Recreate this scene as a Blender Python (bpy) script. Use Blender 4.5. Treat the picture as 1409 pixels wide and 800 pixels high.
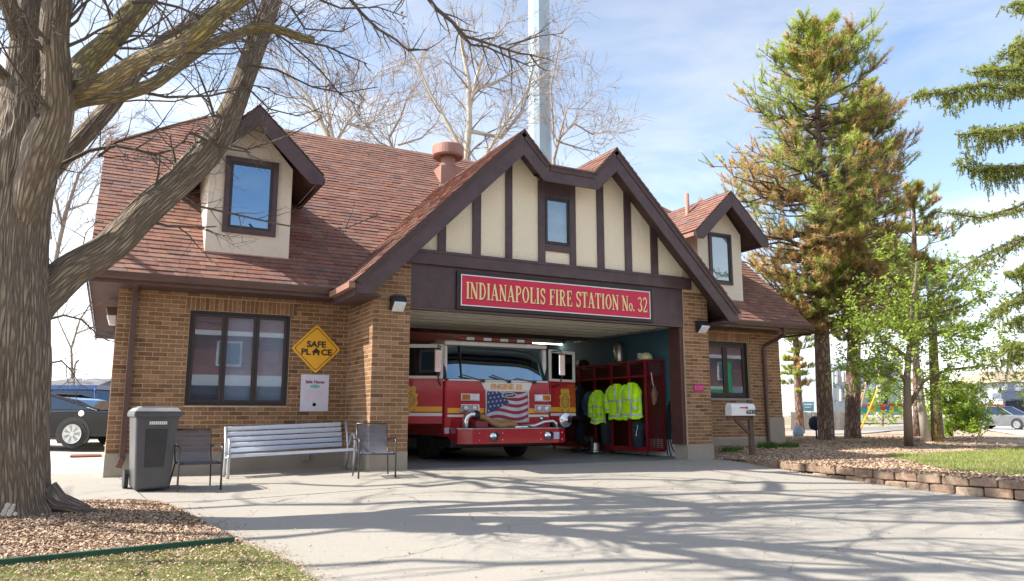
import bpy, bmesh, math, random
import numpy as np
from mathutils import Vector, Matrix
PI = math.pi
R_ = random.Random(7)
sc = bpy.context.scene
for o in list(bpy.data.objects): bpy.data.objects.remove(o)

# ------------------------------------------------------------------ camera, world, sun, exposure
CP = Vector((-4.9457, -13.4735, 1.0004)); PITCH = .1626; YAW = .4867; FPX = 1039.1
cy_, sy_ = math.cos(YAW), math.sin(YAW); cp_, sp_ = math.cos(PITCH), math.sin(PITCH)
FW = Vector((sy_*cp_, cy_*cp_, sp_)); RT = Vector((cy_, -sy_, 0)); UP = RT.cross(FW)
cam = bpy.data.cameras.new('camera'); co = bpy.data.objects.new('camera', cam); sc.collection.objects.link(co)
co.matrix_world = Matrix(((RT.x, UP.x, -FW.x, CP.x), (RT.y, UP.y, -FW.y, CP.y), (RT.z, UP.z, -FW.z, CP.z), (0, 0, 0, 1)))
cam.sensor_width = 36; cam.lens = FPX*36/1409; cam.clip_end = 3000; cam.clip_start = .05
sc.camera = co
def ray(x, y): return FW + RT*((x-704.5)/FPX) - UP*((y-400)/FPX)
def at(x, y, d): return CP + ray(x, y)*d                       # point on the ray through a photo pixel, d metres deep
def proj(p):
    d = Vector(p)-CP; z = d.dot(FW)
    return 704.5+FPX*d.dot(RT)/z, 400-FPX*d.dot(UP)/z, z

SUN = Vector((1, -.27, -.97)).normalized()                     # direction the light travels
sun = bpy.data.lights.new('sun', 'SUN'); so = bpy.data.objects.new('sun', sun); sc.collection.objects.link(so)
so.rotation_euler = SUN.to_track_quat('-Z', 'Y').to_euler(); sun.energy = 4.3; sun.angle = math.radians(.5); sun.color = (1, .94, .84)
EL = math.asin(-SUN.z); AZ = math.atan2(-SUN.x, -SUN.y)
w = bpy.data.worlds.new('World'); sc.world = w; w.use_nodes = True
nt = w.node_tree; N = nt.nodes; Lk = nt.links; N.clear()
sky = N.new('ShaderNodeTexSky'); sky.sky_type = 'NISHITA'; sky.sun_disc = False
sky.sun_elevation = EL; sky.sun_rotation = AZ; sky.air_density = 1.1; sky.dust_density = .6; sky.ozone_density = 2.5
tc = N.new('ShaderNodeTexCoord'); mp = N.new('ShaderNodeMapping'); mp.inputs['Scale'].default_value = (1.1, 1.1, 3.4); mp.inputs['Rotation'].default_value = (.25, .3, .5)
n1 = N.new('ShaderNodeTexNoise'); n1.inputs['Scale'].default_value = 2.1; n1.inputs['Detail'].default_value = 7; n1.inputs['Roughness'].default_value = .56; n1.inputs['Distortion'].default_value = .5
rp = N.new('ShaderNodeValToRGB'); rp.color_ramp.elements[0].position = .36; rp.color_ramp.elements[1].position = .70
rp.color_ramp.elements[0].color = (.16, .16, .16, 1); rp.color_ramp.elements[1].color = (.78, .78, .78, 1)
mx = N.new('ShaderNodeMix'); mx.data_type = 'RGBA'
bw = N.new('ShaderNodeRGBToBW'); gn = N.new('ShaderNodeMath'); gn.operation = 'MULTIPLY_ADD'; gn.inputs[1].default_value = 1.75; gn.inputs[2].default_value = .9
hs_ = N.new('ShaderNodeHueSaturation'); hs_.inputs['Saturation'].default_value = 1.12; Lk.new(sky.outputs[0], hs_.inputs['Color']); Lk.new(sky.outputs[0], bw.inputs[0]); Lk.new(bw.outputs[0], gn.inputs[0]); Lk.new(gn.outputs[0], mx.inputs[7])
bg = N.new('ShaderNodeBackground'); bg.inputs['Strength'].default_value = .12; ow = N.new('ShaderNodeOutputWorld')
Lk.new(tc.outputs['Generated'], mp.inputs[0]); Lk.new(mp.outputs[0], n1.inputs['Vector']); Lk.new(n1.outputs['Fac'], rp.inputs[0])
Lk.new(rp.outputs[0], mx.inputs[0]); Lk.new(hs_.outputs[0], mx.inputs[6]); Lk.new(mx.outputs[2], bg.inputs['Color']); Lk.new(bg.outputs[0], ow.inputs[0])
sc.view_settings.view_transform = 'Standard'; sc.view_settings.look = 'None'; sc.view_settings.gamma = 1; sc.view_settings.exposure = 1.12
sc.cycles.max_bounces = 8; sc.cycles.transparent_max_bounces = 12

# ------------------------------------------------------------------ helpers
def mat(name, col, rough=.7, metal=0, var=.12, scale=4, col2=None, bump=0, bscale=60, bdist=.01, jit=0, palette=None, coat=0, emit=None, uv=False, stretch=None, spec=None, split=(.35, .65), detail=6, attrcol=False, trans=0):
    m = bpy.data.materials.new(name); m.use_nodes = True; t = m.node_tree; n = t.nodes; l = t.links
    b = n['Principled BSDF']; b.inputs['Roughness'].default_value = rough; b.inputs['Metallic'].default_value = metal
    if coat: b.inputs['Coat Weight'].default_value = coat; b.inputs['Coat Roughness'].default_value = .06
    if spec is not None: b.inputs['Specular IOR Level'].default_value = spec
    c = n.new('ShaderNodeTexCoord'); vec = c.outputs['UV' if uv else 'Object']
    if stretch:
        q = n.new('ShaderNodeMapping'); q.inputs['Scale'].default_value = stretch; l.new(vec, q.inputs[0]); vec = q.outputs[0]
    base = None
    if palette or jit:
        oi = n.new('ShaderNodeObjectInfo'); at_ = n.new('ShaderNodeAttribute'); at_.attribute_name = 'rnd'
        ad = n.new('ShaderNodeMath'); ad.operation = 'ADD'; l.new(oi.outputs['Random'], ad.inputs[0]); l.new(at_.outputs['Fac'], ad.inputs[1])
        fr = n.new('ShaderNodeMath'); fr.operation = 'FRACT'; l.new(ad.outputs[0], fr.inputs[0]); rnd = fr.outputs[0]
    if palette:
        cr = n.new('ShaderNodeValToRGB'); e = cr.color_ramp.elements; cr.color_ramp.interpolation = 'LINEAR'
        for i in range(1, len(palette)-1): e.new(i/(len(palette)-1))
        for i, pc in enumerate(palette): e[i].position = i/(len(palette)-1); e[i].color = (*pc, 1)
        l.new(rnd, cr.inputs[0]); base = cr.outputs[0]
    if attrcol:
        a2 = n.new('ShaderNodeAttribute'); a2.attribute_name = 'tint'; base = a2.outputs['Color']
    nz = n.new('ShaderNodeTexNoise'); nz.inputs['Scale'].default_value = scale; nz.inputs['Detail'].default_value = detail; nz.inputs['Roughness'].default_value = .6; l.new(vec, nz.inputs['Vector'])
    mr = n.new('ShaderNodeMapRange'); mr.inputs[1].default_value = split[0]; mr.inputs[2].default_value = split[1]; l.new(nz.outputs['Fac'], mr.inputs[0])
    if col2:
        mi = n.new('ShaderNodeMix'); mi.data_type = 'RGBA'; l.new(mr.outputs[0], mi.inputs[0])
        if base: l.new(base, mi.inputs[6])
        else: mi.inputs[6].default_value = (*col, 1)
        mi.inputs[7].default_value = (*col2, 1); base = mi.outputs[2]
    hs = n.new('ShaderNodeHueSaturation')
    if base: l.new(base, hs.inputs['Color'])
    else: hs.inputs['Color'].default_value = (*col, 1)
    m2 = n.new('ShaderNodeMapRange'); m2.inputs[3].default_value = 1-var; m2.inputs[4].default_value = 1+var; l.new(mr.outputs[0], m2.inputs[0])
    vo = m2.outputs[0]
    if jit:
        m3 = n.new('ShaderNodeMapRange'); m3.inputs[3].default_value = 1-jit; m3.inputs[4].default_value = 1+jit; l.new(rnd, m3.inputs[0])
        mu = n.new('ShaderNodeMath'); mu.operation = 'MULTIPLY'; l.new(vo, mu.inputs[0]); l.new(m3.outputs[0], mu.inputs[1]); vo = mu.outputs[0]
    l.new(vo, hs.inputs['Value']); l.new(hs.outputs[0], b.inputs['Base Color'])
    if bump:
        bz = n.new('ShaderNodeTexNoise'); bz.inputs['Scale'].default_value = bscale; bz.inputs['Detail'].default_value = 5; l.new(vec, bz.inputs['Vector'])
        bp = n.new('ShaderNodeBump'); bp.inputs['Strength'].default_value = bump; bp.inputs['Distance'].default_value = bdist; l.new(bz.outputs['Fac'], bp.inputs['Height']); l.new(bp.outputs[0], b.inputs['Normal'])
    if emit: b.inputs['Emission Color'].default_value = (*emit[0], 1); b.inputs['Emission Strength'].default_value = emit[1]
    if trans:
        tl = n.new('ShaderNodeBsdfTranslucent'); ms = n.new('ShaderNodeMixShader'); ms.inputs[0].default_value = trans
        l.new(hs.outputs[0], tl.inputs['Color']); l.new(b.outputs[0], ms.inputs[1]); l.new(tl.outputs[0], ms.inputs[2]); l.new(ms.outputs[0], n['Material Output'].inputs['Surface'])
    return m
def glassmat(name, tint=(.8, .88, .9), ior=1.6, see=.6, rough=.02, bump=.0):
    m = bpy.data.materials.new(name); m.use_nodes = True; t = m.node_tree; n = t.nodes; l = t.links; n.clear()
    o = n.new('ShaderNodeOutputMaterial'); f = n.new('ShaderNodeFresnel'); f.inputs['IOR'].default_value = ior
    tr = n.new('ShaderNodeBsdfTransparent'); tr.inputs[0].default_value = (*[c*see for c in tint], 1)
    gl = n.new('ShaderNodeBsdfGlossy'); gl.inputs['Roughness'].default_value = rough; gl.inputs['Color'].default_value = (*tint, 1)
    ge = n.new('ShaderNodeNewGeometry'); sb = n.new('ShaderNodeMath'); sb.operation = 'SUBTRACT'; sb.inputs[0].default_value = 1; l.new(ge.outputs['Backfacing'], sb.inputs[1]); fm = n.new('ShaderNodeMath'); fm.operation = 'MULTIPLY'; l.new(f.outputs[0], fm.inputs[0]); l.new(sb.outputs[0], fm.inputs[1])
    mi = n.new('ShaderNodeMixShader'); l.new(fm.outputs[0], mi.inputs[0]); l.new(tr.outputs[0], mi.inputs[1]); l.new(gl.outputs[0], mi.inputs[2]); l.new(mi.outputs[0], o.inputs[0])
    if bump:
        c = n.new('ShaderNodeTexCoord'); z = n.new('ShaderNodeTexNoise'); z.inputs['Scale'].default_value = 1.6; l.new(c.outputs['Object'], z.inputs['Vector'])
        b = n.new('ShaderNodeBump'); b.inputs['Strength'].default_value = bump; b.inputs['Distance'].default_value = .02; l.new(z.outputs['Fac'], b.inputs['Height']); l.new(b.outputs[0], gl.inputs['Normal'])
    return m
def barkmat(name, plate, groove_shade, sc_=20, st=.16, patch=None, dist=.03):
    m = bpy.data.materials.new(name); m.use_nodes = True; t = m.node_tree; n = t.nodes; l = t.links; b = n['Principled BSDF']; b.inputs['Roughness'].default_value = .95
    c = n.new('ShaderNodeTexCoord'); q = n.new('ShaderNodeMapping'); q.inputs['Scale'].default_value = (1, st, 1); l.new(c.outputs['UV'], q.inputs[0])
    nz = n.new('ShaderNodeTexNoise'); nz.inputs['Scale'].default_value = sc_*.45; nz.inputs['Detail'].default_value = 4; l.new(q.outputs[0], nz.inputs['Vector'])
    ad = n.new('ShaderNodeVectorMath'); ad.operation = 'MULTIPLY_ADD'; ad.inputs[1].default_value = (.09, .06, .0); l.new(nz.outputs['Color'], ad.inputs[0]); l.new(q.outputs[0], ad.inputs[2])
    v = n.new('ShaderNodeTexVoronoi'); v.feature = 'DISTANCE_TO_EDGE'; v.inputs['Scale'].default_value = sc_; v.inputs['Randomness'].default_value = 1; l.new(ad.outputs[0], v.inputs['Vector'])
    r = n.new('ShaderNodeMapRange'); r.inputs[1].default_value = .02; r.inputs[2].default_value = .26; l.new(v.outputs['Distance'], r.inputs[0])
    n2 = n.new('ShaderNodeTexNoise'); n2.inputs['Scale'].default_value = 60; n2.inputs['Detail'].default_value = 6; l.new(q.outputs[0], n2.inputs['Vector'])
    n3 = n.new('ShaderNodeTexNoise'); n3.inputs['Scale'].default_value = 2.2; n3.inputs['Detail'].default_value = 5; l.new(c.outputs['Object'], n3.inputs['Vector'])
    r3 = n.new('ShaderNodeMapRange'); r3.inputs[1].default_value = .42; r3.inputs[2].default_value = .62; l.new(n3.outputs['Fac'], r3.inputs[0])
    mi = n.new('ShaderNodeMix'); mi.data_type = 'RGBA'; mi.inputs[6].default_value = (*plate, 1); mi.inputs[7].default_value = (*(patch or tuple(x*.78 for x in plate)), 1); l.new(r3.outputs[0], mi.inputs[0])
    m2 = n.new('ShaderNodeMix'); m2.data_type = 'RGBA'; m2.inputs[6].default_value = (*groove_shade, 1); l.new(r.outputs[0], m2.inputs[0]); l.new(mi.outputs[2], m2.inputs[7])  # shade of the furrows is painted in with the darker colour
    r4 = n.new('ShaderNodeMapRange'); r4.inputs[1].default_value = .3; r4.inputs[2].default_value = .7; r4.inputs[3].default_value = .72; r4.inputs[4].default_value = 1.25; l.new(n2.outputs['Fac'], r4.inputs[0])
    h = n.new('ShaderNodeHueSaturation'); l.new(m2.outputs[2], h.inputs['Color']); l.new(r4.outputs[0], h.inputs['Value']); l.new(h.outputs[0], b.inputs['Base Color'])
    a2 = n.new('ShaderNodeMath'); a2.operation = 'MULTIPLY_ADD'; l.new(n2.outputs['Fac'], a2.inputs[0]); a2.inputs[1].default_value = .35; l.new(r.outputs[0], a2.inputs[2])
    bp = n.new('ShaderNodeBump'); bp.inputs['Strength'].default_value = 1; bp.inputs['Distance'].default_value = dist; l.new(a2.outputs[0], bp.inputs['Height']); l.new(bp.outputs[0], b.inputs['Normal'])
    return m
def meshmat(name, col, open_=.45, sx=700, emit=None):
    "woven sling or wire mesh: opaque threads with real holes between them"
    m = bpy.data.materials.new(name); m.use_nodes = True; t = m.node_tree; n = t.nodes; l = t.links
    b = n['Principled BSDF']; b.inputs['Base Color'].default_value = (*col, 1); b.inputs['Roughness'].default_value = .6
    tr = n.new('ShaderNodeBsdfTransparent'); mi = n.new('ShaderNodeMixShader'); mi.inputs[0].default_value = open_
    l.new(b.outputs[0], mi.inputs[1]); l.new(tr.outputs[0], mi.inputs[2]); l.new(mi.outputs[0], n['Material Output'].inputs['Surface'])
    return m

WL = {}                                                        # world location of each thing (its parts are built in world coordinates)
def prop(o, label=None, cat=None, group=None, kind=None):
    if label: o['label'] = label
    if cat: o['category'] = cat
    if group: o['group'] = group
    if kind: o['kind'] = kind
    return o
def thing(name, label, cat, loc=(0, 0, 0), group=None, rotz=0):
    o = bpy.data.objects.new(name, None); sc.collection.objects.link(o); o.location = loc; o.rotation_euler = (0, 0, rotz); o.empty_display_size = .2
    WL[o.name] = Vector(loc) if not rotz else Vector((0, 0, 0))
    return prop(o, label, cat, group)
def copy_tree(o, parent=None):
    c = o.copy(); sc.collection.objects.link(c)
    if parent: c.parent = parent
    for ch in [x for x in o.children]: copy_tree(ch, c)
    return c

class MB:
    def __init__(s): s.v = []; s.f = []; s.mi = []; s.r = []; s.uv = {}; s.t = []; s.cm = 0; s.cr = 0.; s.ct = (1, 1, 1)
    def add(s, vs, fs):
        k = len(s.v); s.v.extend(vs)
        for f in fs: s.f.append([i+k for i in f]); s.mi.append(s.cm); s.r.append(s.cr); s.t.append(s.ct)
    def face(s, *pts): s.add([tuple(p) for p in pts], [list(range(len(pts)))])
    def box(s, x0, x1, y0, y1, z0, z1):
        s.add([(x0, y0, z0), (x1, y0, z0), (x1, y1, z0), (x0, y1, z0), (x0, y0, z1), (x1, y0, z1), (x1, y1, z1), (x0, y1, z1)],
              [[0, 3, 2, 1], [4, 5, 6, 7], [0, 1, 5, 4], [1, 2, 6, 5], [2, 3, 7, 6], [3, 0, 4, 7]]); return s
    def bar(s, a, b, wx, wz=None, up=(0, 0, 1)):
        a = Vector(a); b = Vector(b); d = (b-a).normalized(); u = Vector(up)
        if abs(d.dot(u)) > .98: u = Vector((0, 1, 0))
        p = d.cross(u).normalized()*(wx/2); q = p.cross(d).normalized()*((wz or wx)/2)
        vs = [tuple(c+i*p+j*q) for c in (a, b) for i, j in ((-1, -1), (1, -1), (1, 1), (-1, 1))]
        s.add(vs, [[0, 1, 2, 3], [7, 6, 5, 4], [0, 4, 5, 1], [1, 5, 6, 2], [2, 6, 7, 3], [3, 7, 4, 0]]); return s
    def prism(s, pts, y0, y1, ax='y'):
        "outline of (a, b) pairs extruded along an axis"
        n = len(pts); mk = {'y': lambda a, b, c: (a, c, b), 'x': lambda a, b, c: (c, a, b), 'z': lambda a, b, c: (a, b, c)}[ax]
        vs = [mk(a, b, y0) for a, b in pts]+[mk(a, b, y1) for a, b in pts]
        fs = [list(range(n)), list(range(2*n-1, n-1, -1))]+[[i, i+n, (i+1) % n+n, (i+1) % n] for i in range(n)]
        s.add(vs, fs); return s
    def tube(s, pts, rad, n=8, cap=True, wob=0):
        pts = [Vector(p) for p in pts]
        if not hasattr(rad, '__len__'): rad = [rad]*len(pts)
        k = len(s.v); u = None; L = 0; m = len(pts); mr = 6.28*max(rad)
        for i, p in enumerate(pts):
            d = (pts[min(i+1, m-1)]-pts[max(i-1, 0)])
            d = d.normalized() if d.length > 1e-9 else Vector((0, 0, 1))
            if u is None: u = d.orthogonal().normalized()
            else:
                u = u-d*u.dot(d); u = u.normalized() if u.length > 1e-6 else d.orthogonal().normalized()
            w_ = d.cross(u)
            for j in range(n):
                a = 2*PI*j/n; s.v.append(tuple(p+(u*math.cos(a)+w_*math.sin(a))*rad[i]))
        for i in range(m-1):
            L0 = L; L += (pts[i+1]-pts[i]).length
            for j in range(n):
                j2 = (j+1) % n; s.uv[len(s.f)] = ((j/n*mr, L0), ((j+1)/n*mr, L0), ((j+1)/n*mr, L), (j/n*mr, L))
                s.f.append([k+i*n+j, k+i*n+j2, k+(i+1)*n+j2, k+(i+1)*n+j]); s.mi.append(s.cm); s.r.append(s.cr); s.t.append(s.ct)
        if cap and n > 2:
            for ring in ([k+j for j in range(n)][::-1], [k+(m-1)*n+j for j in range(n)]):
                s.f.append(ring); s.mi.append(s.cm); s.r.append(s.cr); s.t.append(s.ct)
        return s
    def lathe(s, prof, c, n=24, ax='z'):
        "profile of (radius, height) turned about an axis through c"
        c = Vector(c); k = len(s.v); m = len(prof)
        for r, h in prof:
            for j in range(n):
                a = 2*PI*j/n; x, y = r*math.cos(a), r*math.sin(a)
                s.v.append(tuple(c+Vector({'z': (x, y, h), 'y': (x, h, y), 'x': (h, x, y)}[ax])))
        for i in range(m-1):
            for j in range(n):
                j2 = (j+1) % n; s.f.append([k+i*n+j, k+i*n+j2, k+(i+1)*n+j2, k+(i+1)*n+j]); s.mi.append(s.cm); s.r.append(s.cr); s.t.append(s.ct)
        for ring, rr in (([k+j for j in range(n)][::-1], prof[0][0]), ([k+(m-1)*n+j for j in range(n)], prof[-1][0])):
            if rr > 1e-4: s.f.append(ring); s.mi.append(s.cm); s.r.append(s.cr); s.t.append(s.ct)
        return s
    def link(s, name, mats, parent=None, smooth=False, bevel=0, local=False, kind=None, label=None, cat=None, group=None, rnd=False, tint=False, uv=False, seg=2):
        me = bpy.data.meshes.new(name); mats = mats if isinstance(mats, (list, tuple)) else [mats]
        off = Vector((0, 0, 0))
        if parent is not None and not local:
            p = parent
            while p.parent: p = p.parent
            off = WL.get(p.name, off)
        va = np.array(s.v, dtype=np.float32).reshape(-1, 3)-np.array(off, dtype=np.float32)
        me.vertices.add(len(va)); me.vertices.foreach_set('co', va.ravel())
        ln = np.array([len(f) for f in s.f], dtype=np.int32); fl = np.fromiter((i for f in s.f for i in f), dtype=np.int32, count=int(ln.sum()))
        me.loops.add(len(fl)); me.loops.foreach_set('vertex_index', fl)
        me.polygons.add(len(ln)); me.polygons.foreach_set('loop_start', np.concatenate([[0], np.cumsum(ln)[:-1]]).astype(np.int32))
        me.polygons.foreach_set('loop_total', ln)
        for m in mats: me.materials.append(m)
        me.polygons.foreach_set('material_index', np.array(s.mi, dtype=np.int32))
        me.polygons.foreach_set('use_smooth', np.full(len(ln), bool(smooth)))
        me.update(calc_edges=True)
        if rnd: a = me.attributes.new('rnd', 'FLOAT', 'FACE'); a.data.foreach_set('value', np.array(s.r, dtype=np.float32))
        if tint:
            a = me.attributes.new('tint', 'FLOAT_COLOR', 'FACE'); tt = np.ones((len(ln), 4), dtype=np.float32); tt[:, :3] = np.array(s.t, dtype=np.float32); a.data.foreach_set('color', tt.ravel())
        if uv and s.uv:
            U = me.uv_layers.new(name='UVMap'); arr = np.zeros((len(fl), 2), dtype=np.float32); st = np.concatenate([[0], np.cumsum(ln)[:-1]])
            for fi, q in s.uv.items():
                for k_, c_ in enumerate(q): arr[st[fi]+k_] = c_
            U.data.foreach_set('uv', arr.ravel())
        me.validate(clean_customdata=False)
        if 'glass' in name or 'pane' in name or 'lens' in name:
            bm2 = bmesh.new(); bm2.from_mesh(me); bmesh.ops.recalc_face_normals(bm2, faces=bm2.faces); bm2.to_mesh(me); bm2.free()
        o = bpy.data.objects.new(name, me); sc.collection.objects.link(o)
        if parent is not None: o.parent = parent
        if bevel:
            bm_ = o.modifiers.new('bevel', 'BEVEL'); bm_.width = bevel; bm_.segments = seg; bm_.limit_method = 'ANGLE'; bm_.angle_limit = math.radians(35)
        return prop(o, label, cat, group, kind)

def textmesh(name, body, size, origin, xdir, zdir, material, parent, depth=.004, align='CENTER', font_w=1., local=False, bold=0.0, sx=1.):
    cu = bpy.data.curves.new(name, 'FONT'); cu.body = body; cu.size = size; cu.extrude = depth; cu.align_x = align; cu.align_y = 'CENTER'; cu.offset = bold; cu.resolution_u = 3
    tmp = bpy.data.objects.new('tmp', cu); sc.collection.objects.link(tmp)
    me = bpy.data.meshes.new_from_object(tmp); bpy.data.objects.remove(tmp); me.name = name
    x = Vector(xdir).normalized(); z = Vector(zdir).normalized(); n = x.cross(z)
    off = Vector((0, 0, 0))
    if parent is not None and not local:
        p = parent
        while p.parent: p = p.parent
        off = WL.get(p.name, off)
    M = Matrix(((x.x*sx, z.x, n.x, origin[0]-off.x), (x.y*sx, z.y, n.y, origin[1]-off.y), (x.z*sx, z.z, n.z, origin[2]-off.z), (0, 0, 0, 1)))
    me.transform(M); me.materials.clear(); me.materials.append(material)
    o = bpy.data.objects.new(name, me); sc.collection.objects.link(o)
    if parent is not None: o.parent = parent
    return o
# ground shape: the pad falls gently towards the street and to the left
def gz(x, y):
    z = -.04*max(0, -y)
    if x < -.7: z -= .03*min(2.5, -x-.7)
    if y > 3 and x < -4: z += .03*min(9, y-3)
    return z
def on_ground(px, py, f=gz):
    z = 0
    for i in range(60):
        d = ray(px, py); t = (z-CP.z)/d.z; P = CP+d*t; z = .5*z+.5*f(P.x, P.y)
    return P

# ------------------------------------------------------------------ materials
m_brick = mat('brick_face', (0, 0, 0), .85, palette=[(.14, .068, .033), (.24, .125, .06), (.30, .163, .082), (.18, .09, .044), (.35, .20, .108), (.225, .113, .054), (.27, .145, .072)], var=.25, scale=30)
m_mortar = mat('mortar', (.54, .42, .27), .95, var=.15, scale=6)
m_conc_base = mat('foundation_concrete', (.40, .34, .27), .9, var=.22, scale=2.2, col2=(.30, .26, .21), bump=.35, bscale=45, bdist=.006)
m_shingle = mat('asphalt_shingle', (0, 0, 0), .92, palette=[(0.167, 0.077, 0.059), (0.230, 0.108, 0.077), (0.261, 0.128, 0.090), (0.158, 0.096, 0.086), (0.239, 0.110, 0.077), (0.198, 0.090, 0.065), (0.279, 0.155, 0.113), (0.180, 0.108, 0.097), (0.248, 0.117, 0.083), (0.140, 0.072, 0.061)], var=.18, scale=14)
m_trim = mat('purple_brown_paint', (.080, .048, .051), .5, var=.2, scale=3.5, bump=.4, bscale=24, bdist=.004, detail=9)
m_trim2 = mat('brown_gutter_metal', (.10, .052, .042), .38, var=.12, scale=3, coat=.15)
m_soffit = mat('soffit_paint', (.075, .042, .038), .6, var=.15, scale=3)
m_stucco = mat('cream_stucco', (.96, .85, .65), .92, var=.09, scale=2.2, col2=(.82, .70, .51), bump=1., bscale=30, bdist=.02, split=(.42, .75), detail=10)
m_stuccoL = mat('pale_stucco', (.82, .74, .62), .92, var=.1, scale=2.0, col2=(.70, .61, .49), bump=1., bscale=30, bdist=.02, detail=10)
m_conc = mat('driveway_concrete', (.385, .355, .31), .9, var=.09, scale=.7, col2=(.31, .28, .24), bump=.4, bscale=90, bdist=.006, detail=12, split=(.3, .72))
def wear(m, crack=.25, dark=.55):
    "hairline cracks, oil spots and fine speckle on a paved surface"
    t = m.node_tree; n = t.nodes; l = t.links; b = n['Principled BSDF']; src = b.inputs['Base Color'].links[0].from_socket; tc_ = n.new('ShaderNodeTexCoord')
    nz = n.new('ShaderNodeTexNoise'); nz.inputs['Scale'].default_value = 1.3; nz.inputs['Detail'].default_value = 5; l.new(tc_.outputs['Object'], nz.inputs['Vector'])
    ad = n.new('ShaderNodeVectorMath'); ad.operation = 'MULTIPLY_ADD'; l.new(nz.outputs['Color'], ad.inputs[0]); ad.inputs[1].default_value = (.9, .9, .9); l.new(tc_.outputs['Object'], ad.inputs[2])
    vo = n.new('ShaderNodeTexVoronoi'); vo.feature = 'DISTANCE_TO_EDGE'; vo.inputs['Scale'].default_value = crack; l.new(ad.outputs[0], vo.inputs['Vector'])
    r1 = n.new('ShaderNodeMapRange'); r1.inputs[1].default_value = .0; r1.inputs[2].default_value = .0035; r1.inputs[3].default_value = dark; r1.inputs[4].default_value = 1; l.new(vo.outputs['Distance'], r1.inputs[0])
    n2 = n.new('ShaderNodeTexNoise'); n2.inputs['Scale'].default_value = 38; n2.inputs['Detail'].default_value = 4; l.new(tc_.outputs['Object'], n2.inputs['Vector'])
    r2 = n.new('ShaderNodeMapRange'); r2.inputs[1].default_value = .3; r2.inputs[2].default_value = .7; r2.inputs[3].default_value = .9; r2.inputs[4].default_value = 1.08; l.new(n2.outputs['Fac'], r2.inputs[0])
    v3 = n.new('ShaderNodeTexVoronoi'); v3.inputs['Scale'].default_value = 1.1; l.new(tc_.outputs['Object'], v3.inputs['Vector'])
    r3 = n.new('ShaderNodeMapRange'); r3.inputs[1].default_value = .03; r3.inputs[2].default_value = .07; r3.inputs[3].default_value = .72; r3.inputs[4].default_value = 1; l.new(v3.outputs['Distance'], r3.inputs[0])
    m1 = n.new('ShaderNodeMath'); m1.operation = 'MULTIPLY'; l.new(r1.outputs[0], m1.inputs[0]); l.new(r2.outputs[0], m1.inputs[1])
    m2 = n.new('ShaderNodeMath'); m2.operation = 'MULTIPLY'; l.new(m1.outputs[0], m2.inputs[0]); l.new(r3.outputs[0], m2.inputs[1])
    h = n.new('ShaderNodeHueSaturation'); l.new(m2.outputs[0], h.inputs['Value']); l.new(src, h.inputs['Color']); l.new(h.outputs[0], b.inputs['Base Color'])
wear(m_conc)
m_floor = mat('bay_floor_concrete', (.22, .225, .24), .45, var=.18, scale=1.6, bump=.1, bscale=40, bdist=.002)
m_asph = mat('street_asphalt', (.17, .165, .16), .9, var=.15, scale=1.5, bump=.3, bscale=100)
m_dark = mat('dark_frame', (.018, .012, .012), .4, var=.1)
m_bsash = mat('brown_sash', (.032, .024, .023), .4, var=.1)
m_black = mat('black_plastic', (.02, .02, .022), .45, var=.1)
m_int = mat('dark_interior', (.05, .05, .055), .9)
m_blind = mat('window_blind', (.62, .68, .72), .7, var=.05)
m_white = mat('white_paint', (.80, .80, .78), .45, var=.04)
m_chrome = mat('chrome', (.80, .80, .80), .14, 1, var=.04)
m_steel = mat('brushed_steel', (.5, .5, .5), .35, 1, var=.08)
m_red = mat('fire_engine_red', (.46, .010, .024), .22, var=.05, coat=.8)
m_redrack = mat('red_rack_metal', (.26, .013, .022), .4, var=.1)
m_gold = mat('gold_leaf', (.72, .42, .08), .38, var=.12, scale=20)
m_yel = mat('yellow_stripe', (.85, .42, .03), .4, var=.04)
m_signred = mat('sign_red', (.60, .012, .06), .4, var=.04)
m_signcream = mat('sign_letter_cream', (.92, .68, .32), .4, var=.04)
m_signy = mat('sign_yellow', (.93, .47, .02), .4, var=.03)
m_ink = mat('black_ink', (.02, .018, .018), .5, var=.0)
m_tire = mat('tyre_rubber', (.025, .025, .025), .85, var=.15, scale=20)
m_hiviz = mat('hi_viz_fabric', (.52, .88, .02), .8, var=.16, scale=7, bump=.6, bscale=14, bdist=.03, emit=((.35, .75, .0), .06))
m_refl = mat('silver_tape', (.62, .66, .66), .4, var=.1)
m_navy = mat('navy_fabric', (.03, .04, .07), .9, var=.2, scale=8, bump=.5, bscale=18, bdist=.02)
m_teal = mat('teal_wall_paint', (.065, .155, .21), .7, var=.08, scale=1.5)
m_ceil = mat('bay_ceiling_paint', (.52, .49, .43), .8, var=.08, scale=3)
m_glass = glassmat('window_glass', (.85, .92, 1), 2.4, .85, .01)
m_glassD = glassmat('dormer_glass', (.42, .68, 1), 4.0, .5, .01)  # blue of the reflected sky is put into the glass colour
m_glassP = glassmat('pale_glass', (.85, .93, 1), 2.6, .9, .01)
m_wind = glassmat('windscreen_glass', (.55, .8, 1), 4.0, .3, .02)
m_bluegrey = mat('bench_slat_metal', (.64, .70, .80), .4, .15, var=.05, scale=6)
m_benchleg = mat('bench_leg_metal', (.50, .52, .55), .35, .5, var=.08)
m_chairfr = mat('chair_frame_bronze', (.085, .08, .085), .35, .6, var=.08)
m_sling = meshmat('chair_sling', (.10, .115, .15), .30)
m_bin = mat('grey_bin_plastic', (.085, .085, .09), .42, var=.1, scale=3, bump=.1, bscale=90, bdist=.001)
m_wood = mat('weathered_post_wood', (.13, .085, .06), .9, var=.2, scale=5, stretch=(8, 8, 1), bump=.4, bscale=30)
m_tower = mat('galvanised_tower', (.36, .44, .50), .4, .25, var=.02, scale=.4)
m_copper = mat('vent_copper_paint', (.34, .18, .135), .6, var=.14, scale=3)
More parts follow.
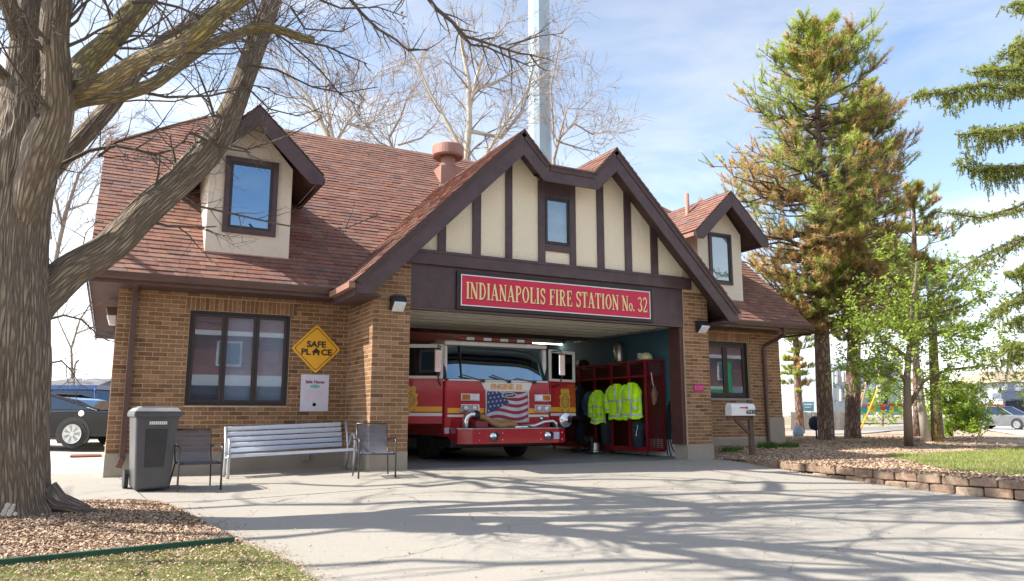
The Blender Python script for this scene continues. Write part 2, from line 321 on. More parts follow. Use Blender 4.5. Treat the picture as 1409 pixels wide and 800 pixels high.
m_stone = mat('retaining_block', (.27, .17, .12), .95, palette=[(.21, .145, .105), (.31, .22, .155), (.25, .17, .12), (.36, .27, .195)], var=.3, scale=9, bump=.9, bscale=22, bdist=.02)
m_mulch = mat('wood_mulch_base', (.34, .23, .16), .95, col2=(.46, .33, .23), var=.25, scale=14, bump=.9, bscale=45, bdist=.03)
m_chip = mat('wood_chip', (0, 0, 0), .9, palette=[(.26, .165, .11), (.46, .32, .215), (.62, .48, .35), (.37, .25, .165), (.52, .385, .27), (.21, .135, .09), (.44, .31, .21)], var=.1)
m_grassb = mat('lawn_soil', (.16, .17, .05), .95, col2=(.24, .20, .10), var=.25, scale=3, bump=.6, bscale=60)
m_blade = mat('grass_blade', (0, 0, 0), .7, palette=[(.14, .24, .03), (.24, .34, .05), (.38, .36, .12), (.19, .30, .04), (.46, .40, .20), (.30, .40, .07)], var=.1, trans=.3)
m_field = mat('far_ground', (.26, .22, .15), .95, col2=(.30, .25, .17), var=.2, scale=.25)
m_bark = barkmat('bark', (.34, .28, .215), (.15, .115, .088), 21, .15, (.27, .225, .175), .02)
m_moss = barkmat('mossy_bark', (.37, .30, .18), (.17, .13, .075), 26, .2, (.38, .33, .10), .016)
m_twig = mat('twig_bark', (.11, .085, .07), .9, var=.2)
m_twigp = mat('pale_twig_bark', (.42, .34, .25), .9, var=.2)
m_syc = mat('sycamore_bark', (.62, .58, .50), .9, col2=(.36, .32, .26), var=.2, scale=3)
m_syct = mat('sycamore_twig', (.30, .24, .20), .9, var=.2)
m_pinebark = barkmat('pine_bark', (.40, .29, .24), (.14, .09, .07), 10, .35, (.33, .22, .17), .03)
m_needle = mat('needles', (1, 1, 1), .7, var=.12, scale=2, attrcol=True, trans=.5)
m_leaf = mat('young_leaves', (1, 1, 1), .6, var=.12, scale=2, attrcol=True, trans=.45)

# ------------------------------------------------------------------ the fire station
FS = thing('fire_station', 'brown brick fire station with red shingle roof, half timbered gable and open engine bay', 'fire station', (3.3, 1.6, 0))
D = 1.62; XL = -4.92; XR = 11.46; W = 6.68; PW = .73; HC = .326; CH = .0813; BL = .248
EY, EZ, MS = .99, 3.43, .92; RX0, RX1 = -5.42, 12.06; RY = 6.6; RZ = EZ+MS*(RY-EY); HZ = 6.88
def mainz(y): return EZ+MS*(y-EY)
def gab(x):                                                    # top of the front gable's roof at x
    a = 3.36+(x+1.22) if x < 2.18 else (6.76-(x-2.18) if x < 2.80 else 6.10)
    b = 3.36+(7.88-x) if x > 4.49 else (6.76-(4.49-x) if x > 3.87 else 6.10)
    return a if x < 3.335 else b
# walls: mortar bodies (brick faces stand 8 mm proud of them)
def wall(boxes):
    m = MB()
    for b in boxes: m.box(*b)
    return m
HT = 3.28
LW = (-3.72, -1.89, 1.16, 2.92); RW = (8.78, 10.32, 1.42, 2.92)
mo = .004
wL = wall([(XL+mo, -3.72, D+mo, D+.3, HC, HT), (-1.89, -PW+mo, D+mo, D+.3, HC, HT), (-3.72, -1.89, D+mo, D+.3, HC, 1.16), (-3.72, -1.89, D+mo, D+.3, 2.92, HT)]).link('wall', m_mortar, FS)
wS = wall([(XL+mo, XL+.3, D+.3, 11.9, HC, HT)]).link('wall', m_mortar, FS)
q_ = MB(); q_.prism([(-PW+mo, HC), (-.002, HC), (-.002, gab(0)-.17), (-PW+mo, gab(-PW)-.17)], mo, D+mo); wP = q_.link('wall', m_mortar, FS)
q_ = MB(); q_.prism([(W+.002, HC), (W+PW-mo, HC), (W+PW-mo, gab(W+PW)-.17), (W+.002, gab(W)-.17)], mo, .42); wQ = q_.link('wall', m_mortar, FS); wall([(W+PW-.2, W+PW-mo, .42, D+.3, HC, 3.5)]).link('wall', m_mortar, FS); q_ = MB(); q_.box(W+PW-.225, W+PW-.201, .43, D+.3, 0, 3.3); BWp = q_
wR = wall([(W+PW-mo, 8.78, D+mo, D+.3, HC, HT), (10.32, XR-mo, D+mo, D+.3, HC, HT), (8.78, 10.32, D+mo, D+.3, HC, 1.42), (8.78, 10.32, D+mo, D+.3, 2.92, HT)]).link('wall', m_mortar, FS)
wall([(XR-.3, XR, D+.3, 11.9, HC, HT), (XL+.3, XR-.3, 11.6, 11.9, 0, HT)]).link('wall', m_mortar, FS)
wall([(-.25, -.05, D+.3, 11.6, 0, HT)]).link('bay_partition', m_ceil, FS)
# foundation
f = MB(); f.box(XL-.012, -PW-.014, D-.016, D+.28, -.3, HC); f.link('foundation', m_conc_base, FS, bevel=.008)
f = MB(); f.box(XL-.012, XL+.27, D+.285, 11.9, -.3, HC); f.link('foundation', m_conc_base, FS)
f = MB(); f.box(-PW-.014, .004, -.014, D+.27, -.3, HC+.001); f.link('pier_foundation', m_conc_base, FS, bevel=.012)
f = MB(); f.box(W-.03, W+PW+.016, -.014, .45, -.3, HC+.001); f.box(W+PW-.2, W+PW+.016, .45, D+.27, -.3, HC+.001); f.link('pier_foundation', m_conc_base, FS, bevel=.012)
f = MB(); f.box(W+PW+.018, 10.90, D-.016, D+.28, -.3, HC+.06); f.link('foundation', m_conc_base, FS, bevel=.008)
f = MB(); f.box(10.904, XR+.012, D-.035, D+.28, -.3, .92); f.link('foundation_panel', m_conc_base, FS, bevel=.01)
# bricks
cells = []                                                     # (wall part, x centre, z, length, height, face, coordinate of the face)
def run(part, a0, a1, z0, z1, holes, face, q, zmax=None, phase=0.):
    k = 0; z = z0
    while z+CH*.6 < z1:
        segs = [(a0, a1)]
        for h in holes:
            if z+CH*.5 > h[2] and z+CH*.5 < h[3]:
                ns = []
                for s0, s1 in segs:
                    if h[1] <= s0 or h[0] >= s1: ns.append((s0, s1)); continue
                    if h[0] > s0: ns.append((s0, h[0]))
                    if h[1] < s1: ns.append((h[1], s1))
                segs = ns
        ph = phase+(BL/2 if k % 2 else 0)
        for s0, s1 in segs:
            i = math.floor((s0-ph)/BL)
            while ph+i*BL < s1:
                b0 = max(s0, ph+i*BL); b1 = min(s1, ph+(i+1)*BL); i += 1
                if b1-b0 < .03: continue
                c = (b0+b1)/2
                if zmax and z+CH > zmax(c): continue
                cells.append((part, c, z+CH/2, b1-b0-.011, CH-.012, face, q))
        z += CH; k += 1
SOL = [(-3.80, -1.82, 2.92, 2.92+.244), (-3.72, -1.89, 1.16, 2.93)]
SOR = [(8.70, 10.40, 2.92, 2.92+.244), (8.78, 10.32, 1.42, 2.93)]
run(wL, XL, -PW, HC, HT, SOL, 'f', D, phase=XL)
run(wR, W+PW, XR, HC+CH, HT, SOR, 'f', D, phase=W+PW)
run(wP, -PW, 0, HC, 4.0, [], 'f', 0, zmax=lambda x: gab(x)-.16, phase=-PW)
run(wQ, W, W+PW, HC, 3.87, [], 'f', 0, phase=W)
run(wP, 0.0, D, HC, 3.3, [], 'l', -PW, phase=.12)
run(wS, D, 11.9, HC, HT, [], 'l', XL, phase=D+.12)
for x0, x1 in ((-3.80, -1.82), (8.70, 10.40)):                 # soldier courses over the windows
    x = x0
    while x < x1-.02: cells.append((wL if x < 0 else wR, x+CH/2, 2.92+.122, CH-.012, .232, 'f', D)); x += CH
def score(c):
    part, a, z, l_, h_, fc, q = c
    if fc != 'f' or abs(l_-(BL-.011)) > .004 or h_ > .1: return -1
    if part is wL and (a < -4.5 or z < .95): return -1
    p = proj((a, q, z)); return 1/p[2]
ordr = sorted(range(len(cells)), key=lambda i: -score(cells[i]))
solo = set(ordr[:298]); rest = MB()
def brickbox(m, c, j=0):
    part, a, z, l_, h_, fc, q = c; dn = .003*(R_.random()-.5)
    if fc == 'f': m.box(a-l_/2, a+l_/2, q+dn, q+.02, z-h_/2, z+h_/2)
    else: m.box(q+dn, q+.02, a-l_/2, a+l_/2, z-h_/2, z+h_/2)
bb = MB(); bb.box(-(BL-.011)/2, (BL-.011)/2, -.001, .02, -(CH-.012)/2, (CH-.012)/2)
proto_b = None
for i, c in enumerate(cells):
    if i in solo:
        if proto_b is None:
            o = bb.link('brick', m_brick, c[0], local=True); proto_b = o.data
        else:
            o = bpy.data.objects.new('brick', proto_b); sc.collection.objects.link(o); o.parent = c[0]
        o.location = Vector((c[1], c[6]+.002*(R_.random()-.5), c[2]))-WL[FS.name]
    else:
        rest.cr = R_.random(); brickbox(rest, c)
rest.link('brickwork', m_brick, FS, rnd=True, kind='stuff')

# windows
def window(x0, x1, z0, z1, y, n, fmat, smat, gmat, back, fw=.055, gap=.05, name='window', sill=True, dep=.10, backcol=None):
    w_ = MB(); o = .0
    w_.box(x0, x0+fw, y-.005, y+dep, z0, z1); w_.box(x1-fw, x1, y-.005, y+dep, z0, z1)
    w_.box(x0+fw, x1-fw, y-.005, y+dep, z1-fw, z1); w_.box(x0+fw, x1-fw, y-.005, y+dep, z0, z0+fw)
    wo = w_.link(name, fmat, FS, bevel=.004)
    iw = (x1-x0-2*fw)/n
    for i in range(n):
        a0 = x0+fw+i*iw; a1 = a0+iw; s_ = MB(); e = .002
        s_.box(a0+e, a0+gap, y+.012, y+.06, z0+fw+e, z1-fw-e); s_.box(a1-gap, a1-e, y+.012, y+.06, z0+fw+e, z1-fw-e)
        s_.box(a0+gap, a1-gap, y+.012, y+.06, z1-fw-gap, z1-fw-e); s_.box(a0+gap, a1-gap, y+.012, y+.06, z0+fw+e, z0+fw+gap)
        so_ = s_.link('sash', smat, wo, bevel=.003)
        g = MB(); g.box(a0+gap-.005, a1-gap+.005, y+.035, y+.041, z0+fw+gap-.005, z1-fw-gap+.005); g.link('pane', gmat, wo)
        b_ = MB()
        if back == 'blind':
            zz = z0+fw+.03
            while zz < z1-fw-.03:
                b_.face((a0+gap-.03, y+.105, zz), (a1-gap+.03, y+.105, zz), (a1-gap+.03, y+.098, zz+.024), (a0+gap-.03, y+.098, zz+.024)); zz += .026
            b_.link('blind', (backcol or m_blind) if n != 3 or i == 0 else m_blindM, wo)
    return wo
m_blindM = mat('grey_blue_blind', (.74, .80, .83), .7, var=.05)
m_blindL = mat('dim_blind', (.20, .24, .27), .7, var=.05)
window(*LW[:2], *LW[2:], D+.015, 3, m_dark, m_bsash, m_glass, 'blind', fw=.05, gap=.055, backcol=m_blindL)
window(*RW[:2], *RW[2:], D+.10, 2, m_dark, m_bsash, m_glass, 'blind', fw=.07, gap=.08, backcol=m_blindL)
s_ = MB(); s_.box(8.74, 10.34, D-.03, D+.1, 1.36, 1.42); s_.link('window_sill', m_conc_base, FS, bevel=.006)
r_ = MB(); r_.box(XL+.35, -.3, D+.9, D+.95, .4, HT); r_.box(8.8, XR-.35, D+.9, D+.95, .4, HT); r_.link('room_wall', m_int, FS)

# roof: deck slabs and shingles
tabs = []                                                      # (origin, a, b, length, height, normal)
def slope(deckname, O, a, b, rng, vmax, exp=.147, tab=.27, thick=.10, deck=None):
    O = Vector(O); a = Vector(a).normalized(); b = Vector(b).normalized(); n = a.cross(b)
    if n.z < 0: n = -n
    k = 0; v = 0
    while v < vmax:
        h = min(exp, vmax-v); iv = rng(v+h*.5)
        ph = R_.random()*tab
        for u0, u1 in iv:
            u = u0-ph
            while u < u1:
                l_ = tab*(.7+.6*R_.random()); c0 = max(u, u0); c1 = min(u+l_, u1); u += l_
                if c1-c0 > .02: tabs.append((O+a*c0+b*v, a, b, c1-c0, h+.012, n))
        v += exp; k += 1
c45 = math.sqrt(.5); cm = math.hypot(1, MS); VM = (RY-EY)*cm
def rngM(v):
    y = EY+v/cm; z = EZ+MS*(y-EY); x0, x1 = RX0, RX1
    if z > HZ: t = (z-HZ)/(RZ-HZ); x0 += 2.15*t; x1 -= 2.15*t
    # leave out what lies under the gable roof
    lo = hi = None
    if z < 6.76:
        lo = -1.22+(z-3.36)+.02 if z < 6.76 else None; hi = 7.88-(z-3.36)-.02
        if z < 6.05 or True: return [(x0, lo), (hi, x1)]
    return [(x0, x1)]
slope('roof', (0, EY-.03, EZ-.025), (1, 0, 0), (0, 1, MS), rngM, VM)
slope('roof', (0, EY-.03+2*(RY-EY)+.06, EZ-.025), (1, 0, 0), (0, -1, MS), lambda v: [(RX0+max(0, (v/cm*MS+EZ-HZ)/(RZ-HZ))*2.15, RX1-max(0, (v/cm*MS+EZ-HZ)/(RZ-HZ))*2.15)], VM, exp=.4, tab=1.)
def yend(z): return EY+(z-EZ)/MS+.12
YF = -.57
def rngG(x_of, sgn):
    def r(v):
        x = x_of(v); z = gab(x); return [(0, yend(z)-YF)]
    return r
def gslope(x0, x1):
    z0, z1 = gab(x0), gab(x1); L = math.hypot(x1-x0, z1-z0); up = z1 > z0
    if up: O = (x0, YF, z0); b = (x1-x0, 0, z1-z0); f = lambda v: x0+(x1-x0)*v/L
    else: O = (x1, YF, z1); b = (x0-x1, 0, z0-z1); f = lambda v: x1+(x0-x1)*v/L
    slope('roof', O, (0, 1, 0), b, lambda v: [(0, yend(max(3.4, O[2]+b[2]*v/L))-YF)], L)
gslope(-1.26, 2.179); gslope(2.181, 2.80); gslope(3.87, 4.489); gslope(4.491, 7.92)
tabs_end_gable = len(tabs)
# jerkinhead ends
def hip(side):
    x0 = RX0 if side < 0 else RX1; s = -side
    yw = (RZ-HZ)/MS; Lh = math.hypot(2.15, RZ-HZ)
    slope('roof', (x0, RY, HZ), (0, 1, 0), (s*2.15, 0, RZ-HZ), lambda v: [(-yw*(1-v/Lh), yw*(1-v/Lh))], Lh)
hip(-1); hip(1)
# dormer roofs
def dormer_geo(xc):
    xa, xb = xc-1.29, xc+1.29
    zt, ze = 6.92, 5.70; Lh = math.hypot(1.29, zt-ze)
    for sx in (-1, 1):
        slope('roof', (xc+sx*1.29, 1.08, ze), (0, 1, 0), (-sx*1.29, 0, zt-ze), lambda v: [(0, EY+(ze+(zt-ze)*v/Lh-EZ)/MS+.08-1.08)], Lh)
dormer_geo(-2.77); dormer_geo(9.42)
dk = MB()
def slab(m, pts, t=.09):
    pts = [Vector(p) for p in pts]; n = (pts[1]-pts[0]).cross(pts[-1]-pts[0]).normalized()
    if n.z < 0: n = -n
    lo = [p-n*.008 for p in pts]; bo = [p-n*t for p in pts]; k = len(pts)
    m.add([tuple(p) for p in lo+bo], [list(range(k)), list(range(2*k-1, k-1, -1))]+[[i, i+k, (i+1) % k+k, (i+1) % k] for i in range(k)])
yb = 2*RY-EY; hy = EY+(HZ-EZ)/MS
slab(dk, [(RX0, EY, EZ), (RX0, hy, HZ), (RX0+2.15, RY, RZ), (RX1-2.15, RY, RZ), (RX1, hy, HZ), (RX1, EY, EZ)][:6])
slab(dk, [(RX0, yb, EZ), (RX0, 2*RY-hy, HZ), (RX0+2.15, RY, RZ), (RX1-2.15, RY, RZ), (RX1, 2*RY-hy, HZ), (RX1, yb, EZ)])
slab(dk, [(RX0, hy, HZ), (RX0, 2*RY-hy, HZ), (RX0+2.15, RY, RZ)]); slab(dk, [(RX1, hy, HZ), (RX1, 2*RY-hy, HZ), (RX1-2.15, RY, RZ)])
RF = dk.link('roof', m_soffit, FS)
dk = MB()
for x0, x1 in ((-1.22, 2.18), (2.18, 2.8), (2.8, 3.87), (3.87, 4.49), (4.49, 7.88)):
    z0, z1 = gab(x0+.001), gab(x1-.001)
    slab(dk, [(x0, YF+.02, z0), (x1, YF+.02, z1), (x1, yend(z1), z1), (x0, yend(z0), z0)], .12)
dk.link('gable_roof', m_soffit, FS)
for xc in (-2.77, 9.42):
    dk = MB()
    for sx in (-1, 1): slab(dk, [(xc+sx*1.29, 1.1, 5.70), (xc, 1.1, 6.92), (xc, EY+(6.92-EZ)/MS, 6.92), (xc+sx*1.29, EY+(5.7-EZ)/MS, 5.70)], .08)
    dk.link('dormer_roof', m_soffit, FS)
# end walls above the eaves
ew = MB()
for xx in (XL+.02, XR-.32):
    ew.prism([(D+.05, HT), (11.85, HT), (2*RY-hy, HZ-.12), (hy, HZ-.12)], xx, xx+.3, 'x')
ew.link('gable_end_wall', m_stuccoL, FS)
# every tab: top face plus butt edge; the 300 that show largest stand as single pieces
def tabscore(t):
    O, a, b, l_, h, n = t; c = O+a*(l_/2)+b*(h/2)
    v = (CP-c).normalized(); f = v.dot(n)
    if f < .05 or l_ < .2 or O.y > 4.2: return -1
    p = proj(c)
    if p[0] < 130 or p[0] > 1110: return -1
    if abs(a.x) > .9 and (-3.6 < c.x < -1.95 or 8.6 < c.x < 10.2) and 1.5 < c.y < 4.2: return -1
    return f/p[2]**2*l_
order = sorted(range(len(tabs)), key=lambda i: -tabscore(tabs[i])); ssolo = set(order[:296]); st = MB()
def tabmesh(m, t, off=Vector((0, 0, 0))):
    O, a, b, l_, h, n = t; th = .020+.012*R_.random(); g = .0015
    p0 = O+a*g-off; p1 = O+a*(l_-g)-off
    A0, A1 = p0+n*.001, p1+n*.001; B0, B1 = p0+n*th, p1+n*th; C0, C1 = p0+b*h+n*(th*.35), p1+b*h+n*(th*.35)
    D0, D1 = p0+b*h, p1+b*h
    m.add([tuple(x) for x in (A0, A1, B0, B1, C0, C1, D0, D1)], [[0, 1, 3, 2], [2, 3, 5, 4], [0, 2, 4, 6], [1, 7, 5, 3]])
for i, t in enumerate(tabs):
    if i in ssolo:
        q = MB(); tabmesh(q, t); q.link('shingle', m_shingle, RF)
    else: st.cr = R_.random(); tabmesh(st, t)
st.link('shingle_courses', m_shingle, FS, rnd=True, kind='stuff')
# flat tar strip between the twin peaks, ridge caps
rc = MB(); rc.box(2.78, 3.89, YF, yend(6.1), 6.1, 6.125); rc.link('flat_roof_strip', m_shingle, FS)
rc = MB(); x = RX0+2.15
while x < RX1-2.2:
    rc.cr = R_.random(); rc.face((x, RY-.15, RZ-.12), (x+.3, RY-.15, RZ-.12), (x+.3, RY, RZ+.03), (x, RY, RZ+.03)); rc.face((x, RY, RZ+.03), (x+.3, RY, RZ+.03), (x+.3, RY+.15, RZ-.12), (x, RY+.15, RZ-.12)); x += .297
for xr, z, y0, y1, hw in ((2.18, 6.765, YF, yend(6.7), .12), (4.49, 6.765, YF, yend(6.7), .12), (-2.77, 6.92, 1.08, 4.6, .12), (9.42, 6.92, 1.08, 4.6, .12)):
    y = y0
    while y < y1:
        rc.cr = R_.random()
        rc.face((xr-hw, y, z-hw+.01), (xr, y, z+.024), (xr, y+.3, z+.02), (xr-hw, y+.3, z-hw+.006)); rc.face((xr, y, z+.024), (xr+hw, y, z-hw+.01), (xr+hw, y+.3, z-hw+.006), (xr, y+.3, z+.02)); y += .26
for x0, s in ((RX0, 1), (RX1, -1)):                            # hip caps
    A = Vector((x0, hy, HZ+.02)); B = Vector((x0+s*2.15, RY, RZ+.02)); k = 9
    for i in range(k):
        rc.cr = R_.random(); p = A.lerp(B, i/k); q = A.lerp(B, (i+1)/k)
        rc.face(p+Vector((0, -.13, -.10)), q+Vector((0, -.13, -.10)), q+Vector((0, 0, .02)), p+Vector((0, 0, .02)))
        rc.face(p+Vector((0, 0, .02)), q+Vector((0, 0, .02)), q+Vector((-s*.1, .1, -.04)), p+Vector((-s*.1, .1, -.04)))
rc.link('ridge_caps', m_shingle, FS, rnd=True, kind='stuff')
# gutters, fascia, soffits
def gutter(x0, x1, y, z, parent=FS):
    g = MB(); pr = [(y-.12, z-.01), (y-.125, z-.045), (y-.10, z-.10), (y-.075, z-.135), (y, z-.135), (y, z-.128), (y-.07, z-.127), (y-.094, z-.096), (y-.117, z-.043), (y-.112, z-.01)]
    g.prism(pr, x0, x1, 'x'); g.box(x0-.004, x0, y-.12, y, z-.13, z-.012); g.box(x1, x1+.004, y-.12, y, z-.13, z-.012)
    return g.link('gutter', m_trim2, parent)
gutter(RX0+.02, -1.30, EY-.01, EZ); gutter(7.96, RX1+.02, EY-.01, EZ)
for q_ in ((RX0, -1.), (7.7, RX1)): fb = MB(); fb.box(*q_, EY, EY+.025, EZ-.2, EZ-.02); fb.link('fascia', m_trim2, FS)
for q_ in ((RX0+.026, -PW, EY+.026, D+.02), (W+PW, RX1-.026, EY+.026, D+.02), (RX0+.026, XL+.05, D+.022, yb), (XR-.05, RX1-.026, D+.022, yb)): sf = MB(); sf.box(*q_, HT-.045, HT-.02); sf.link('soffit', m_soffit, FS)
for xx in (RX0, RX1-.025):
    fb = MB(); fb.box(xx, xx+.025, EY+.026, yb, HT-.06, EZ-.27); fb.link('fascia', m_trim2, FS); fb = MB()
    fb.prism([(EY, EZ-.26), (EY, EZ-.1), (hy, HZ-.1), (2*RY-hy, HZ-.1), (yb, EZ-.1), (yb, EZ-.26), (2*RY-hy, HZ-.28), (hy, HZ-.28)], xx, xx+.024, 'x'); fb.link('rake_board', m_trim2, FS)
# the big front gable
FY0, FY1 = -.53, -.49; vd = .47
def board(name, pts, m=m_trim, y0=FY0, y1=FY1, bevel=.004): b = MB(); b.prism(pts, y0, y1); return b.link(name, m, FS, bevel=bevel)
board('rake_board', [(-1.20, 3.36), (-1.20, 3.12), (-.90, 3.12), (-.86, 3.16+.03), (2.18, 6.24), (2.18, 6.74)])
board('rake_board', [(2.182, 6.74), (2.182, 6.24), (2.665, 5.755), (2.81, 6.08), (2.80, 6.10)])
board('rake_board', [(2.669, 5.755), (4.001, 5.755), (3.862, 6.08), (2.812, 6.08)])
board('rake_board', [(4.488, 6.74), (4.488, 6.24), (4.005, 5.755), (3.866, 6.08), (3.87, 6.10)])
board('rake_board', [(7.86, 3.36), (7.86, 3.12), (7.56, 3.12), (7.52, 3.19), (4.49, 6.24), (4.49, 6.74)])
de = MB()
for (xa, za), (xb, zb) in (((-1.24, 3.345), (2.18, 6.765)), ((2.18, 6.765), (2.8, 6.115)), ((2.8, 6.115), (3.87, 6.115)), ((3.87, 6.115), (4.49, 6.765)), ((4.49, 6.765), (7.90, 3.345))):
    dv = Vector((xb-xa, 0, zb-za)).normalized(); nn = Vector((-dv.z, 0, dv.x))*.012
    de.prism([(xa-nn.x, za-nn.z), (xb-nn.x, zb-nn.z), (xb-3*nn.x, zb-3*nn.z), (xa-3*nn.x, za-3*nn.z)], YF+.005, FY0)
de.link('drip_edge', m_trim, FS)
# side eaves of the gable: gutter on the left seen end on
m_rust = mat('rust_gutter', (.30, .16, .12), .5, var=.15)
for xs, s in ((-1.22, -1), (7.88, 1)):
    ye = .86; g = MB()
    g.box(min(xs, xs+s*.11), max(xs, xs+s*.11), FY1, ye, 3.22, 3.235); g.box(min(xs+s*.11, xs+s*.118), max(xs+s*.11, xs+s*.118), FY1, ye, 3.22, 3.33); g.box(min(xs-s*.0, xs+s*.008), max(xs, xs+s*.008), FY1, ye, 3.235, 3.34)
    g.box(min(xs, xs+s*.118), max(xs, xs+s*.118), FY1-.004, FY1, 3.22, 3.335); g.link('gutter', m_rust, FS)
for q_, r_2 in (((-1.2, -PW-.001), (-1.218, -1.2)), ((W+PW+.001, 7.86), (7.86, 7.878))): ls = MB(); ls.box(*q_, FY1, EY, 3.10, 3.125); ls.box(*r_2, FY1, EY, 3.10, 3.30); ls.link('soffit', m_trim, FS)
# stucco field
sp = [(-.35, 4.13), (7.03, 4.13), (7.03, gab(7.03)-.14), (4.49, 6.6), (3.95, 6.02), (2.74, 6.02), (2.18, 6.6), (-.35, gab(-.35)-.14)]

cuts = [-.35, .62, 1.38, 2.11, 2.90, 3.675, 4.40, 5.15, 5.88, 7.03]
def topz(x): return (gab(x)-.14) if x <= 2.18 or x >= 4.49 else (6.6-abs(x-2.18)*.58/.56 if x < 2.74 else (6.02 if x < 3.95 else 6.6-(4.49-x)*.58/.54))
for xa, xb_ in zip(cuts, cuts[1:]):
    if xa == 2.90: pts = [(xa, 4.13), (xb_, 4.13), (xb_, 4.5), (xa, 4.5)]
    else: pts = [(xa, 4.13), (xb_, 4.13)]+[(x, topz(x)) for x in sorted({xa, xb_}|{v for v in (2.18, 2.74, 3.95, 4.49) if xa < v < xb_}, reverse=True)]
    b = MB(); b.prism(pts, .03, .1); b.link('stucco_panel', m_stucco, FS)
b = MB(); b.box(0, W, .165, .3, 3.02, 4.13); b.prism([(-.2, 4.14), (W+.2, 4.14), (4.49, 6.4), (3.9, 5.9), (2.8, 5.9), (2.18, 6.4)], .165, .25); b.link('gable_backing', m_soffit, FS)
def under(x): return gab(x)-.15
def timber(x0, x1, z0=4.14, z1=None):
    pts = [(x0, z0), (x1, z0)]
    if z1 is None: pts += [(x1, under(x1)), (x0, under(x0))]
    else: pts += [(x1, z1), (x0, z1)]
    b = MB(); b.prism(pts, -.012, .032); b.link('timber', m_trim, FS, bevel=.003)
for x0, x1 in ((.54, .71), (1.29, 1.47), (2.04, 2.19), (4.32, 4.49), (5.06, 5.24), (5.79, 5.98)): timber(x0, x1)
timber(2.82, 2.98); timber(3.60, 3.75); timber(2.982, 3.598, 5.60, 6.02); timber(2.982, 3.598, 4.42, 4.57)
b = MB(); b.box(-.22, 6.9, -.06, .028, 3.87, 4.138); b.link('beam', m_trim, FS, bevel=.006)
b = MB(); b.box(-.0, 6.68, -.075, -.062, 4.095, 4.15); b.link('beam_cap', m_trim, FS, bevel=.003)
b = MB(); b.box(.004, W-.004, .02, .16, 3.02, 3.868); b.link('header_panel', m_trim, FS)
b = MB(); b.box(.004, W-.03, -.01, .18, 2.985, 3.018); b.link('header_trim', m_trim2, FS)
window(2.982, 3.598, 4.575, 5.598, -.02, 1, m_bsash, m_bsash, m_glassP, 'blind', fw=.03, gap=.03, dep=.06, backcol=mat('pale_blind', (.45, .52, .55), .7))
# jamb of the opening on the right
j = MB(); j.box(W-.10, W-.004, .05, .45, HC+.002, 3.018); j.link('door_jamb', mat('jamb_brown', (.085, .035, .03), .5), FS, bevel=.004)
# dormers
def dormer(xc, fm):
    x0, x1 = xc-.78, xc+.78; zb = mainz(D)
    f_ = MB(); f_.prism([(x0, zb-.05), (x1, zb-.05), (x1, 5.9), (xc, 6.78), (x0, 5.9)], D, D+.12); do = f_.link('dormer_wall', fm, FS)
    s = MB()
    for xa in (x0, x1-.1): s.prism([(D+.12, zb-.05), (D+.12, 5.9), (EY+(5.9-EZ)/MS, 5.9), (D+.12, mainz(D+.12)-.05)], xa, xa+.1, 'x')
    s.link('dormer_cheek', fm, FS)
    for sx in (-1, 1):
        q = MB(); P = lambda u, z: (xc+sx*u, z)
        pts = [P(0.001, 6.90), P(0.001, 6.50), P(1.03, 5.50), P(1.27, 5.50), P(1.29, 5.68)]
        q.prism(pts if sx < 0 else pts[::-1], 1.085, 1.125); q.link('rake_board', m_trim, FS, bevel=.003)
        e = MB(); yy = EY+(5.6-EZ)/MS; e.box(*sorted((xc+sx*1.27, xc+sx*1.33)), 1.13, yy, 5.56, 5.66); e.link('gutter', m_copper if sx < 0 and xc > 0 else m_trim, FS)
    fl = MB(); fl.box(x0-.02, x1+.02, D-.02, D-.001, zb-.0, zb+.045); fl.link('flashing', m_copper, FS)
    wx = -3.27+1.0/2 if xc < 0 else 9.415
    hw = .50 if xc < 0 else .40; z0, z1 = (4.46, 5.98) if xc < 0 else (4.46, 5.86)
    window(wx-hw, wx+hw, z0, z1, D-.05, 1, m_trim, m_bsash, m_glassD if xc < 0 else m_glassP, 'blind', fw=.10 if xc < 0 else .06, gap=.05, backcol=m_int if xc < 0 else mat('grey_curtain', (.5, .56, .62), .8))
dormer(-2.77, m_stuccoL); dormer(9.42, m_stuccoL)
# roof vent, vent pipe
vx, vy = 3.02, 5.45; vz = mainz(vy)
v = MB(); v.prism([(vy-.30, mainz(vy-.30)-.03), (vy+.22, mainz(vy+.22)-.03), (vy+.22, vz+.28), (vy-.30, vz+.28)], vx-.33, vx+.30, 'x'); VO = v.link('roof_vent', m_copper, FS, bevel=.01)
v = MB(); v.lathe([(.29, .27), (.21, .44), (.21, .70)], (vx, vy, vz), 28); v.link('vent_neck', m_copper, VO, smooth=True)
v = MB(); v.lathe([(.20, .66), (.42, .62), (.45, .66), (.45, .92), (.43, .95), (.0, 1.0)], (vx, vy, vz), 32); v.link('vent_cap', m_copper, VO)
v = MB(); v.box(vx-.42, vx+.42, vy-.42, vy-.36, mainz(vy-.42)-.02, mainz(vy-.42)+.05); v.link('flashing', m_white, VO)
pz = 6.6; v = MB(); v.lathe([(.13, -.14), (.06, .03), (.06, .62), (.045, .62), (.045, .5)], (8.98, 2.35, 6.50), 16); v.link('vent_pipe', m_copper, FS, smooth=True)
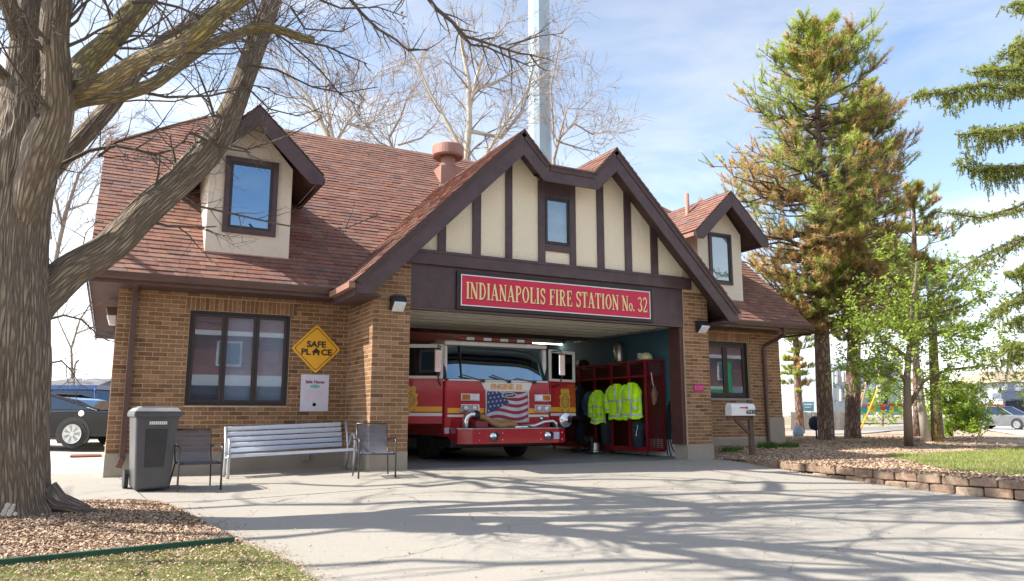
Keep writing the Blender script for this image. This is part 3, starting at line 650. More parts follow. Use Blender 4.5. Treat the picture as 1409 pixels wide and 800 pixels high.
# downspouts
d = MB(); d.bar((-4.66, D-.09, 3.30), (-4.66, D-.06, .22), .10, .08, up=(0, 1, 0)); d.bar((-4.66, EY-.04, 3.33), (-4.66, D-.07, 3.16), .08, .08); d.bar((-4.66, D-.06, .24), (-4.70, D-.24, .12), .10, .08, up=(0, 1, 0)); d.link('downspout', m_trim2, FS, bevel=.01)
d = MB(); d.tube([(10.95, EY-.05, 3.30), (10.95, EY-.05, 3.12), (10.92, 1.15, 3.02), (10.80, D-.10, 2.86), (10.80, D-.07, 2.72), (10.80, D-.07, .30), (10.84, D-.10, .22), (10.94, D-.30, .17)], .05, 8); d.link('downspout', m_trim2, FS)
# side porch beyond the right corner
d = MB(); d.box(XR+.02, XR+.16, 3.4, 3.55, 0, 2.7); d.link('porch_post', m_trim, FS); d = MB(); d.prism([(XR+.0, 2.75), (XR+.75, 2.68), (XR+.75, 2.78), (XR, 3.0)], 2.9, 4.6); d.link('porch_roof', m_trim, FS)
d = MB(); d.box(XR+.02, XR+.4, 3.6, 3.66, .1, 2.6); d.link('porch_screen', m_soffit, FS)
# small outlet box on the wall
d = MB(); d.box(-1.55, -1.43, D-.07, D-.017, .12, .27); d.link('outlet_box', m_conc_base, FS, bevel=.006)
# engine bay inside
BX0, BX1 = -.05, 7.185
b = MB(); b.box(BX1, BX1+.02, .43, 11.6, 0, 3.3); b.link('bay_wall', m_teal, FS)
b = MB(); b.box(BX1-.012, BX1-.001, .43, 11.6, 0, .40); b.link('wall_skirting', m_white, FS)
b = MB(); b.box(BX0, BX1, 11.54, 11.6, 0, 3.3); b.link('bay_back_wall', mat('grey_wall_paint', (.16, .17, .18), .8), FS)
b = MB(); b.box(-.7, BX1, .3, 11.6, 3.30, 3.34); b.link('bay_ceiling', m_ceil, FS)
for i in range(6):
    b = MB(); y0 = .42+i*.54; b.box(.06, W-.06, y0, y0+.52, 3.06, 3.10); b.box(.06, W-.06, y0+.02, y0+.05, 3.035, 3.06); b.box(.06, W-.06, y0+.25, y0+.28, 3.04, 3.06); b.link('overhead_door_panel', m_ceil, FS, bevel=.004)
for xx in (.03, W-.05):
    b = MB(); b.box(xx-.025, xx+.025, .4, 4.6, 3.0, 3.05); b.link('door_track', m_steel, FS)
b = MB(); b.box(.0, W, 3.9, 4.0, 3.0, 3.28); b.link('ceiling_beam', m_trim, FS)
for px_, Y in ((3.2, 4.4), (1.2, 4.9), (4.2, 7.5), (6.6, 6.2)):
    l_ = MB(); l_.box(px_-.62, px_+.62, Y-.07, Y+.07, 3.12, 3.20); L_ = l_.link('ceiling_light', m_white, FS)
    l_ = MB(); l_.box(px_-.58, px_+.58, Y-.05, Y+.05, 3.10, 3.119); l_.link('tube', mat('lit_tube', (.9, .85, .7), .5, emit=((1, .9, .7), 6)), L_)

# ------------------------------------------------------------------ ground
def sheet(name, x0, x1, y0, y1, nx, ny, f, m, kind='structure', parent=None, label=None):
    g = MB(); vs = [(x0+(x1-x0)*i/nx, y0+(y1-y0)*j/ny) for j in range(ny+1) for i in range(nx+1)]
    vs = [(x, y, f(x, y)) for x, y in vs]
    g.add(vs, [[j*(nx+1)+i, j*(nx+1)+i+1, (j+1)*(nx+1)+i+1, (j+1)*(nx+1)+i] for j in range(ny) for i in range(nx)])
    return g.link(name, m, parent, smooth=True, kind=kind)
b = MB(); b.box(-600, 700, -400, 900, -3.0, -2.4); b.link('ground', m_field, kind='structure')
g = sheet('far_field', 11.5, 420, 14, 620, 40, 40, lambda x, y: -.10, m_field)
g = sheet('far_field', -420, -4.93, 34, 620, 20, 20, lambda x, y: .14, m_field)
sheet('driveway', -40, 8.6, -34, 0, 120, 90, gz, m_conc)
sheet('driveway', -40, -.70, 0, 3, 60, 6, gz, m_conc)
sheet('parking_lot', -60, XL+.05, 3, 34, 30, 30, gz, mat('parking_concrete', (.58, .53, .45), .9, col2=(.48, .44, .38), var=.1, scale=.8, bump=.3, bscale=100))
b = MB(); b.box(-.70, BX1, -.004, 11.6, -.12, .002); b.link('bay_floor', m_floor, FS)
b = MB(); b.box(-60, 200, -60, -34, -1.5, -1.36); b.link('street', m_asph, kind='structure')
# lawn to the right of the drive: edge of the block wall follows the drive
EDGE = [(7.46, .0), (7.50, -.9), (7.30, -1.6), (7.10, -2.7), (6.95, -3.6), (6.92, -4.5), (6.93, -5.6), (7.15, -6.8), (7.6, -8.4), (8.3, -10.5), (9.4, -14)]
def edge_x(y):
    for (xa, ya), (xb, yb_) in zip(EDGE, EDGE[1:]):
        if yb_ <= y <= ya: return xa+(xb-xa)*(y-ya)/(yb_-ya)
    return EDGE[0][0] if y > 0 else EDGE[-1][0]
def lawn_z(x, y):
    d = x-edge_x(y); base = .05-.012*max(0, -y-4)
    z = base+.14*max(0, min(1, (y+1.2)/2.6))*max(0, min(1, d/1.2))
    if y > -1.4: z = z*max(0., min(1, d/1.0+.15))
    if x > 20: z -= .012*min(12, x-20)
    return z+.012*math.sin(x*2.1+y*1.3)*min(1, max(0, d))
def in_lawn(x, y): return y < 1.62 or x > XR
lw = MB(); ys = [1.62-.25*i for i in range(0, 64)]; ys2 = [1.62+1.0*i for i in range(0, 34)]
U = [0, .04, .1, .2, .35, .6, 1, 1.6, 2.5, 4, 6, 9, 13, 18, 25, 34, 45, 58]
def strip(rows, xs_of):
    vs = []; n = len(U)
    for y in rows:
        x0 = xs_of(y)
        for u in U: vs.append((x0+u, y, lawn_z(x0+u, y)))
    lw.add(vs, [[j*n+i, j*n+i+1, (j+1)*n+i+1, (j+1)*n+i] for j in range(len(rows)-1) for i in range(n-1)])
strip(ys, edge_x); strip(ys2[::-1], lambda y: XR-.1 if y > 1.63 else XR-.1)
m_bed = mat('mulch_and_soil', (.40, .28, .20), .95, col2=(.52, .39, .28), var=.25, scale=6, bump=.9, bscale=40, bdist=.03)
lw.link('mulch_bed', m_bed, smooth=True, kind='structure')
# the grass patch on the right, inside the mulch
gp = [on_ground(*q, f=lawn_z) for q in [(1215, 626), (1300, 624), (1360, 621), (1409, 616), (1560, 622), (1640, 700), (1409, 655), (1330, 650), (1270, 640)]]
def inpoly(x, y, P):
    c = False; n = len(P)
    for i in range(n):
        a, b_ = P[i], P[i-1]
        if (a[1] > y) != (b_[1] > y) and x < (b_[0]-a[0])*(y-a[1])/(b_[1]-a[1])+a[0]: c = not c
    return c
xs = [p[0] for p in gp]; ys_ = [p[1] for p in gp]
gl = MB(); st_ = .3; x = min(xs)
while x < max(xs):
    y = min(ys_)
    while y < max(ys_):
        if inpoly(x+st_/2, y+st_/2, gp): gl.face((x, y, lawn_z(x, y)+.012), (x+st_, y, lawn_z(x+st_, y)+.012), (x+st_, y+st_, lawn_z(x+st_, y+st_)+.012), (x, y+st_, lawn_z(x, y+st_)+.012))
        y += st_
    x += st_
gl.link('lawn', m_grassb, smooth=True, kind='structure')
def blades(name, pts, hmin, hmax, wd, kind='stuff', m=m_blade):
    b = MB()
    for x, y, z in pts:
        a = R_.random()*2*PI; h = hmin+(hmax-hmin)*R_.random(); lx, ly = (R_.random()-.5)*h*1.2, (R_.random()-.5)*h*1.2; dx, dy = math.cos(a)*wd/2, math.sin(a)*wd/2; b.cr = R_.random()
        b.add([(x-dx, y-dy, z), (x+dx, y+dy, z), (x+lx, y+ly, z+h)], [[0, 1, 2]])
    return b.link(name, m, rnd=True, kind=kind)
pts = []
while len(pts) < 26000:
    x = R_.uniform(min(xs), max(xs)); y = R_.uniform(min(ys_), max(ys_))
    if inpoly(x, y, gp) and (R_.random() < .9): pts.append((x, y, lawn_z(x, y)+.01))
blades('lawn_grass', pts, .03, .07, .012)
# retaining blocks
WALL = thing('block_retaining_wall', 'low curved wall of brown split face blocks edging the raised mulch bed', 'garden wall', (7, -4, -.1))
bk = []; s = 0; P = [Vector((edge_x(y), y, 0)) for y in [-.9-.02*i for i in range(0, 600)]]
acc = 0; last = P[0]; starts = [P[0]]
for p in P[1:]:
    acc += (p-last).length; last = p
    if acc > .40: starts.append(p.copy()); acc = 0
for i in range(len(starts)-1):
    a, b_ = starts[i], starts[i+1]; d_ = (b_-a).normalized(); n_ = Vector((-d_.y, d_.x, 0)); 
    if n_.x < 0: n_ = -n_
    top = lawn_z(a.x+.3, a.y)-.0; bot = gz(a.x, a.y)
    hh = .15; k = 0; z1 = top+.02*R_.random(); 
    while z1 > bot+.02 and k < 3:
        z0 = z1-hh+.006; sh = (.2 if k % 2 else 0)*1.0; q = MB(); jx = .03*(R_.random()-.5); a2 = a+d_*(sh+.008)+n_*(jx-.02+.0*k); b2 = b_+d_*(sh-.008)+n_*(jx+.02*(R_.random()-.5)-.02)
        bul = -n_*.03; mid = (a2+b2)/2+bul; za, zb_ = z0, z1-.01*R_.random()
        pts_ = [(a2.x, a2.y), (mid.x, mid.y), (b2.x, b2.y), ((b2+n_*.24).x, (b2+n_*.24).y), ((a2+n_*.24).x, (a2+n_*.24).y)]
        q.prism(pts_, za, zb_, 'z'); q.link('block', m_stone, WALL, bevel=.02); z1 -= hh; k += 1
# chips of mulch
def chips(name, pts, s0=.02, s1=.055):
    b = MB()
    for x, y, z in pts:
        a = R_.random()*2*PI; l_ = R_.uniform(s0, s1); w_ = l_*R_.uniform(.25, .6); t1, t2 = R_.uniform(-.5, .5)*l_*.6, R_.uniform(-.5, .5)*w_
        ux, uy = math.cos(a)*l_/2, math.sin(a)*l_/2; vx_, vy_ = -math.sin(a)*w_/2, math.cos(a)*w_/2; zz = z+.004+R_.random()*.014; b.cr = R_.random()
        b.add([(x-ux-vx_, y-uy-vy_, zz-t1-t2), (x+ux-vx_, y+uy-vy_, zz+t1-t2), (x+ux+vx_, y+uy+vy_, zz+t1+t2), (x-ux+vx_, y-uy+vy_, zz-t1+t2)], [[0, 1, 2, 3]])
    return b.link(name, m_chip, rnd=True, kind='stuff')
# left bed round the tree
MUL = [(-9.5, -1.95), (-5.49, -1.96), (-4.92, -2.02), (-4.45, -2.10), (-4.25, -2.35), (-4.05, -3.17), (-3.86, -4.3), (-3.66, -5.25), (-5.64, -5.50), (-9.5, -6.0)]
def bed_z(x, y): return gz(x, y)+.035+.07*math.exp(-((x+5.8)**2+(y+3.35)**2)/1.6)
def patch(name, poly, f, m, st_=.12, kind='structure'):
    g = MB(); xs = [p[0] for p in poly]; ys = [p[1] for p in poly]; nx = int((max(xs)-min(xs))/st_)+1; ny = int((max(ys)-min(ys))/st_)+1; idx = {}
    for i in range(nx):
        for j in range(ny):
            x, y = min(xs)+i*st_, min(ys)+j*st_
            if inpoly(x+st_/2, y+st_/2, poly):
                q = []
                for di, dj in ((0, 0), (1, 0), (1, 1), (0, 1)):
                    k = (i+di, j+dj)
                    if k not in idx: idx[k] = len(g.v); g.v.append((x+di*st_, y+dj*st_, f(x+di*st_, y+dj*st_)))
                    q.append(idx[k])
                g.f.append(q); g.mi.append(0); g.r.append(0); g.t.append((1, 1, 1))
    return g.link(name, m, smooth=True, kind=kind)
patch('mulch_bed', MUL, bed_z, m_mulch, .08)
pts = []
while len(pts) < 70000:
    x = R_.uniform(-6.9, -3.4); y = R_.uniform(-5.7, -1.85); e = (R_.random()-.5)*.16
    if inpoly(x+e, y+e*.7, MUL): pts.append((x, y, bed_z(x, y) if inpoly(x, y, MUL) else gz(x, y)))
chips('mulch_chips', pts, .012, .04)
LAW = [(-9.5, -6.06), (-5.64, -5.60), (-3.70, -5.36), (-3.50, -5.9), (-3.40, -6.7), (-3.30, -7.4), (-3.2, -11), (-9.5, -11)]
patch('lawn', LAW, lambda x, y: gz(x, y)+.03, m_grassb, .1)
pts = []; pt2 = []
while len(pts) < 52000:
    x = R_.uniform(-6.2, -3.2); y = R_.uniform(-8.4, -5.3); e = (R_.random()-.5)*.12
    if inpoly(x+e, y, LAW): pts.append((x, y, gz(x, y)+.02))
blades('lawn_grass', pts, .015, .05, .006)
while len(pt2) < 11000:
    x = R_.uniform(-6.2, -3.25); y = R_.uniform(-8.4, -5.3); e = (R_.random()-.5)*.25
    if inpoly(x+e, y+e*.3, LAW) and R_.random() < .35+.65*math.exp(-max(0, (-5.4-y))*1.4): pt2.append((x, y, gz(x, y)+.035))
chips('leaf_litter', pt2, .008, .028)
pts = []
for i in range(52000):
    u = R_.random()**1.6*12; y = R_.uniform(-9, 6); x = (edge_x(y) if y < 1.5 else XR)+u-.03
    if y > 1.55 and x < XR+.05: continue
    if inpoly(x, y, gp) and R_.random() < .93: continue
    pts.append((x, y, lawn_z(x, y)))
chips('mulch_chips', pts, .02, .06)
pts = []
for k in range(1300):
    x = R_.uniform(-4.3, 7.4); y = -R_.random()**.7*9; pts.append((x, y, gz(x, y)))
for k in range(900):
    y = R_.uniform(-9, -.2); x = edge_x(y)-abs(R_.gauss(0, .12))-.01; pts.append((x, y, gz(x, y)))
for k in range(1100):
    q_ = R_.choice([((-4.33, -2.14), (-4.05, -3.17)), ((-4.05, -3.17), (-3.86, -4.3)), ((-3.86, -4.3), (-3.66, -5.25)), ((-3.66, -5.25), (-3.5, -5.9)), ((-3.5, -5.9), (-3.35, -7))]); t_ = R_.random(); x = q_[0][0]+(q_[1][0]-q_[0][0])*t_+abs(R_.gauss(0, .13)); y = q_[0][1]+(q_[1][1]-q_[0][1])*t_; pts.append((x, y, gz(x, y)))
chips('blown_litter', pts, .006, .024)
# plastic edging board
EB = MB(); a = Vector((-8, -5.86, 0)); b_ = Vector((-3.74, -5.30, 0)); n = 14
for i in range(n):
    p = a.lerp(b_, i/n); q = a.lerp(b_, (i+1)/n); p.z = gz(p.x, p.y)+.045; q.z = gz(q.x, q.y)+.045; EB.bar(p, q, .055, .085)
prop(EB.link('garden_edging', mat('green_plastic', (.012, .07, .045), .45), None), 'dark green plastic edging board between the mulch and the grass', 'edging')
# tufts of grass along the foundation on the right
def tuft(px, py, n, r, h, lab):
    p = on_ground(px, py, lawn_z); b = MB()
    for i in range(n):
        a = R_.random()*2*PI; rr = r*math.sqrt(R_.random()); x, y = p.x+rr*math.cos(a), p.y+rr*.5*math.sin(a); hh = h*R_.uniform(.5, 1); lx, ly = (R_.random()-.5)*hh, (R_.random()-.5)*hh; aa = R_.random()*PI; b.cr = R_.random()*.5
        dx, dy = math.cos(aa)*.008, math.sin(aa)*.008; b.add([(x-dx, y-dy, p.z), (x+dx, y+dy, p.z), (x+lx, y+ly, p.z+hh)], [[0, 1, 2]])
    prop(b.link('grass_tuft', mat('tuft_green', (.09, .2, .03), .7, var=.2, trans=.3), rnd=True), lab, 'grass tuft', 'grass tufts along the foundation')
tuft(966, 631, 500, .32, .14, 'green grass tuft against the right pier foot'); tuft(1008, 621, 420, .3, .13, 'green grass tuft left of the mailbox post')
tuft(1056, 617, 600, .32, .2, 'green grass tuft under the right downspout outlet'); tuft(1085, 616, 600, .34, .16, 'green grass tuft by the right corner of the building')

# ------------------------------------------------------------------ the fire engine
FE = thing('fire_engine', 'red and white fire engine parked in the open bay with both cab doors open', 'fire engine', (2.72, 3.4, 0))
TX0, TX1, TY = 1.40, 4.04, 1.6
m_wht = mat('cab_white', (.78, .76, .72), .25, coat=.6, var=.04)
b = MB(); b.prism([(TX0, .52), (TX1, .52), (TX1, 1.76), (TX0, 1.76)], TY, 3.9)
FB = b.link('cab_body', m_red, FE, bevel=.07, seg=4)
b = MB(); b.box(TX0+.02, TX1-.02, TY+.08, 3.88, 2.50, 2.60); b.box(TX0+.02, TX0+.12, TY+.12, 3.86, 1.76, 2.5); b.box(TX1-.12, TX1-.02, TY+.12, 3.86, 1.76, 2.5); b.box(TX0+.12, TX1-.12, 3.7, 3.86, 1.76, 2.5); b.link('cab_roof', m_wht, FE, bevel=.05, seg=3)
b = MB(); b.box(TX0+.12, TX1-.12, 2.3, 2.34, 1.5, 2.45); b.box(TX0+.14, TX1-.14, TY+.1, 2.3, 1.70, 1.765); b.link('cab_interior', m_int, FE)
for xs in (1.95, 3.3):
    b = MB(); b.box(xs-.22, xs+.22, 2.1, 2.26, 1.6, 2.25); b.link('seat', m_black, FE, bevel=.05)
b = MB(); NN = 10; row = []
for i in range(NN+1):
    t = i/NN; x = TX0+.05+(TX1-TX0-.1)*t; bow = .10*(1-(2*t-1)**4); row.append((x, TY+.10-bow))
vs = [(x, y, 1.745) for x, y in row]+[(x, y+.168, 2.515) for x, y in row]
b.add(vs, [[i, i+1, i+NN+2, i+NN+1] for i in range(NN)]); b.link('windscreen', m_wind, FE, smooth=True)
b = MB(); b.tube([v for v in vs[:NN+1]], .022, 6); b.tube([v for v in vs[NN+1:]], .03, 6); b.tube([vs[0], vs[NN+1]], .04, 6); b.tube([vs[NN], vs[-1]], .04, 6); b.tube([((vs[0][0]+.35), TY+.03, 1.76), (vs[0][0]+.35, TY+.14, 2.5)], .018, 5); b.link('windscreen_gasket', m_black, FE)
b = MB(); b.box(TX0+.08, TX1-.08, TY-.03, TY+.05, 1.715, 1.755); b.link('cowl_trim', m_wht, FE, bevel=.01)
for x0, x1 in ((1.75, 2.3), (2.5, 2.95), (3.1, 3.6)):
    b = MB(); b.bar((x1, TY-.045, 1.72), (x0, TY-.045, 1.86 if x0 < 3 else 1.80), .025, .02); b.box(x1-.05, x1+.03, TY-.06, TY-.02, 1.69, 1.75); b.link('wiper', m_black, FE)
b = MB(); b.prism([(2.24, 1.71), (3.54, 1.71), (3.46, 1.515), (2.36, 1.515)], TY-.022, TY+.02); b.link('cowl_panel', m_wht, FE, bevel=.004)
textmesh('lettering', 'ENGINE 32', .155, (2.88, TY-.03, 1.605), (1, 0, 0), (0, 0, 1), mat('letter_orange', (.85, .36, .05), .4), FE, sx=1.05, bold=.004)
# stripes on the front
def strip_y(z0, z1, m, name):
    for x0, x1 in ((TX0+.07, 2.33), (3.42, TX1-.07)):
        b = MB(); b.box(x0, x1, TY-.006, TY+.001, z0, z1); b.link(name, m, FE)
strip_y(1.03, 1.135, m_yel, 'yellow_stripe'); strip_y(.945, .995, m_wht, 'white_stripe')
# flag grille: frame, canton, wavy stripes, stars, oval emblem
GX0, GX1, GZ0, GZ1 = 2.37, 3.40, .85, 1.50; gy = TY-.05
b = MB()
for q in ((GX0-.03, GX0, GZ0-.03, GZ1+.03), (GX1, GX1+.03, GZ0-.03, GZ1+.03), (GX0, GX1, GZ0-.03, GZ0), (GX0, GX1, GZ1, GZ1+.03)): b.box(q[0], q[1], gy-.02, TY, q[2], q[3])
GR = b.link('grille', m_chrome, FE)
m_fr = mat('flag_red', (.30, .012, .03), .5); m_fw = mat('flag_white', (.52, .54, .62), .5); m_fb = mat('flag_blue', (.02, .04, .16), .5)
b = MB(); n = 24
def wz(u, k): return GZ1-(GZ1-GZ0)*k/9-.10+.07*math.sin(u*5.2+.6)+.14*u
for k in range(-2, 12):
    b.cm = 0 if k % 2 else 1
    for i in range(n):
        u0, u1 = i/n, (i+1)/n; x0, x1 = GX0+u0*(GX1-GX0), GX0+u1*(GX1-GX0); c = lambda z: max(GZ0, min(GZ1, z))
        za, zb_, zc, zd = c(wz(u0, k+1)), c(wz(u1, k+1)), c(wz(u1, k)), c(wz(u0, k))
        if zc-zb_ > 1e-4 or zd-za > 1e-4: b.add([(x0, gy, za), (x1, gy, zb_), (x1, gy, zc), (x0, gy, zd)], [[0, 1, 2, 3]])
b.link('flag_stripes', [m_fr, m_fw], GR)
b = MB(); b.prism([(GX0, GZ1), (GX0, 1.02), (GX0+.2, 1.08), (GX0+.46, 1.22), (GX0+.56, 1.26), (GX0+.42, 1.42), (GX0+.34, GZ1)], gy-.006, gy-.002); b.link('flag_canton', m_fb, GR)
b = MB()
for i in range(5):
    for j in range(5):
        cx, cz = GX0+.05+i*.098+(.045 if j % 2 else 0), GZ1-.05-j*.092+.012*i
        if cz < 1.05+.22*(i/5)**1.2+(.02) or cx > GX0+.5-.0*j: continue
        b.prism([(cx+(.030 if k % 2 == 0 else .012)*math.cos(PI/2+k*PI/5), cz+(.030 if k % 2 == 0 else .012)*math.sin(PI/2+k*PI/5)) for k in range(10)], gy-.010, gy-.006)
b.link('stars', m_fw, GR)
b = MB(); b.prism([(2.93+.19*math.cos(a*PI/12), 1.425+.065*math.sin(a*PI/12)) for a in range(24)], gy-.02, gy-.008); b.link('emblem_plate', m_fw, GR)
b = MB(); b.prism([(2.93+.16*math.cos(a*PI/12), 1.425+.045*math.sin(a*PI/12)) for a in range(24)], gy-.024, gy-.0201); b.link('emblem_face', m_ink, GR)
b = MB(); b.bar((2.82, gy-.027, 1.415), (3.04, gy-.027, 1.435), .004, .022, up=(0, 0, 1)); b.bar((2.85, gy-.027, 1.44), (2.9, gy-.027, 1.40), .004, .014); b.link('emblem_script', m_fw, GR)
# lamps
m_amb = mat('amber_lens', (.55, .16, .01), .2, coat=.8); m_lens = mat('clear_lens', (.78, .84, .95), .12, coat=1)
m_refl2 = mat('reflector_bowl', (.55, .56, .58), .15, .9)
for x0, flip in ((1.76, 0), (3.58, 1)):
    hl = MB(); hl.box(x0, x0+.44, TY-.05, TY, 1.285, 1.455); H = hl.link('signal_lamp', m_chrome, FE, bevel=.01)
    b = MB(); b.box(x0+(.03 if not flip else .23), x0+(.21 if not flip else .41), TY-.056, TY-.045, 1.315, 1.425); b.link('amber_lens', m_amb, H)
    b = MB(); b.box(x0+(.23 if not flip else .03), x0+(.41 if not flip else .21), TY-.056, TY-.045, 1.315, 1.425); b.link('clear_lens', m_lens, H)
    hl = MB(); hl.box(x0, x0+.44, TY-.05, TY, 1.05, 1.215); H = hl.link('headlight', m_chrome, FE, bevel=.01)
    for c in (.12, .32):
        b = MB(); b.box(x0+c-.085, x0+c+.085, TY-.054, TY-.048, 1.075, 1.195); b.link('reflector', m_refl2, H)
        b = MB(); b.lathe([(.0, -.075), (.045, -.068), (.06, -.054)], (x0+c, TY, 1.135), 14, 'y'); b.link('bulb_cover', m_lens, H, smooth=True)
# bumper
b = MB(); z0, z1 = .385, .695
b.prism([(1.52, TY+.1), (1.52, 1.18), (1.78, .98), (3.86, .98), (4.14, 1.16), (4.14, TY+.1)], z0, z1, 'z'); BU = b.link('bumper', m_red, FE, bevel=.012)
b = MB(); b.prism([(1.51, TY+.1), (1.51, 1.17), (1.775, .965), (3.865, .965), (4.15, 1.15), (4.15, TY+.1)], z1+.001, z1+.016, 'z'); b.link('bumper_deck', m_steel, BU)
for x in (2.27, 3.60):
    b = MB(); b.lathe([(.105, -.03), (.105, -.005), (.07, -.015), (.06, .03)], (x, .98, .545), 24, 'y'); b.link('tow_eye_ring', m_chrome, BU, smooth=True)
    b = MB(); b.lathe([(.062, -.004), (0, -.004)], (x, .98, .545), 20, 'y'); b.link('tow_eye_hole', m_ink, BU)
b = MB()
for x in (1.93, 2.47, 3.40, 3.99-.05):
    for z in (.47, .61): b.lathe([(.014, -.014), (.018, 0)], (x, .978, z), 8, 'y')
b.link('bolts', m_chrome, BU)
b = MB(); b.box(3.73, 3.87, .966, .978, .47, .62); b.link('badge_plate', m_fw, BU); b = MB(); b.box(1.40, 1.5, 1.56, 1.597, .60, .72); b.link('step_badge', m_fw, FE)
# things on the bumper deck
b = MB(); b.tube([(1.74, 1.25, .70), (1.74, 1.25, .86), (1.76, 1.25, .94), (1.84, 1.25, 1.0), (1.95, 1.25, 1.0), (2.05, 1.27, .97)], .075, 14); b.link('suction_elbow', m_chrome, FE, smooth=True)
b = MB(); b.tube([(1.93, 1.25, .99), (2.03, 1.26, .985)], .095, 14); b.link('suction_cap', m_black, FE, smooth=True)
b = MB(); b.tube([(2.05, 1.27, .96), (2.2, 1.25, .93), (2.36, 1.22, .83), (2.52, 1.2, .76), (2.66, 1.22, .78), (2.8, 1.25, .80), (2.95, 1.25, .76)], .06, 10); b.tube([(2.2, 1.35, .88), (2.5, 1.33, .84), (2.75, 1.3, .84), (2.9, 1.28, .8)], .055, 8); b.link('hose', mat('tan_hose', (.36, .22, .10), .9, bump=.5, bscale=80), FE, smooth=True)
b = MB(); b.box(1.92, 2.2, 1.12, 1.4, .715, .86); b.link('hose_bin', mat('dull_red', (.20, .03, .04), .5), FE, bevel=.01)
b = MB(); b.tube([(3.1, 1.25, .74), (3.4, 1.22, .76), (3.62, 1.2, .84), (3.85, 1.2, .86), (3.93, 1.2, .80), (3.95, 1.2, .71)], .035, 10); b.tube([(2.9, 1.22, .73), (3.3, 1.2, .735)], .03, 8); b.link('grab_rail', m_chrome, FE, smooth=True)
b = MB(); b.lathe([(.04, .1), (.10, .08), (.15, .0), (.165, -.06), (.15, -.08), (.11, -.07), (.10, -.09), (.06, -.08), (.05, -.1), (0, -.1)], (4.20, 1.28, .875), 28, 'y'); b.link('siren', m_chrome, FE, smooth=True)
b = MB(); b.lathe([(.055, 0), (.05, -.04), (.0, -.05)], (3.78, TY-.01, .91), 16, 'y'); b.link('air_horn', m_chrome, FE, smooth=True)
b = MB(); b.box(TX0+.2, TX1-.2, TY+.02, TY+.1, .55, .9); b.link('shadow_panel', m_black, FE)
# light bar
b = MB(); b.box(TX0+.35, TX1-.35, 1.78, 2.08, 2.60, 2.63); LB = b.link('light_bar', m_black, FE)
for i in range(9):
    b = MB(); x = TX0+.37+i*.212; b.box(x, x+.2, 1.77, 2.09, 2.631, 2.70); b.link('light_bar_lens', m_lens if i % 2 else mat('red_lens', (.3, .02, .02), .2, coat=.8), LB, bevel=.01)
for x in (TX0+.42, TX0+.62, TX1-.6):
    b = MB(); b.box(x, x+.12, TY+.07, TY+.085, 2.545, 2.575); b.link('marker_lamp', m_lens, FE)
# wheels, chassis
def wheel(x0, x1, y, r=.50):
    b = MB(); b.lathe([(r*.55, x0), (r*.9, x0), (r, x0+.05), (r, x1-.05), (r*.9, x1), (r*.55, x1)], (0, y, r), 30, 'x'); t = b.link('tyre', m_tire, FE)
    b = MB(); b.lathe([(0, x0+.03), (.16, x0+.02), (.2, x0+.08), (r*.56, x0+.06)], (0, y, r), 24, 'x'); b.link('rim', m_steel, t)
wheel(TX0+.06, TX0+.36, 2.95, .48); wheel(TX1-.36, TX1-.06, 2.95, .48); b = MB(); b.box(TX0+.1, TX1-.1, 1.45, 2.4, .30, .5); b.link('underbody_shade', m_black, FE, bevel=.03); wheel(TX0+.05, TX0+.5, 6.6); wheel(TX1-.5, TX1-.05, 6.6)  # black box under the bumper added to stand in for the shade there
b = MB(); b.box(TX0+.4, TX1-.4, 1.7, 8.6, .42, .62); b.box(TX0+.35, TX1-.35, 2.45, 2.65, .4, .6); b.link('chassis', m_black, FE)
b = MB(); b.box(TX0+.05, TX1-.05, 4.0, 8.8, .7, 2.35); b.link('body', m_red, FE, bevel=.03); b = MB(); b.box(TX0+.051, TX1-.051, 4.0, 4.03, 2.0, 2.45); b.link('body_trim', m_wht, FE)
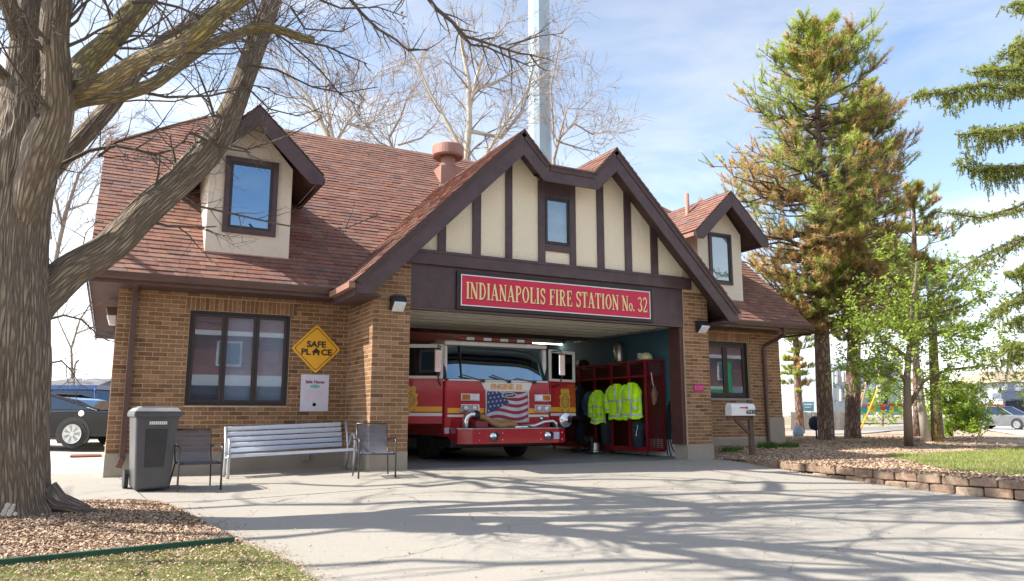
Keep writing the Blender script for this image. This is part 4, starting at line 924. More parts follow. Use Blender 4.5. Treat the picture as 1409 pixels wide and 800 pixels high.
# open cab doors
m_doorglass = glassmat('dark_reflection_glass', (.5, .6, .7), 1.5, .12, .02)  # glass colour darkened to imitate the dark reflection in the door windows
def door(hx, sx, wdt=1.0):
    dv = Vector((sx*.93, .37, 0)).normalized(); nv = Vector((dv.y*sx, -dv.x*sx, 0))      # outer face looks forward
    if nv.y > 0: nv = -nv
    H = Vector((hx, TY+.10, 0))
    def pt(u, z, o=0): p = H+dv*u+nv*o; return (p.x, p.y, z)
    def dbox(u0, u1, z0, z1, o0, o1, name, m, parent, bevel=0, poly=None):
        b = MB(); pl = poly or [(u0, z0), (u1, z0), (u1, z1), (u0, z1)]; k = len(pl)
        b.add([pt(u, z, o0) for u, z in pl]+[pt(u, z, o1) for u, z in pl], [list(range(k)), list(range(2*k-1, k-1, -1))]+[[i, i+k, (i+1) % k+k, (i+1) % k] for i in range(k)])
        return b.link(name, m, parent, bevel=bevel)
    low = [(0, .80), (wdt*.72, .80), (wdt, 1.05), (wdt, 1.76), (0, 1.76)] if sx > 0 else None
    Dr = dbox(0, wdt, .80, 1.76, 0, .05, 'door', m_red, FE, .01, low)
    fr = MB()
    for u0, u1, z0, z1 in ((0, .07, 1.76, 2.5), (wdt-.09, wdt, 1.76, 2.5), (.07, wdt-.09, 2.42, 2.5), (.07, wdt-.09, 1.76, 1.82)):
        pl = [(u0, z0), (u1, z0), (u1, z1), (u0, z1)]; fr.add([pt(u, z, 0) for u, z in pl]+[pt(u, z, .05) for u, z in pl], [[0, 1, 2, 3], [7, 6, 5, 4], [0, 4, 5, 1], [1, 5, 6, 2], [2, 6, 7, 3], [3, 7, 4, 0]])
    fr.link('window_frame', m_wht, Dr, bevel=.008)
    dbox(.07, wdt-.09, 1.82, 2.42, .02, .026, 'window_pane', m_doorglass, Dr)
    dbox(.01, wdt-.01, 1.06, 1.165, .051, .056, 'yellow_stripe', m_yel, Dr); dbox(.01, wdt-.01, .965, 1.03, .051, .056, 'white_stripe', m_wht, Dr)
    # gold badge
    cu = wdt*.68 if sx < 0 else wdt*.55; b = MB(); out = [(0, .30), (.07, .27), (.10, .31), (.17, .26), (.15, .16), (.21, .12), (.18, .04), (.21, -.06), (.15, -.17), (.08, -.24), (0, -.33), (-.08, -.24), (-.15, -.17), (-.21, -.06), (-.18, .04), (-.21, .12), (-.15, .16), (-.17, .26), (-.10, .31), (-.07, .27)]
    k = len(out); b.add([pt(cu+a, 1.30+z, .058) for a, z in out]+[pt(cu+a, 1.30+z, .068) for a, z in out], [list(range(k)), list(range(2*k-1, k-1, -1))]+[[i, i+k, (i+1) % k+k, (i+1) % k] for i in range(k)])
    bd = b.link('badge', m_gold, Dr)
    b = MB()
    for rr in (.115, .15):
        ring = [(cu+rr*math.cos(a*PI/10), 1.30+rr*math.sin(a*PI/10)) for a in range(21)]; b.tube([pt(u, z, .07) for u, z in ring], .005, 4)
    for a in range(3): b.tube([pt(cu-.07, 1.25+a*.05, .07), pt(cu+.07, 1.25+a*.05, .07)], .006, 4)
    b.tube([pt(cu-.1, 1.5, .07), pt(cu, 1.46, .07), pt(cu+.1, 1.5, .07)], .006, 4); b.tube([pt(cu-.15, 1.12, .07), pt(cu, .99, .07), pt(cu+.15, 1.12, .07)], .006, 4)
    b.link('badge_lines', mat('badge_brown', (.12, .04, .01), .5), bd)
    b = MB(); b.box(*sorted((0, .001)), 0, .001, 0, .001) if False else None
    b.tube([pt(wdt*.85, 1.66, .055), pt(wdt*.85, 1.66, .09), pt(wdt*.97, 1.64, .09), pt(wdt*.97, 1.64, .055)], .012, 6); b.link('handle', m_chrome, Dr)
    # mirror on its arm at the hinge side
    mxp = pt(.10, 0, .28); b = MB(); b.tube([pt(.05, 1.62, .05), pt(.09, 1.68, .26), pt(.12, 1.84, .30), pt(.12, 1.95, .30)], .018, 8); b.tube([pt(.05, 2.44, .05), pt(.12, 2.46, .28), pt(.12, 2.40, .30)], .012, 6); A = b.link('mirror_arm', m_black, FE)
    cxm, cym = pt(.12, 0, .30)[:2]; b = MB(); b.box(cxm-.085, cxm+.085, cym-.035, cym+.035, 1.88, 2.38); b.link('mirror', m_chrome, FE, bevel=.03, seg=3)
door(TX0-.0, -1, 1.08); door(TX1+.0, 1, 1.0)

# ------------------------------------------------------------------ gear racks in the bay
RK = thing('gear_rack', 'red metal turnout gear rack on casters along the teal bay wall', 'gear rack', (6.8, 3, 0))
rx0, rx1 = 6.55, 7.08; Ys = [1.32, 1.98, 2.74, 3.5, 4.26, 5.02, 5.8]
for i, y in enumerate(Ys):
    b = MB(); b.bar((rx0, y, .14), (rx0, y, 2.32), .05, .05); b.bar((rx1, y, .14), (rx1, y, 2.32), .05, .05); b.bar((rx0, y, .17), (rx1, y, .17), .05, .05); b.bar((rx0, y, 2.30), (rx1, y, 2.30), .05, .05); b.link('upright', m_redrack, RK)
b = MB(); b.box(rx0-.02, rx0+.04, Ys[0], Ys[-1], .11, .22); b.box(rx1-.03, rx1+.02, Ys[0], Ys[-1], .11, .17); b.box(rx0, rx1, Ys[0], Ys[-1], .17, .19); b.link('base_tray', m_redrack, RK)
b = MB(); b.box(rx0-.015, rx0+.025, Ys[0], Ys[-1], 1.90, 1.95); b.box(rx0-.01, rx1, Ys[0], Ys[-1], 1.935, 1.948); b.box(rx0-.015, rx0+.02, Ys[0], Ys[-1], 2.28, 2.32); b.link('shelf', m_redrack, RK)
b = MB(); yy = Ys[0]
for k in range(12): b.bar((rx0+.02+k*.042, yy-.01, .2), (rx0+.02+k*.042, yy-.01, 2.28), .006)
for k in range(38): b.bar((rx0, yy-.01, .22+k*.054), (rx1, yy-.01, .22+k*.054), .006)
for k in range(14): b.bar((rx1, yy+.02+k*.04, .2), (rx1, yy+.02+k*.04, 1.96), .006)
for k in range(32): b.bar((rx1, Ys[0], .22+k*.054), (rx1, Ys[1], .22+k*.054), .006)
b.link('mesh_panel', m_redrack, RK, kind='stuff')
b = MB(); b.box(rx1+.012, rx1+.02, Ys[1], Ys[-1], .2, 2.28); b.link('back_panel', mat('dark_red_panel', (.09, .01, .015), .6), RK)
for y in (1.45, 3.4, 5.7):
    b = MB(); b.lathe([(.0, -.02), (.06, -.02), (.06, .02), (0, .02)], (rx0+.03, y, .06), 16, 'x'); b.box(rx0+.0, rx0+.06, y-.02, y+.02, .08, .125); b.link('caster', m_steel, RK)
def coat(y, z_top, h, wd, m, lab, group=None, swing=0, seed=1, bands=True, x=None, part=False):
    "a turnout coat on a hook, front edge to the camera"
    rr = random.Random(seed); b = MB(); n = 18; rows = 22; x = rx0-.16 if x is None else x; B2 = MB()
    def P(t, a, grow=0):
        sh = math.sin(min(1, t*3.2)*PI/2); wid = wd/2*(.22+.78*sh)*(1+.10*t); dp = (.08+.10*sh+.03*math.sin(7*t))*(1+.0*t)
        fold = 1+.10*math.sin(5*a+4*t+seed)+.05*math.sin(11*a+seed*2)
        return (x+dp*math.sin(a)*fold-grow*math.sin(a)*-1*0+grow*math.sin(a), y+wid*math.cos(a)*fold+swing*t+grow*math.cos(a), z_top-h*t-.03*math.sin(3*a+seed)*(t > .95))
    vs = [P(j/rows, 2*PI*i/n) for j in range(rows+1) for i in range(n)]
    b.add(vs, [[j*n+i, j*n+(i+1) % n, (j+1)*n+(i+1) % n, (j+1)*n+i] for j in range(rows) for i in range(n)]); b.add([P(0, 2*PI*i/n) for i in range(n)], [list(range(n))])
    for s in (-1, 1):                                            # sleeves hanging at the sides
        sx_ = y+s*wd*.44; b.tube([(x-.02, y+s*wd*.30, z_top-.07), (x-.07, sx_, z_top-.2), (x-.11, sx_+s*.03, z_top-h*.45), (x-.12, sx_+s*.02+swing*.7, z_top-h*.82)], [.07, .088, .078, .07], 10)
        if bands:
            for q0, q1 in ((.50, .55), (.70, .76)): B2.tube([(x-.115, sx_+s*.025+swing*.6*q0, z_top-h*q0), (x-.118, sx_+s*.025+swing*.6*q1, z_top-h*q1)], [.082, .08], 10, cap=False)
    root = thing('turnout_coat', lab, 'coat', (x, y, z_top-h), group)
    b.link('coat_body', m, root, smooth=True)
    if bands:
        for t0, t1 in ((.46, .51), (.88, .94)):
            B2.add([P(t0, 2*PI*i/n, .008) for i in range(n)]+[P(t1, 2*PI*i/n, .008) for i in range(n)], [[i, (i+1) % n, n+(i+1) % n, n+i] for i in range(n)])
        for a0 in (2.75, 5.2, 4.1):
            for j in range(1, rows):
                B2.add([P(j/rows, a0, .009), P(j/rows, a0+.16, .009), P((j+1)/rows, a0+.16, .009), P((j+1)/rows, a0, .009)], [[0, 1, 2, 3]])
        B2.link('reflective_tape', m_refl, root, smooth=True)
    return root
G1 = 'hi-vis coats hanging on the red rack'
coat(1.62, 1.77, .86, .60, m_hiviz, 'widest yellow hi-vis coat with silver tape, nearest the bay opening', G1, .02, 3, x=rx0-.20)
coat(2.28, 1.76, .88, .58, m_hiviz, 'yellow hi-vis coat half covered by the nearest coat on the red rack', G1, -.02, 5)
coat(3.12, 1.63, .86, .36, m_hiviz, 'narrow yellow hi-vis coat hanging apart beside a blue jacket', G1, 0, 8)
coat(3.50, 1.60, .62, .22, mat('blue_jacket', (.04, .12, .22), .9), 'blue jacket sleeve beside the narrow hi-vis coat', None, 0, 9, bands=False)
m_tape = mat('yellow_tape', (.62, .78, .12), .5, emit=((.6, .75, .1), .02))
def darkgear(y, z, h, lab, seed):
    r = coat(y, z, h, .5, m_navy, lab, 'dark turnout coats in the racks', 0, seed, bands=False); b = MB()
    for k, t in enumerate((.16, .42, .62)):
        for s in (-1, 0, 1): b.tube([(rx0-.30, y+s*.16-.05, z-h*t), (rx0-.31, y+s*.16+.05, z-h*t-.01)], .028, 6)
    b.link('reflective_tape', m_tape, r)
darkgear(4.15, 1.85, 1.0, 'dark turnout coat with yellow tape left of the narrow hi-vis coat', 11); darkgear(4.75, 1.8, 1.0, 'farthest dark turnout coat, just right of the fire engine', 12)
def helmet(x, y, z, m, lab):
    r = thing('helmet', lab, 'helmet', (x, y, z), 'fire helmets on the racks'); b = MB(); b.lathe([(.17, 0), (.165, .05), (.14, .11), (.08, .155), (0, .17)], (x, y, z+.02), 20); b.link('shell', m, r, smooth=True)
    b = MB(); n = 20; b.add([(x+.15*math.cos(2*PI*i/n), y+.15*math.sin(2*PI*i/n), z+.03) for i in range(n)]+[(x+(.21+.06*(math.sin(2*PI*i/n) > .4))*math.cos(2*PI*i/n), y+(.22)*math.sin(2*PI*i/n), z+.0) for i in range(n)], [[i, (i+1) % n, n+(i+1) % n, n+i] for i in range(n)]); b.link('brim', m, r)
    b = MB(); b.box(x-.21, x-.19, y-.06, y+.06, z+.04, z+.16); b.link('front_shield', m_refl, r)
helmet(6.74, 1.52, 2.33, mat('helmet_cream', (.85, .82, .45), .35, coat=.5), 'cream yellow helmet on top of the rack near the opening'); helmet(6.78, 4.4, 2.33, m_black, 'black helmet on the far end of the rack top')
b = MB(); b.tube([(rx0+.15, 1.28, 2.0), (rx0+.17, 1.26, 1.75), (rx0+.22, 1.26, 1.62)], .012, 6); c_ = thing('work_gloves', 'brown leather gloves hung on a strap inside the end rack bay', 'gloves', (rx0+.2, 1.27, 1.3)); b.link('strap', m_white, c_)
b = MB(); b.tube([(rx0+.20, 1.24, 1.66), (rx0+.18, 1.23, 1.5), (rx0+.2, 1.24, 1.35), (rx0+.16, 1.23, 1.22)], [.04, .08, .07, .03], 10); b.tube([(rx0+.24, 1.24, 1.55), (rx0+.3, 1.23, 1.42)], [.045, .03], 8); b.link('glove_pair', mat('tan_leather', (.28, .14, .09), .8), c_, smooth=True)
for i, (y, lab, m) in enumerate(((3.1, 'dark trousers bunched over boots in the red rack', m_navy), (1.75, 'dark gear bag on the rack tray below the nearest coat', m_navy), (4.3, 'pile of dark gear at the far end of the rack', m_navy))):
    b = MB(); b.tube([(rx0+.1, y, .2), (rx0+.08, y+.03, .5), (rx0+.1, y, .75), (rx0+.12, y, .85)], [.17, .15, .18, .08], 12); prop(b.link('gear_bundle', m, smooth=True), lab, 'gear bundle', 'gear stowed on the rack tray')
b = MB(); b.tube([(rx0-.05, 1.62, .74), (rx0-.08, 1.58, .66), (rx0-.06, 1.66, .58), (rx0-.09, 1.62, .48)], .012, 5); prop(b.link('white_cord', m_white), 'white cord dangling below the nearest hi-vis coat', 'cord')
bt = thing('boots', 'pair of rubber boots with silver caps standing left of the rack', 'boots', (6.3, 3.3, 0))
for dy in (-.1, .12):
    b = MB(); b.tube([(6.35, 3.5+dy, .44), (6.35, 3.5+dy, .14)], [.09, .075], 10); b.tube([(6.35, 3.5+dy, .12), (6.2, 3.48+dy, .11), (6.12, 3.47+dy, .10)], [.075, .065, .045], 10); b.link('boot', m_black, bt, smooth=True)
b = MB(); b.lathe([(.18, 0), (.18, .03), (.13, .05), (.13, .22), (.15, .24)], (6.22, 3.05, .052), 18); prop(b.link('bucket', m_steel), 'metal bucket on the bay floor beside the boots', 'bucket')
b = MB(); b.box(6.0, 6.5, 2.8, 3.9, .003, .05); prop(b.link('floor_mat', m_navy), 'dark blue mat under the boots and bucket', 'mat')
# tank and jug on top of the racks
b = MB(); b.lathe([(.13, 0), (.15, .05), (.15, .42), (.11, .5), (.05, .54), (0, .54)], (6.8, 2.7, 2.33), 18); prop(b.link('gas_cylinder', m_steel, smooth=True), 'grey air cylinder standing on top of the rack', 'cylinder')
# hose coil on the wall by the jamb
hr = thing('hose_reel', 'black garden hose hung in loops from a green holder by the door jamb', 'hose', (7.15, .9, 1.0)); b = MB()
for k in range(5):
    w_ = .13+.05*k; b.tube([(7.14-.02*k, .98+w_*math.sin(a*PI/10)*.8, .92-.10*k+(.38+.11*k)*math.cos(a*PI/10)) for a in range(21)], .015, 6)
b.link('hose', m_black, hr); b = MB(); b.lathe([(.12, -.06), (.12, .06)], (7.13, .98, 1.33), 14, 'x'); b.link('holder', mat('green_holder', (.01, .2, .1), .5), hr)
# joints cut in the walk at the left
for name_, q in (('expansion_joint', ((40, 648), (158, 645))), ('expansion_joint', ((150, 650), (207, 693))), ('expansion_joint', ((60, 697), (207, 693))), ('expansion_joint', ((207, 693), (700, 664)))):
    A, B = on_ground(*q[0]), on_ground(*q[1]); b = MB(); n = 12
    for i in range(n):
        p, r = A.lerp(B, i/n), A.lerp(B, (i+1)/n); p.z = gz(p.x, p.y)+.0015; r.z = gz(r.x, r.y)+.0015; b.bar(p, r, .014, .004)
    b.link(name_, mat('joint_filler', (.12, .11, .10), .95) if 'joint_filler' not in bpy.data.materials else bpy.data.materials['joint_filler'], kind='structure')

# ------------------------------------------------------------------ signs and lamps on the building
SG = thing('station_sign', 'long red sign with cream serif lettering over the engine bay', 'sign', (3.35, -.1, 3.4))
b = MB(); b.box(.94, 5.76, -.035, .018, 3.035, 3.80); b.link('sign_board', m_dark, SG, bevel=.008)
b = MB(); b.box(1.02, 5.68, -.05, -.0351, 3.11, 3.735); b.link('sign_face', m_signred, SG)
b = MB()
for q in ((1.02, 5.68, 3.715, 3.735), (1.02, 5.68, 3.11, 3.13), (1.02, 1.04, 3.13, 3.715), (5.66, 5.68, 3.13, 3.715)): b.box(q[0], q[1], -.054, -.0501, q[2], q[3])
b.link('border_line', m_white, SG)
def arc(cx, cz, rx, rz, a0, a1, n=12): return [(cx+rx*math.cos(math.radians(a0+(a1-a0)*i/n)), cz+rz*math.sin(math.radians(a0+(a1-a0)*i/n))) for i in range(n+1)]
T_, H_ = .17, .065                                                # thick and thin strokes
def sf(x, z, w_=.30): return ('l', [(x-w_/2, z), (x+w_/2, z)], H_)
GL = {'I': (.42, [('l', [(.21, 0), (.21, 1)], T_), sf(.21, .03), sf(.21, .97)]),
 'N': (.80, [('l', [(.15, 0), (.15, 1)], .08), ('l', [(.14, .98), (.64, .02)], T_), ('l', [(.64, 0), (.64, 1)], .08), sf(.15, .03, .26), sf(.12, .97, .24), sf(.64, .97, .26)]),
 'D': (.76, [('l', [(.19, 0), (.19, 1)], T_), ('a', [(.10, .97)]+arc(.30, .5, .33, .47, 90, -90, 14)+[(.10, .03)], .10), ('l', arc(.33, .5, .30, .40, 40, -40, 6), .12), sf(.15, .03, .22), sf(.15, .97, .22)]),
 'A': (.80, [('l', [(.13, 0), (.37, .98)], .075), ('l', [(.37, 1), (.64, 0)], T_), ('l', [(.20, .32), (.55, .32)], H_), sf(.13, .03, .26), sf(.64, .03, .28)]),
 'P': (.68, [('l', [(.19, 0), (.19, 1)], T_), ('a', [(.10, .97)]+arc(.30, .73, .27, .24, 90, -90, 10)+[(.19, .49)], .10), sf(.19, .03, .32), sf(.15, .97, .22)]),
 'O': (.80, [('l', arc(.40, .5, .27, .46, 0, 360, 24), .09), ('l', arc(.40, .5, .27, .42, 130, 230, 8), .15), ('l', arc(.40, .5, .27, .42, 50, -50, 8), .15)]),
 'L': (.64, [('l', [(.19, 0), (.19, 1)], T_), ('l', [(.10, .035), (.56, .035)], .08), ('l', [(.56, .0), (.57, .26)], .06), sf(.19, .97, .32)]),
 'S': (.62, [('l', [(.52, .74)]+arc(.31, .74, .19, .22, 20, 180, 8)+[(.14, .66), (.22, .56), (.42, .44), (.50, .33)]+arc(.31, .26, .19, .22, 0, -160, 8), .12), ('l', [(.52, .98), (.52, .70)], .055), ('l', [(.10, .02), (.10, .30)], .055)]),
 'F': (.64, [('l', [(.19, 0), (.19, 1)], T_), ('l', [(.10, .965), (.56, .965)], .075), ('l', [(.19, .52), (.42, .52)], H_), ('l', [(.55, 1), (.57, .74)], .055), ('l', [(.43, .64), (.43, .40)], .05), sf(.19, .03, .32)]),
 'R': (.78, [('l', [(.19, 0), (.19, 1)], T_), ('a', [(.10, .97)]+arc(.32, .74, .25, .23, 90, -90, 10)+[(.19, .51)], .10), ('l', [(.36, .50), (.56, .05), (.70, .04)], .13), sf(.19, .03, .30), sf(.15, .97, .22)]),
 'E': (.68, [('l', [(.19, 0), (.19, 1)], T_), ('l', [(.10, .965), (.56, .965)], .075), ('l', [(.10, .035), (.58, .035)], .075), ('l', [(.19, .51), (.42, .51)], H_), ('l', [(.55, 1), (.57, .76)], .055), ('l', [(.59, .0), (.60, .25)], .055), ('l', [(.43, .62), (.43, .40)], .05)]),
 'T': (.72, [('l', [(.36, 0), (.36, 1)], T_), ('l', [(.07, .965), (.65, .965)], .075), ('l', [(.08, 1), (.06, .74)], .055), ('l', [(.64, 1), (.66, .74)], .055), sf(.36, .03, .32)]),
 'o': (.50, [('l', arc(.25, .27, .17, .24, 0, 360, 18), .08), ('l', arc(.25, .27, .17, .22, 130, 230, 6), .12), ('l', arc(.25, .27, .17, .22, 50, -50, 6), .12)]),
 '.': (.24, [('l', [(.05, .07), (.19, .07)], .13)]), ' ': (.34, []),
 '3': (.60, [('l', arc(.27, .74, .18, .22, 160, -80, 10), .10), ('l', arc(.27, .28, .21, .24, 85, -160, 12), .10), ('l', arc(.27, .28, .21, .24, 50, -50, 6), .14)]),
 '2': (.60, [('l', arc(.29, .72, .19, .24, 160, -30, 10)+[(.30, .32), (.10, .06)], .11), ('l', [(.08, .05), (.52, .05)], .11), ('l', [(.51, .02), (.53, .2)], .05)])}
def glyphs(text, x0, x1, z0, h, y, name, m, parent, y2=None):
    tot = sum(GL[c][0] for c in text); k = (x1-x0)/tot; x = x0; b = MB(); oz = 0
    for ci, ch in enumerate(text):
        wd, st = GL[ch]; 
        for si, (kd, pts, th) in enumerate(st):
            yy = y-.0006*si; P2 = [Vector((x+px_*k, z0+pz_*h)) for px_, pz_ in pts]; thx = th*k*1.0; thz = th*h*.9
            L = []; Rr = []
            for i, p in enumerate(P2):
                d_ = (P2[min(i+1, len(P2)-1)]-P2[max(i-1, 0)]).normalized(); nn = Vector((-d_.y*thx/2, d_.x*thz/2)); L.append(p+nn); Rr.append(p-nn)
            for i in range(len(P2)-1):
                q = [L[i], L[i+1], Rr[i+1], Rr[i]]
                b.add([(p.x, yy, p.y) for p in q]+[(p.x, yy+.006, p.y) for p in q], [[0, 1, 2, 3], [7, 6, 5, 4], [0, 4, 5, 1], [1, 5, 6, 2], [2, 6, 7, 3], [3, 7, 4, 0]])
        x += wd*k
    return b.link(name, m, parent)
glyphs('INDIANAPOLIS FIRE STATION No. 32', 1.12, 5.60, 3.255, .335, -.058, 'lettering', m_signcream, SG)
glyphs('INDIANAPOLIS FIRE STATION No. 32', 1.135, 5.615, 3.243, .335, -.0515, 'lettering_shadow', mat('letter_shadow', (.12, .02, .02), .6), SG)  # dark offset copy of the letters, painted as their shadow
# diamond sign
DS = thing('safe_place_sign', 'yellow diamond sign reading SAFE PLACE on the brick wall', 'sign', (-1.37, D-.03, 2.285)); cx, cz = -1.37, 2.285
def rdia(s, r=.05):
    out = []
    for a0 in (90, 180, 270, 0):
        c_ = (cx+(s-r*1.414)*math.cos(math.radians(a0)), cz+(s-r*1.414)*math.sin(math.radians(a0))); out += [(c_[0]+r*math.cos(math.radians(a0-45+q*18)), c_[1]+r*math.sin(math.radians(a0-45+q*18))) for q in range(6)]
    return out
b = MB(); b.prism(rdia(.49), D-.022, D-.016); b.link('sign_face', m_signy, DS)
b = MB(); A, B = rdia(.435), rdia(.418); k = len(A); b.add([(x, D-.0235, z) for x, z in A]+[(x, D-.0235, z) for x, z in B], [[i, (i+1) % k, (i+1) % k+k, i+k] for i in range(k)]); b.link('border_line', m_ink, DS)
textmesh('lettering', 'SAFE', .165, (cx-.0, D-.025, cz+.085), (1, 0, 0), (0, 0, 1), m_ink, DS, .001, bold=.006, sx=1.1)
textmesh('lettering', 'PL', .165, (cx-.205, D-.025, cz-.07), (1, 0, 0), (0, 0, 1), m_ink, DS, .001, bold=.006, sx=1.1)
textmesh('lettering', 'CE', .165, (cx+.205, D-.025, cz-.07), (1, 0, 0), (0, 0, 1), m_ink, DS, .001, bold=.006, sx=1.1)
b = MB()
for q in ([(-.092, -.065), (0, .02), (.092, -.065), (.065, -.065), (.065, -.13), (.03, -.13), (.03, -.085), (-.03, -.085), (-.03, -.13), (-.065, -.13), (-.065, -.065)],):
    b.prism([(cx+x, cz-.0+z) for x, z in q], D-.0265, D-.0245)
b.link('house_symbol', m_ink, DS)
PS = thing('poster', 'white Safe Haven poster on the wall below the yellow diamond', 'poster', (-1.36, D-.02, 1.42))
b = MB(); b.box(-1.64, -1.09, D-.020, D-.012, 1.06, 1.775); b.link('poster_sheet', mat('poster_paper', (.72, .70, .82), .4, var=.03), PS)
m_plum = mat('plum_ink', (.28, .03, .16), .6); m_tealink = mat('teal_ink', (.2, .5, .5), .6); m_pink = mat('pink_ink', (.75, .48, .58), .6)
textmesh('lettering', 'Safe Haven', .085, (-1.365, D-.022, 1.63), (1, 0, 0), (0, 0, 1), m_plum, PS, .001, bold=.003)
b = MB(); b.prism([(-1.365+.10*math.cos(a*PI/10), 1.545+.035*math.sin(a*PI/10)) for a in range(20)], D-.0225, D-.0205); b.lathe([(0, 0), (.035, 0)], (-1.365, D-.0225, 1.19), 14, 'y'); b.link('emblem', m_tealink, PS)
b = MB()
for k in range(8): b.box(-1.55, -1.55+.37*(.8+.2*((k*7) % 3)/2), D-.0215, D-.0205, 1.46-k*.025, 1.466-k*.025)
b.link('small_print', m_pink, PS)
# house number plate on the right pier
b = MB(); b.box(6.90, 7.17, -.018, -.004, 1.50, 1.70); NP = thing('number_plate', 'small magenta number plate on the right brick pier', 'number plate', (7.03, 0, 1.5)); b.link('plate', mat('magenta_plate', (.42, .015, .12), .5), NP)
textmesh('lettering', '6330', .13, (7.035, -.0195, 1.60), (1, 0, 0), (0, 0, 1), mat('pink_letter', (.75, .2, .4), .5), NP, .001)
def wall_lamp(x, z, y, lab, face='f'):
    r = thing('wall_lamp', lab, 'wall lamp', (x, y, z)); b = MB(); g = MB()
    if face == 'f':
        b.prism([(y-.005, z-.13), (y-.03, z-.13), (y-.20, z+.02), (y-.14, z+.13), (y-.005, z+.14)], x-.14, x+.14, 'x'); g.prism([(y-.045, z-.15), (y-.06, z-.16), (y-.215, z-.02), (y-.205, z+.015)], x-.11, x+.12, 'x')
    else:
        b.prism([(x-.005, z-.02), (x-.16, z-.02), (x-.2, z+.13), (x-.005, z+.15)], y-.14, y+.14, 'y'); g.prism([(x-.01, z-.2), (x-.12, z-.2), (x-.18, z-.02), (x-.01, z-.02)], y-.12, y+.12, 'y')
    b.link('lamp_housing', m_black if face == 'f' else m_trim2, r, bevel=.01); g.link('lamp_lens', mat('frosted_lens', (.72, .74, .76), .3), r, bevel=.01)
wall_lamp(-.28, 3.06, 0, 'black wall lamp with frosted lens on the left brick pier'); wall_lamp(7.15, 3.02, 0, 'black wall lamp with frosted lens on the right brick pier')
wall_lamp(XL-.0, 2.93, 3.2, 'frosted wall lamp on the sunlit side wall at the left corner', 's')

# ------------------------------------------------------------------ bin, bench, chairs, mailbox
BIN = thing('wheeled_bin', 'dark grey wheeled rubbish bin beside the left downspout', 'bin', (-4.31, -.72, gz(-4.31, -.72)), rotz=.10)
BIN.scale = (1.0, 1.0, 1.11)
def lb(m): return dict(local=True)
b = MB()
def frus(b, x0, x1, y0, y1, z0, X0, X1, Y0, Y1, z1):
    b.add([(x0, y0, z0), (x1, y0, z0), (x1, y1, z0), (x0, y1, z0), (X0, Y0, z1), (X1, Y0, z1), (X1, Y1, z1), (X0, Y1, z1)], [[0, 3, 2, 1], [4, 5, 6, 7], [0, 1, 5, 4], [1, 2, 6, 5], [2, 3, 7, 6], [3, 0, 4, 7]])
frus(b, -.235, .235, -.26, .30, .02, -.30, .30, -.34, .36, 1.0); b.link('bin_body', m_bin, BIN, bevel=.04, local=True, seg=4)
b = MB(); b.box(-.325, .325, -.37, .40, .96, 1.03); b.link('bin_rim', m_bin, BIN, bevel=.018, local=True)
b = MB(); frus(b, -.32, .32, -.37, .40, 1.032, -.26, .27, -.30, .34, 1.085); b.box(-.22, .24, -.24, .3, 1.086, 1.10); b.link('bin_lid', mat('pale_lid', (.24, .24, .245), .45, var=.2), BIN, bevel=.02, local=True)  # lid is a lighter grey than the bin body
b = MB(); frus(b, -.135, .135, -.285, -.20, .30, -.15, .15, -.338, -.25, .80); b.box(-.14, .14, -.305, -.28, .52, .545); b.link('front_panel', mat('bin_panel', (.035, .035, .04), .4), BIN, bevel=.01, local=True)
b = MB()
for k in range(9): b.box(-.11+k*.027, -.090+k*.027, -.352, -.335, .862, .905)
b.link('printed_mark', m_white, BIN, local=True)
for s in (-1, 1):
    b = MB(); b.lathe([(0, -.03), (.13, -.03), (.13, .03), (0, .03)], (s*.29, .30, .13), 20, 'x'); b.link('wheel', m_black, BIN, local=True)
b = MB(); b.tube([(-.22, .42, .98), (-.22, .47, 1.0), (.22, .47, 1.0), (.22, .42, .98)], .018, 8); b.link('handle', m_bin, BIN, local=True)
# bench
bx0, bx1, by = -3.08, -.93, .30
zl, zr = gz(bx0, by), gz(bx1, by); bz = lambda x: -.10+(.07)*(x-bx0)/(bx1-bx0)
BE = thing('park_bench', 'long pale blue metal slat bench with looped arms against the brick wall', 'bench', ((bx0+bx1)/2, .5, -.07))
for k in range(5):
    b = MB(); yb0 = .68+.035*k; zc = .45+.092*k
    b.bar((bx0+.03, yb0+.02, bz(bx0)+zc+.03), (bx1-.10, yb0+.02, bz(bx1)+zc+.03), .022, .075, up=(0, -.35, 1)); b.link('back_slat', m_bluegrey, BE, bevel=.006)
for k in range(6):
    b = MB(); ys_0 = .22+.075*k; b.bar((bx0+.02, ys_0, bz(bx0)+.415-.006*k+(-.01 if k == 0 else 0)), (bx1-.02, ys_0, bz(bx1)+.415-.006*k+(-.01 if k == 0 else 0)), .062, .022 if k else .05); b.link('seat_slat', m_bluegrey, BE, bevel=.006)
for x in (bx0, bx1):
    z = bz(x)
    b = MB(); b.tube([(x, .24, z-.03), (x, .25, z+.2), (x, .22, z+.38), (x, .22, z+.42)], [.028, .03, .03, .03], 8); b.link('front_leg', m_benchleg, BE, smooth=True)
    b = MB(); b.tube([(x, .78, z-.0), (x, .68, z+.2), (x, .64, z+.40), (x, .72, z+.62), (x, .85, z+.88)], .026, 8); b.link('rear_leg', m_benchleg, BE, smooth=True)
    b = MB(); b.tube([(x, .22, z+.40)]+[(x, .36+.15*math.cos(a), z+.52+.16*math.sin(a)) for a in [PI+.3-i*(PI+.3)/10 for i in range(11)]]+[(x, .60, z+.44)], .024, 8); b.link('arm_rest', m_benchleg, BE, smooth=True)
    b = MB(); b.tube([(x, .23, z+.38), (x, .66, z+.36)], .02, 8); b.link('side_rail', m_benchleg, BE, smooth=True)
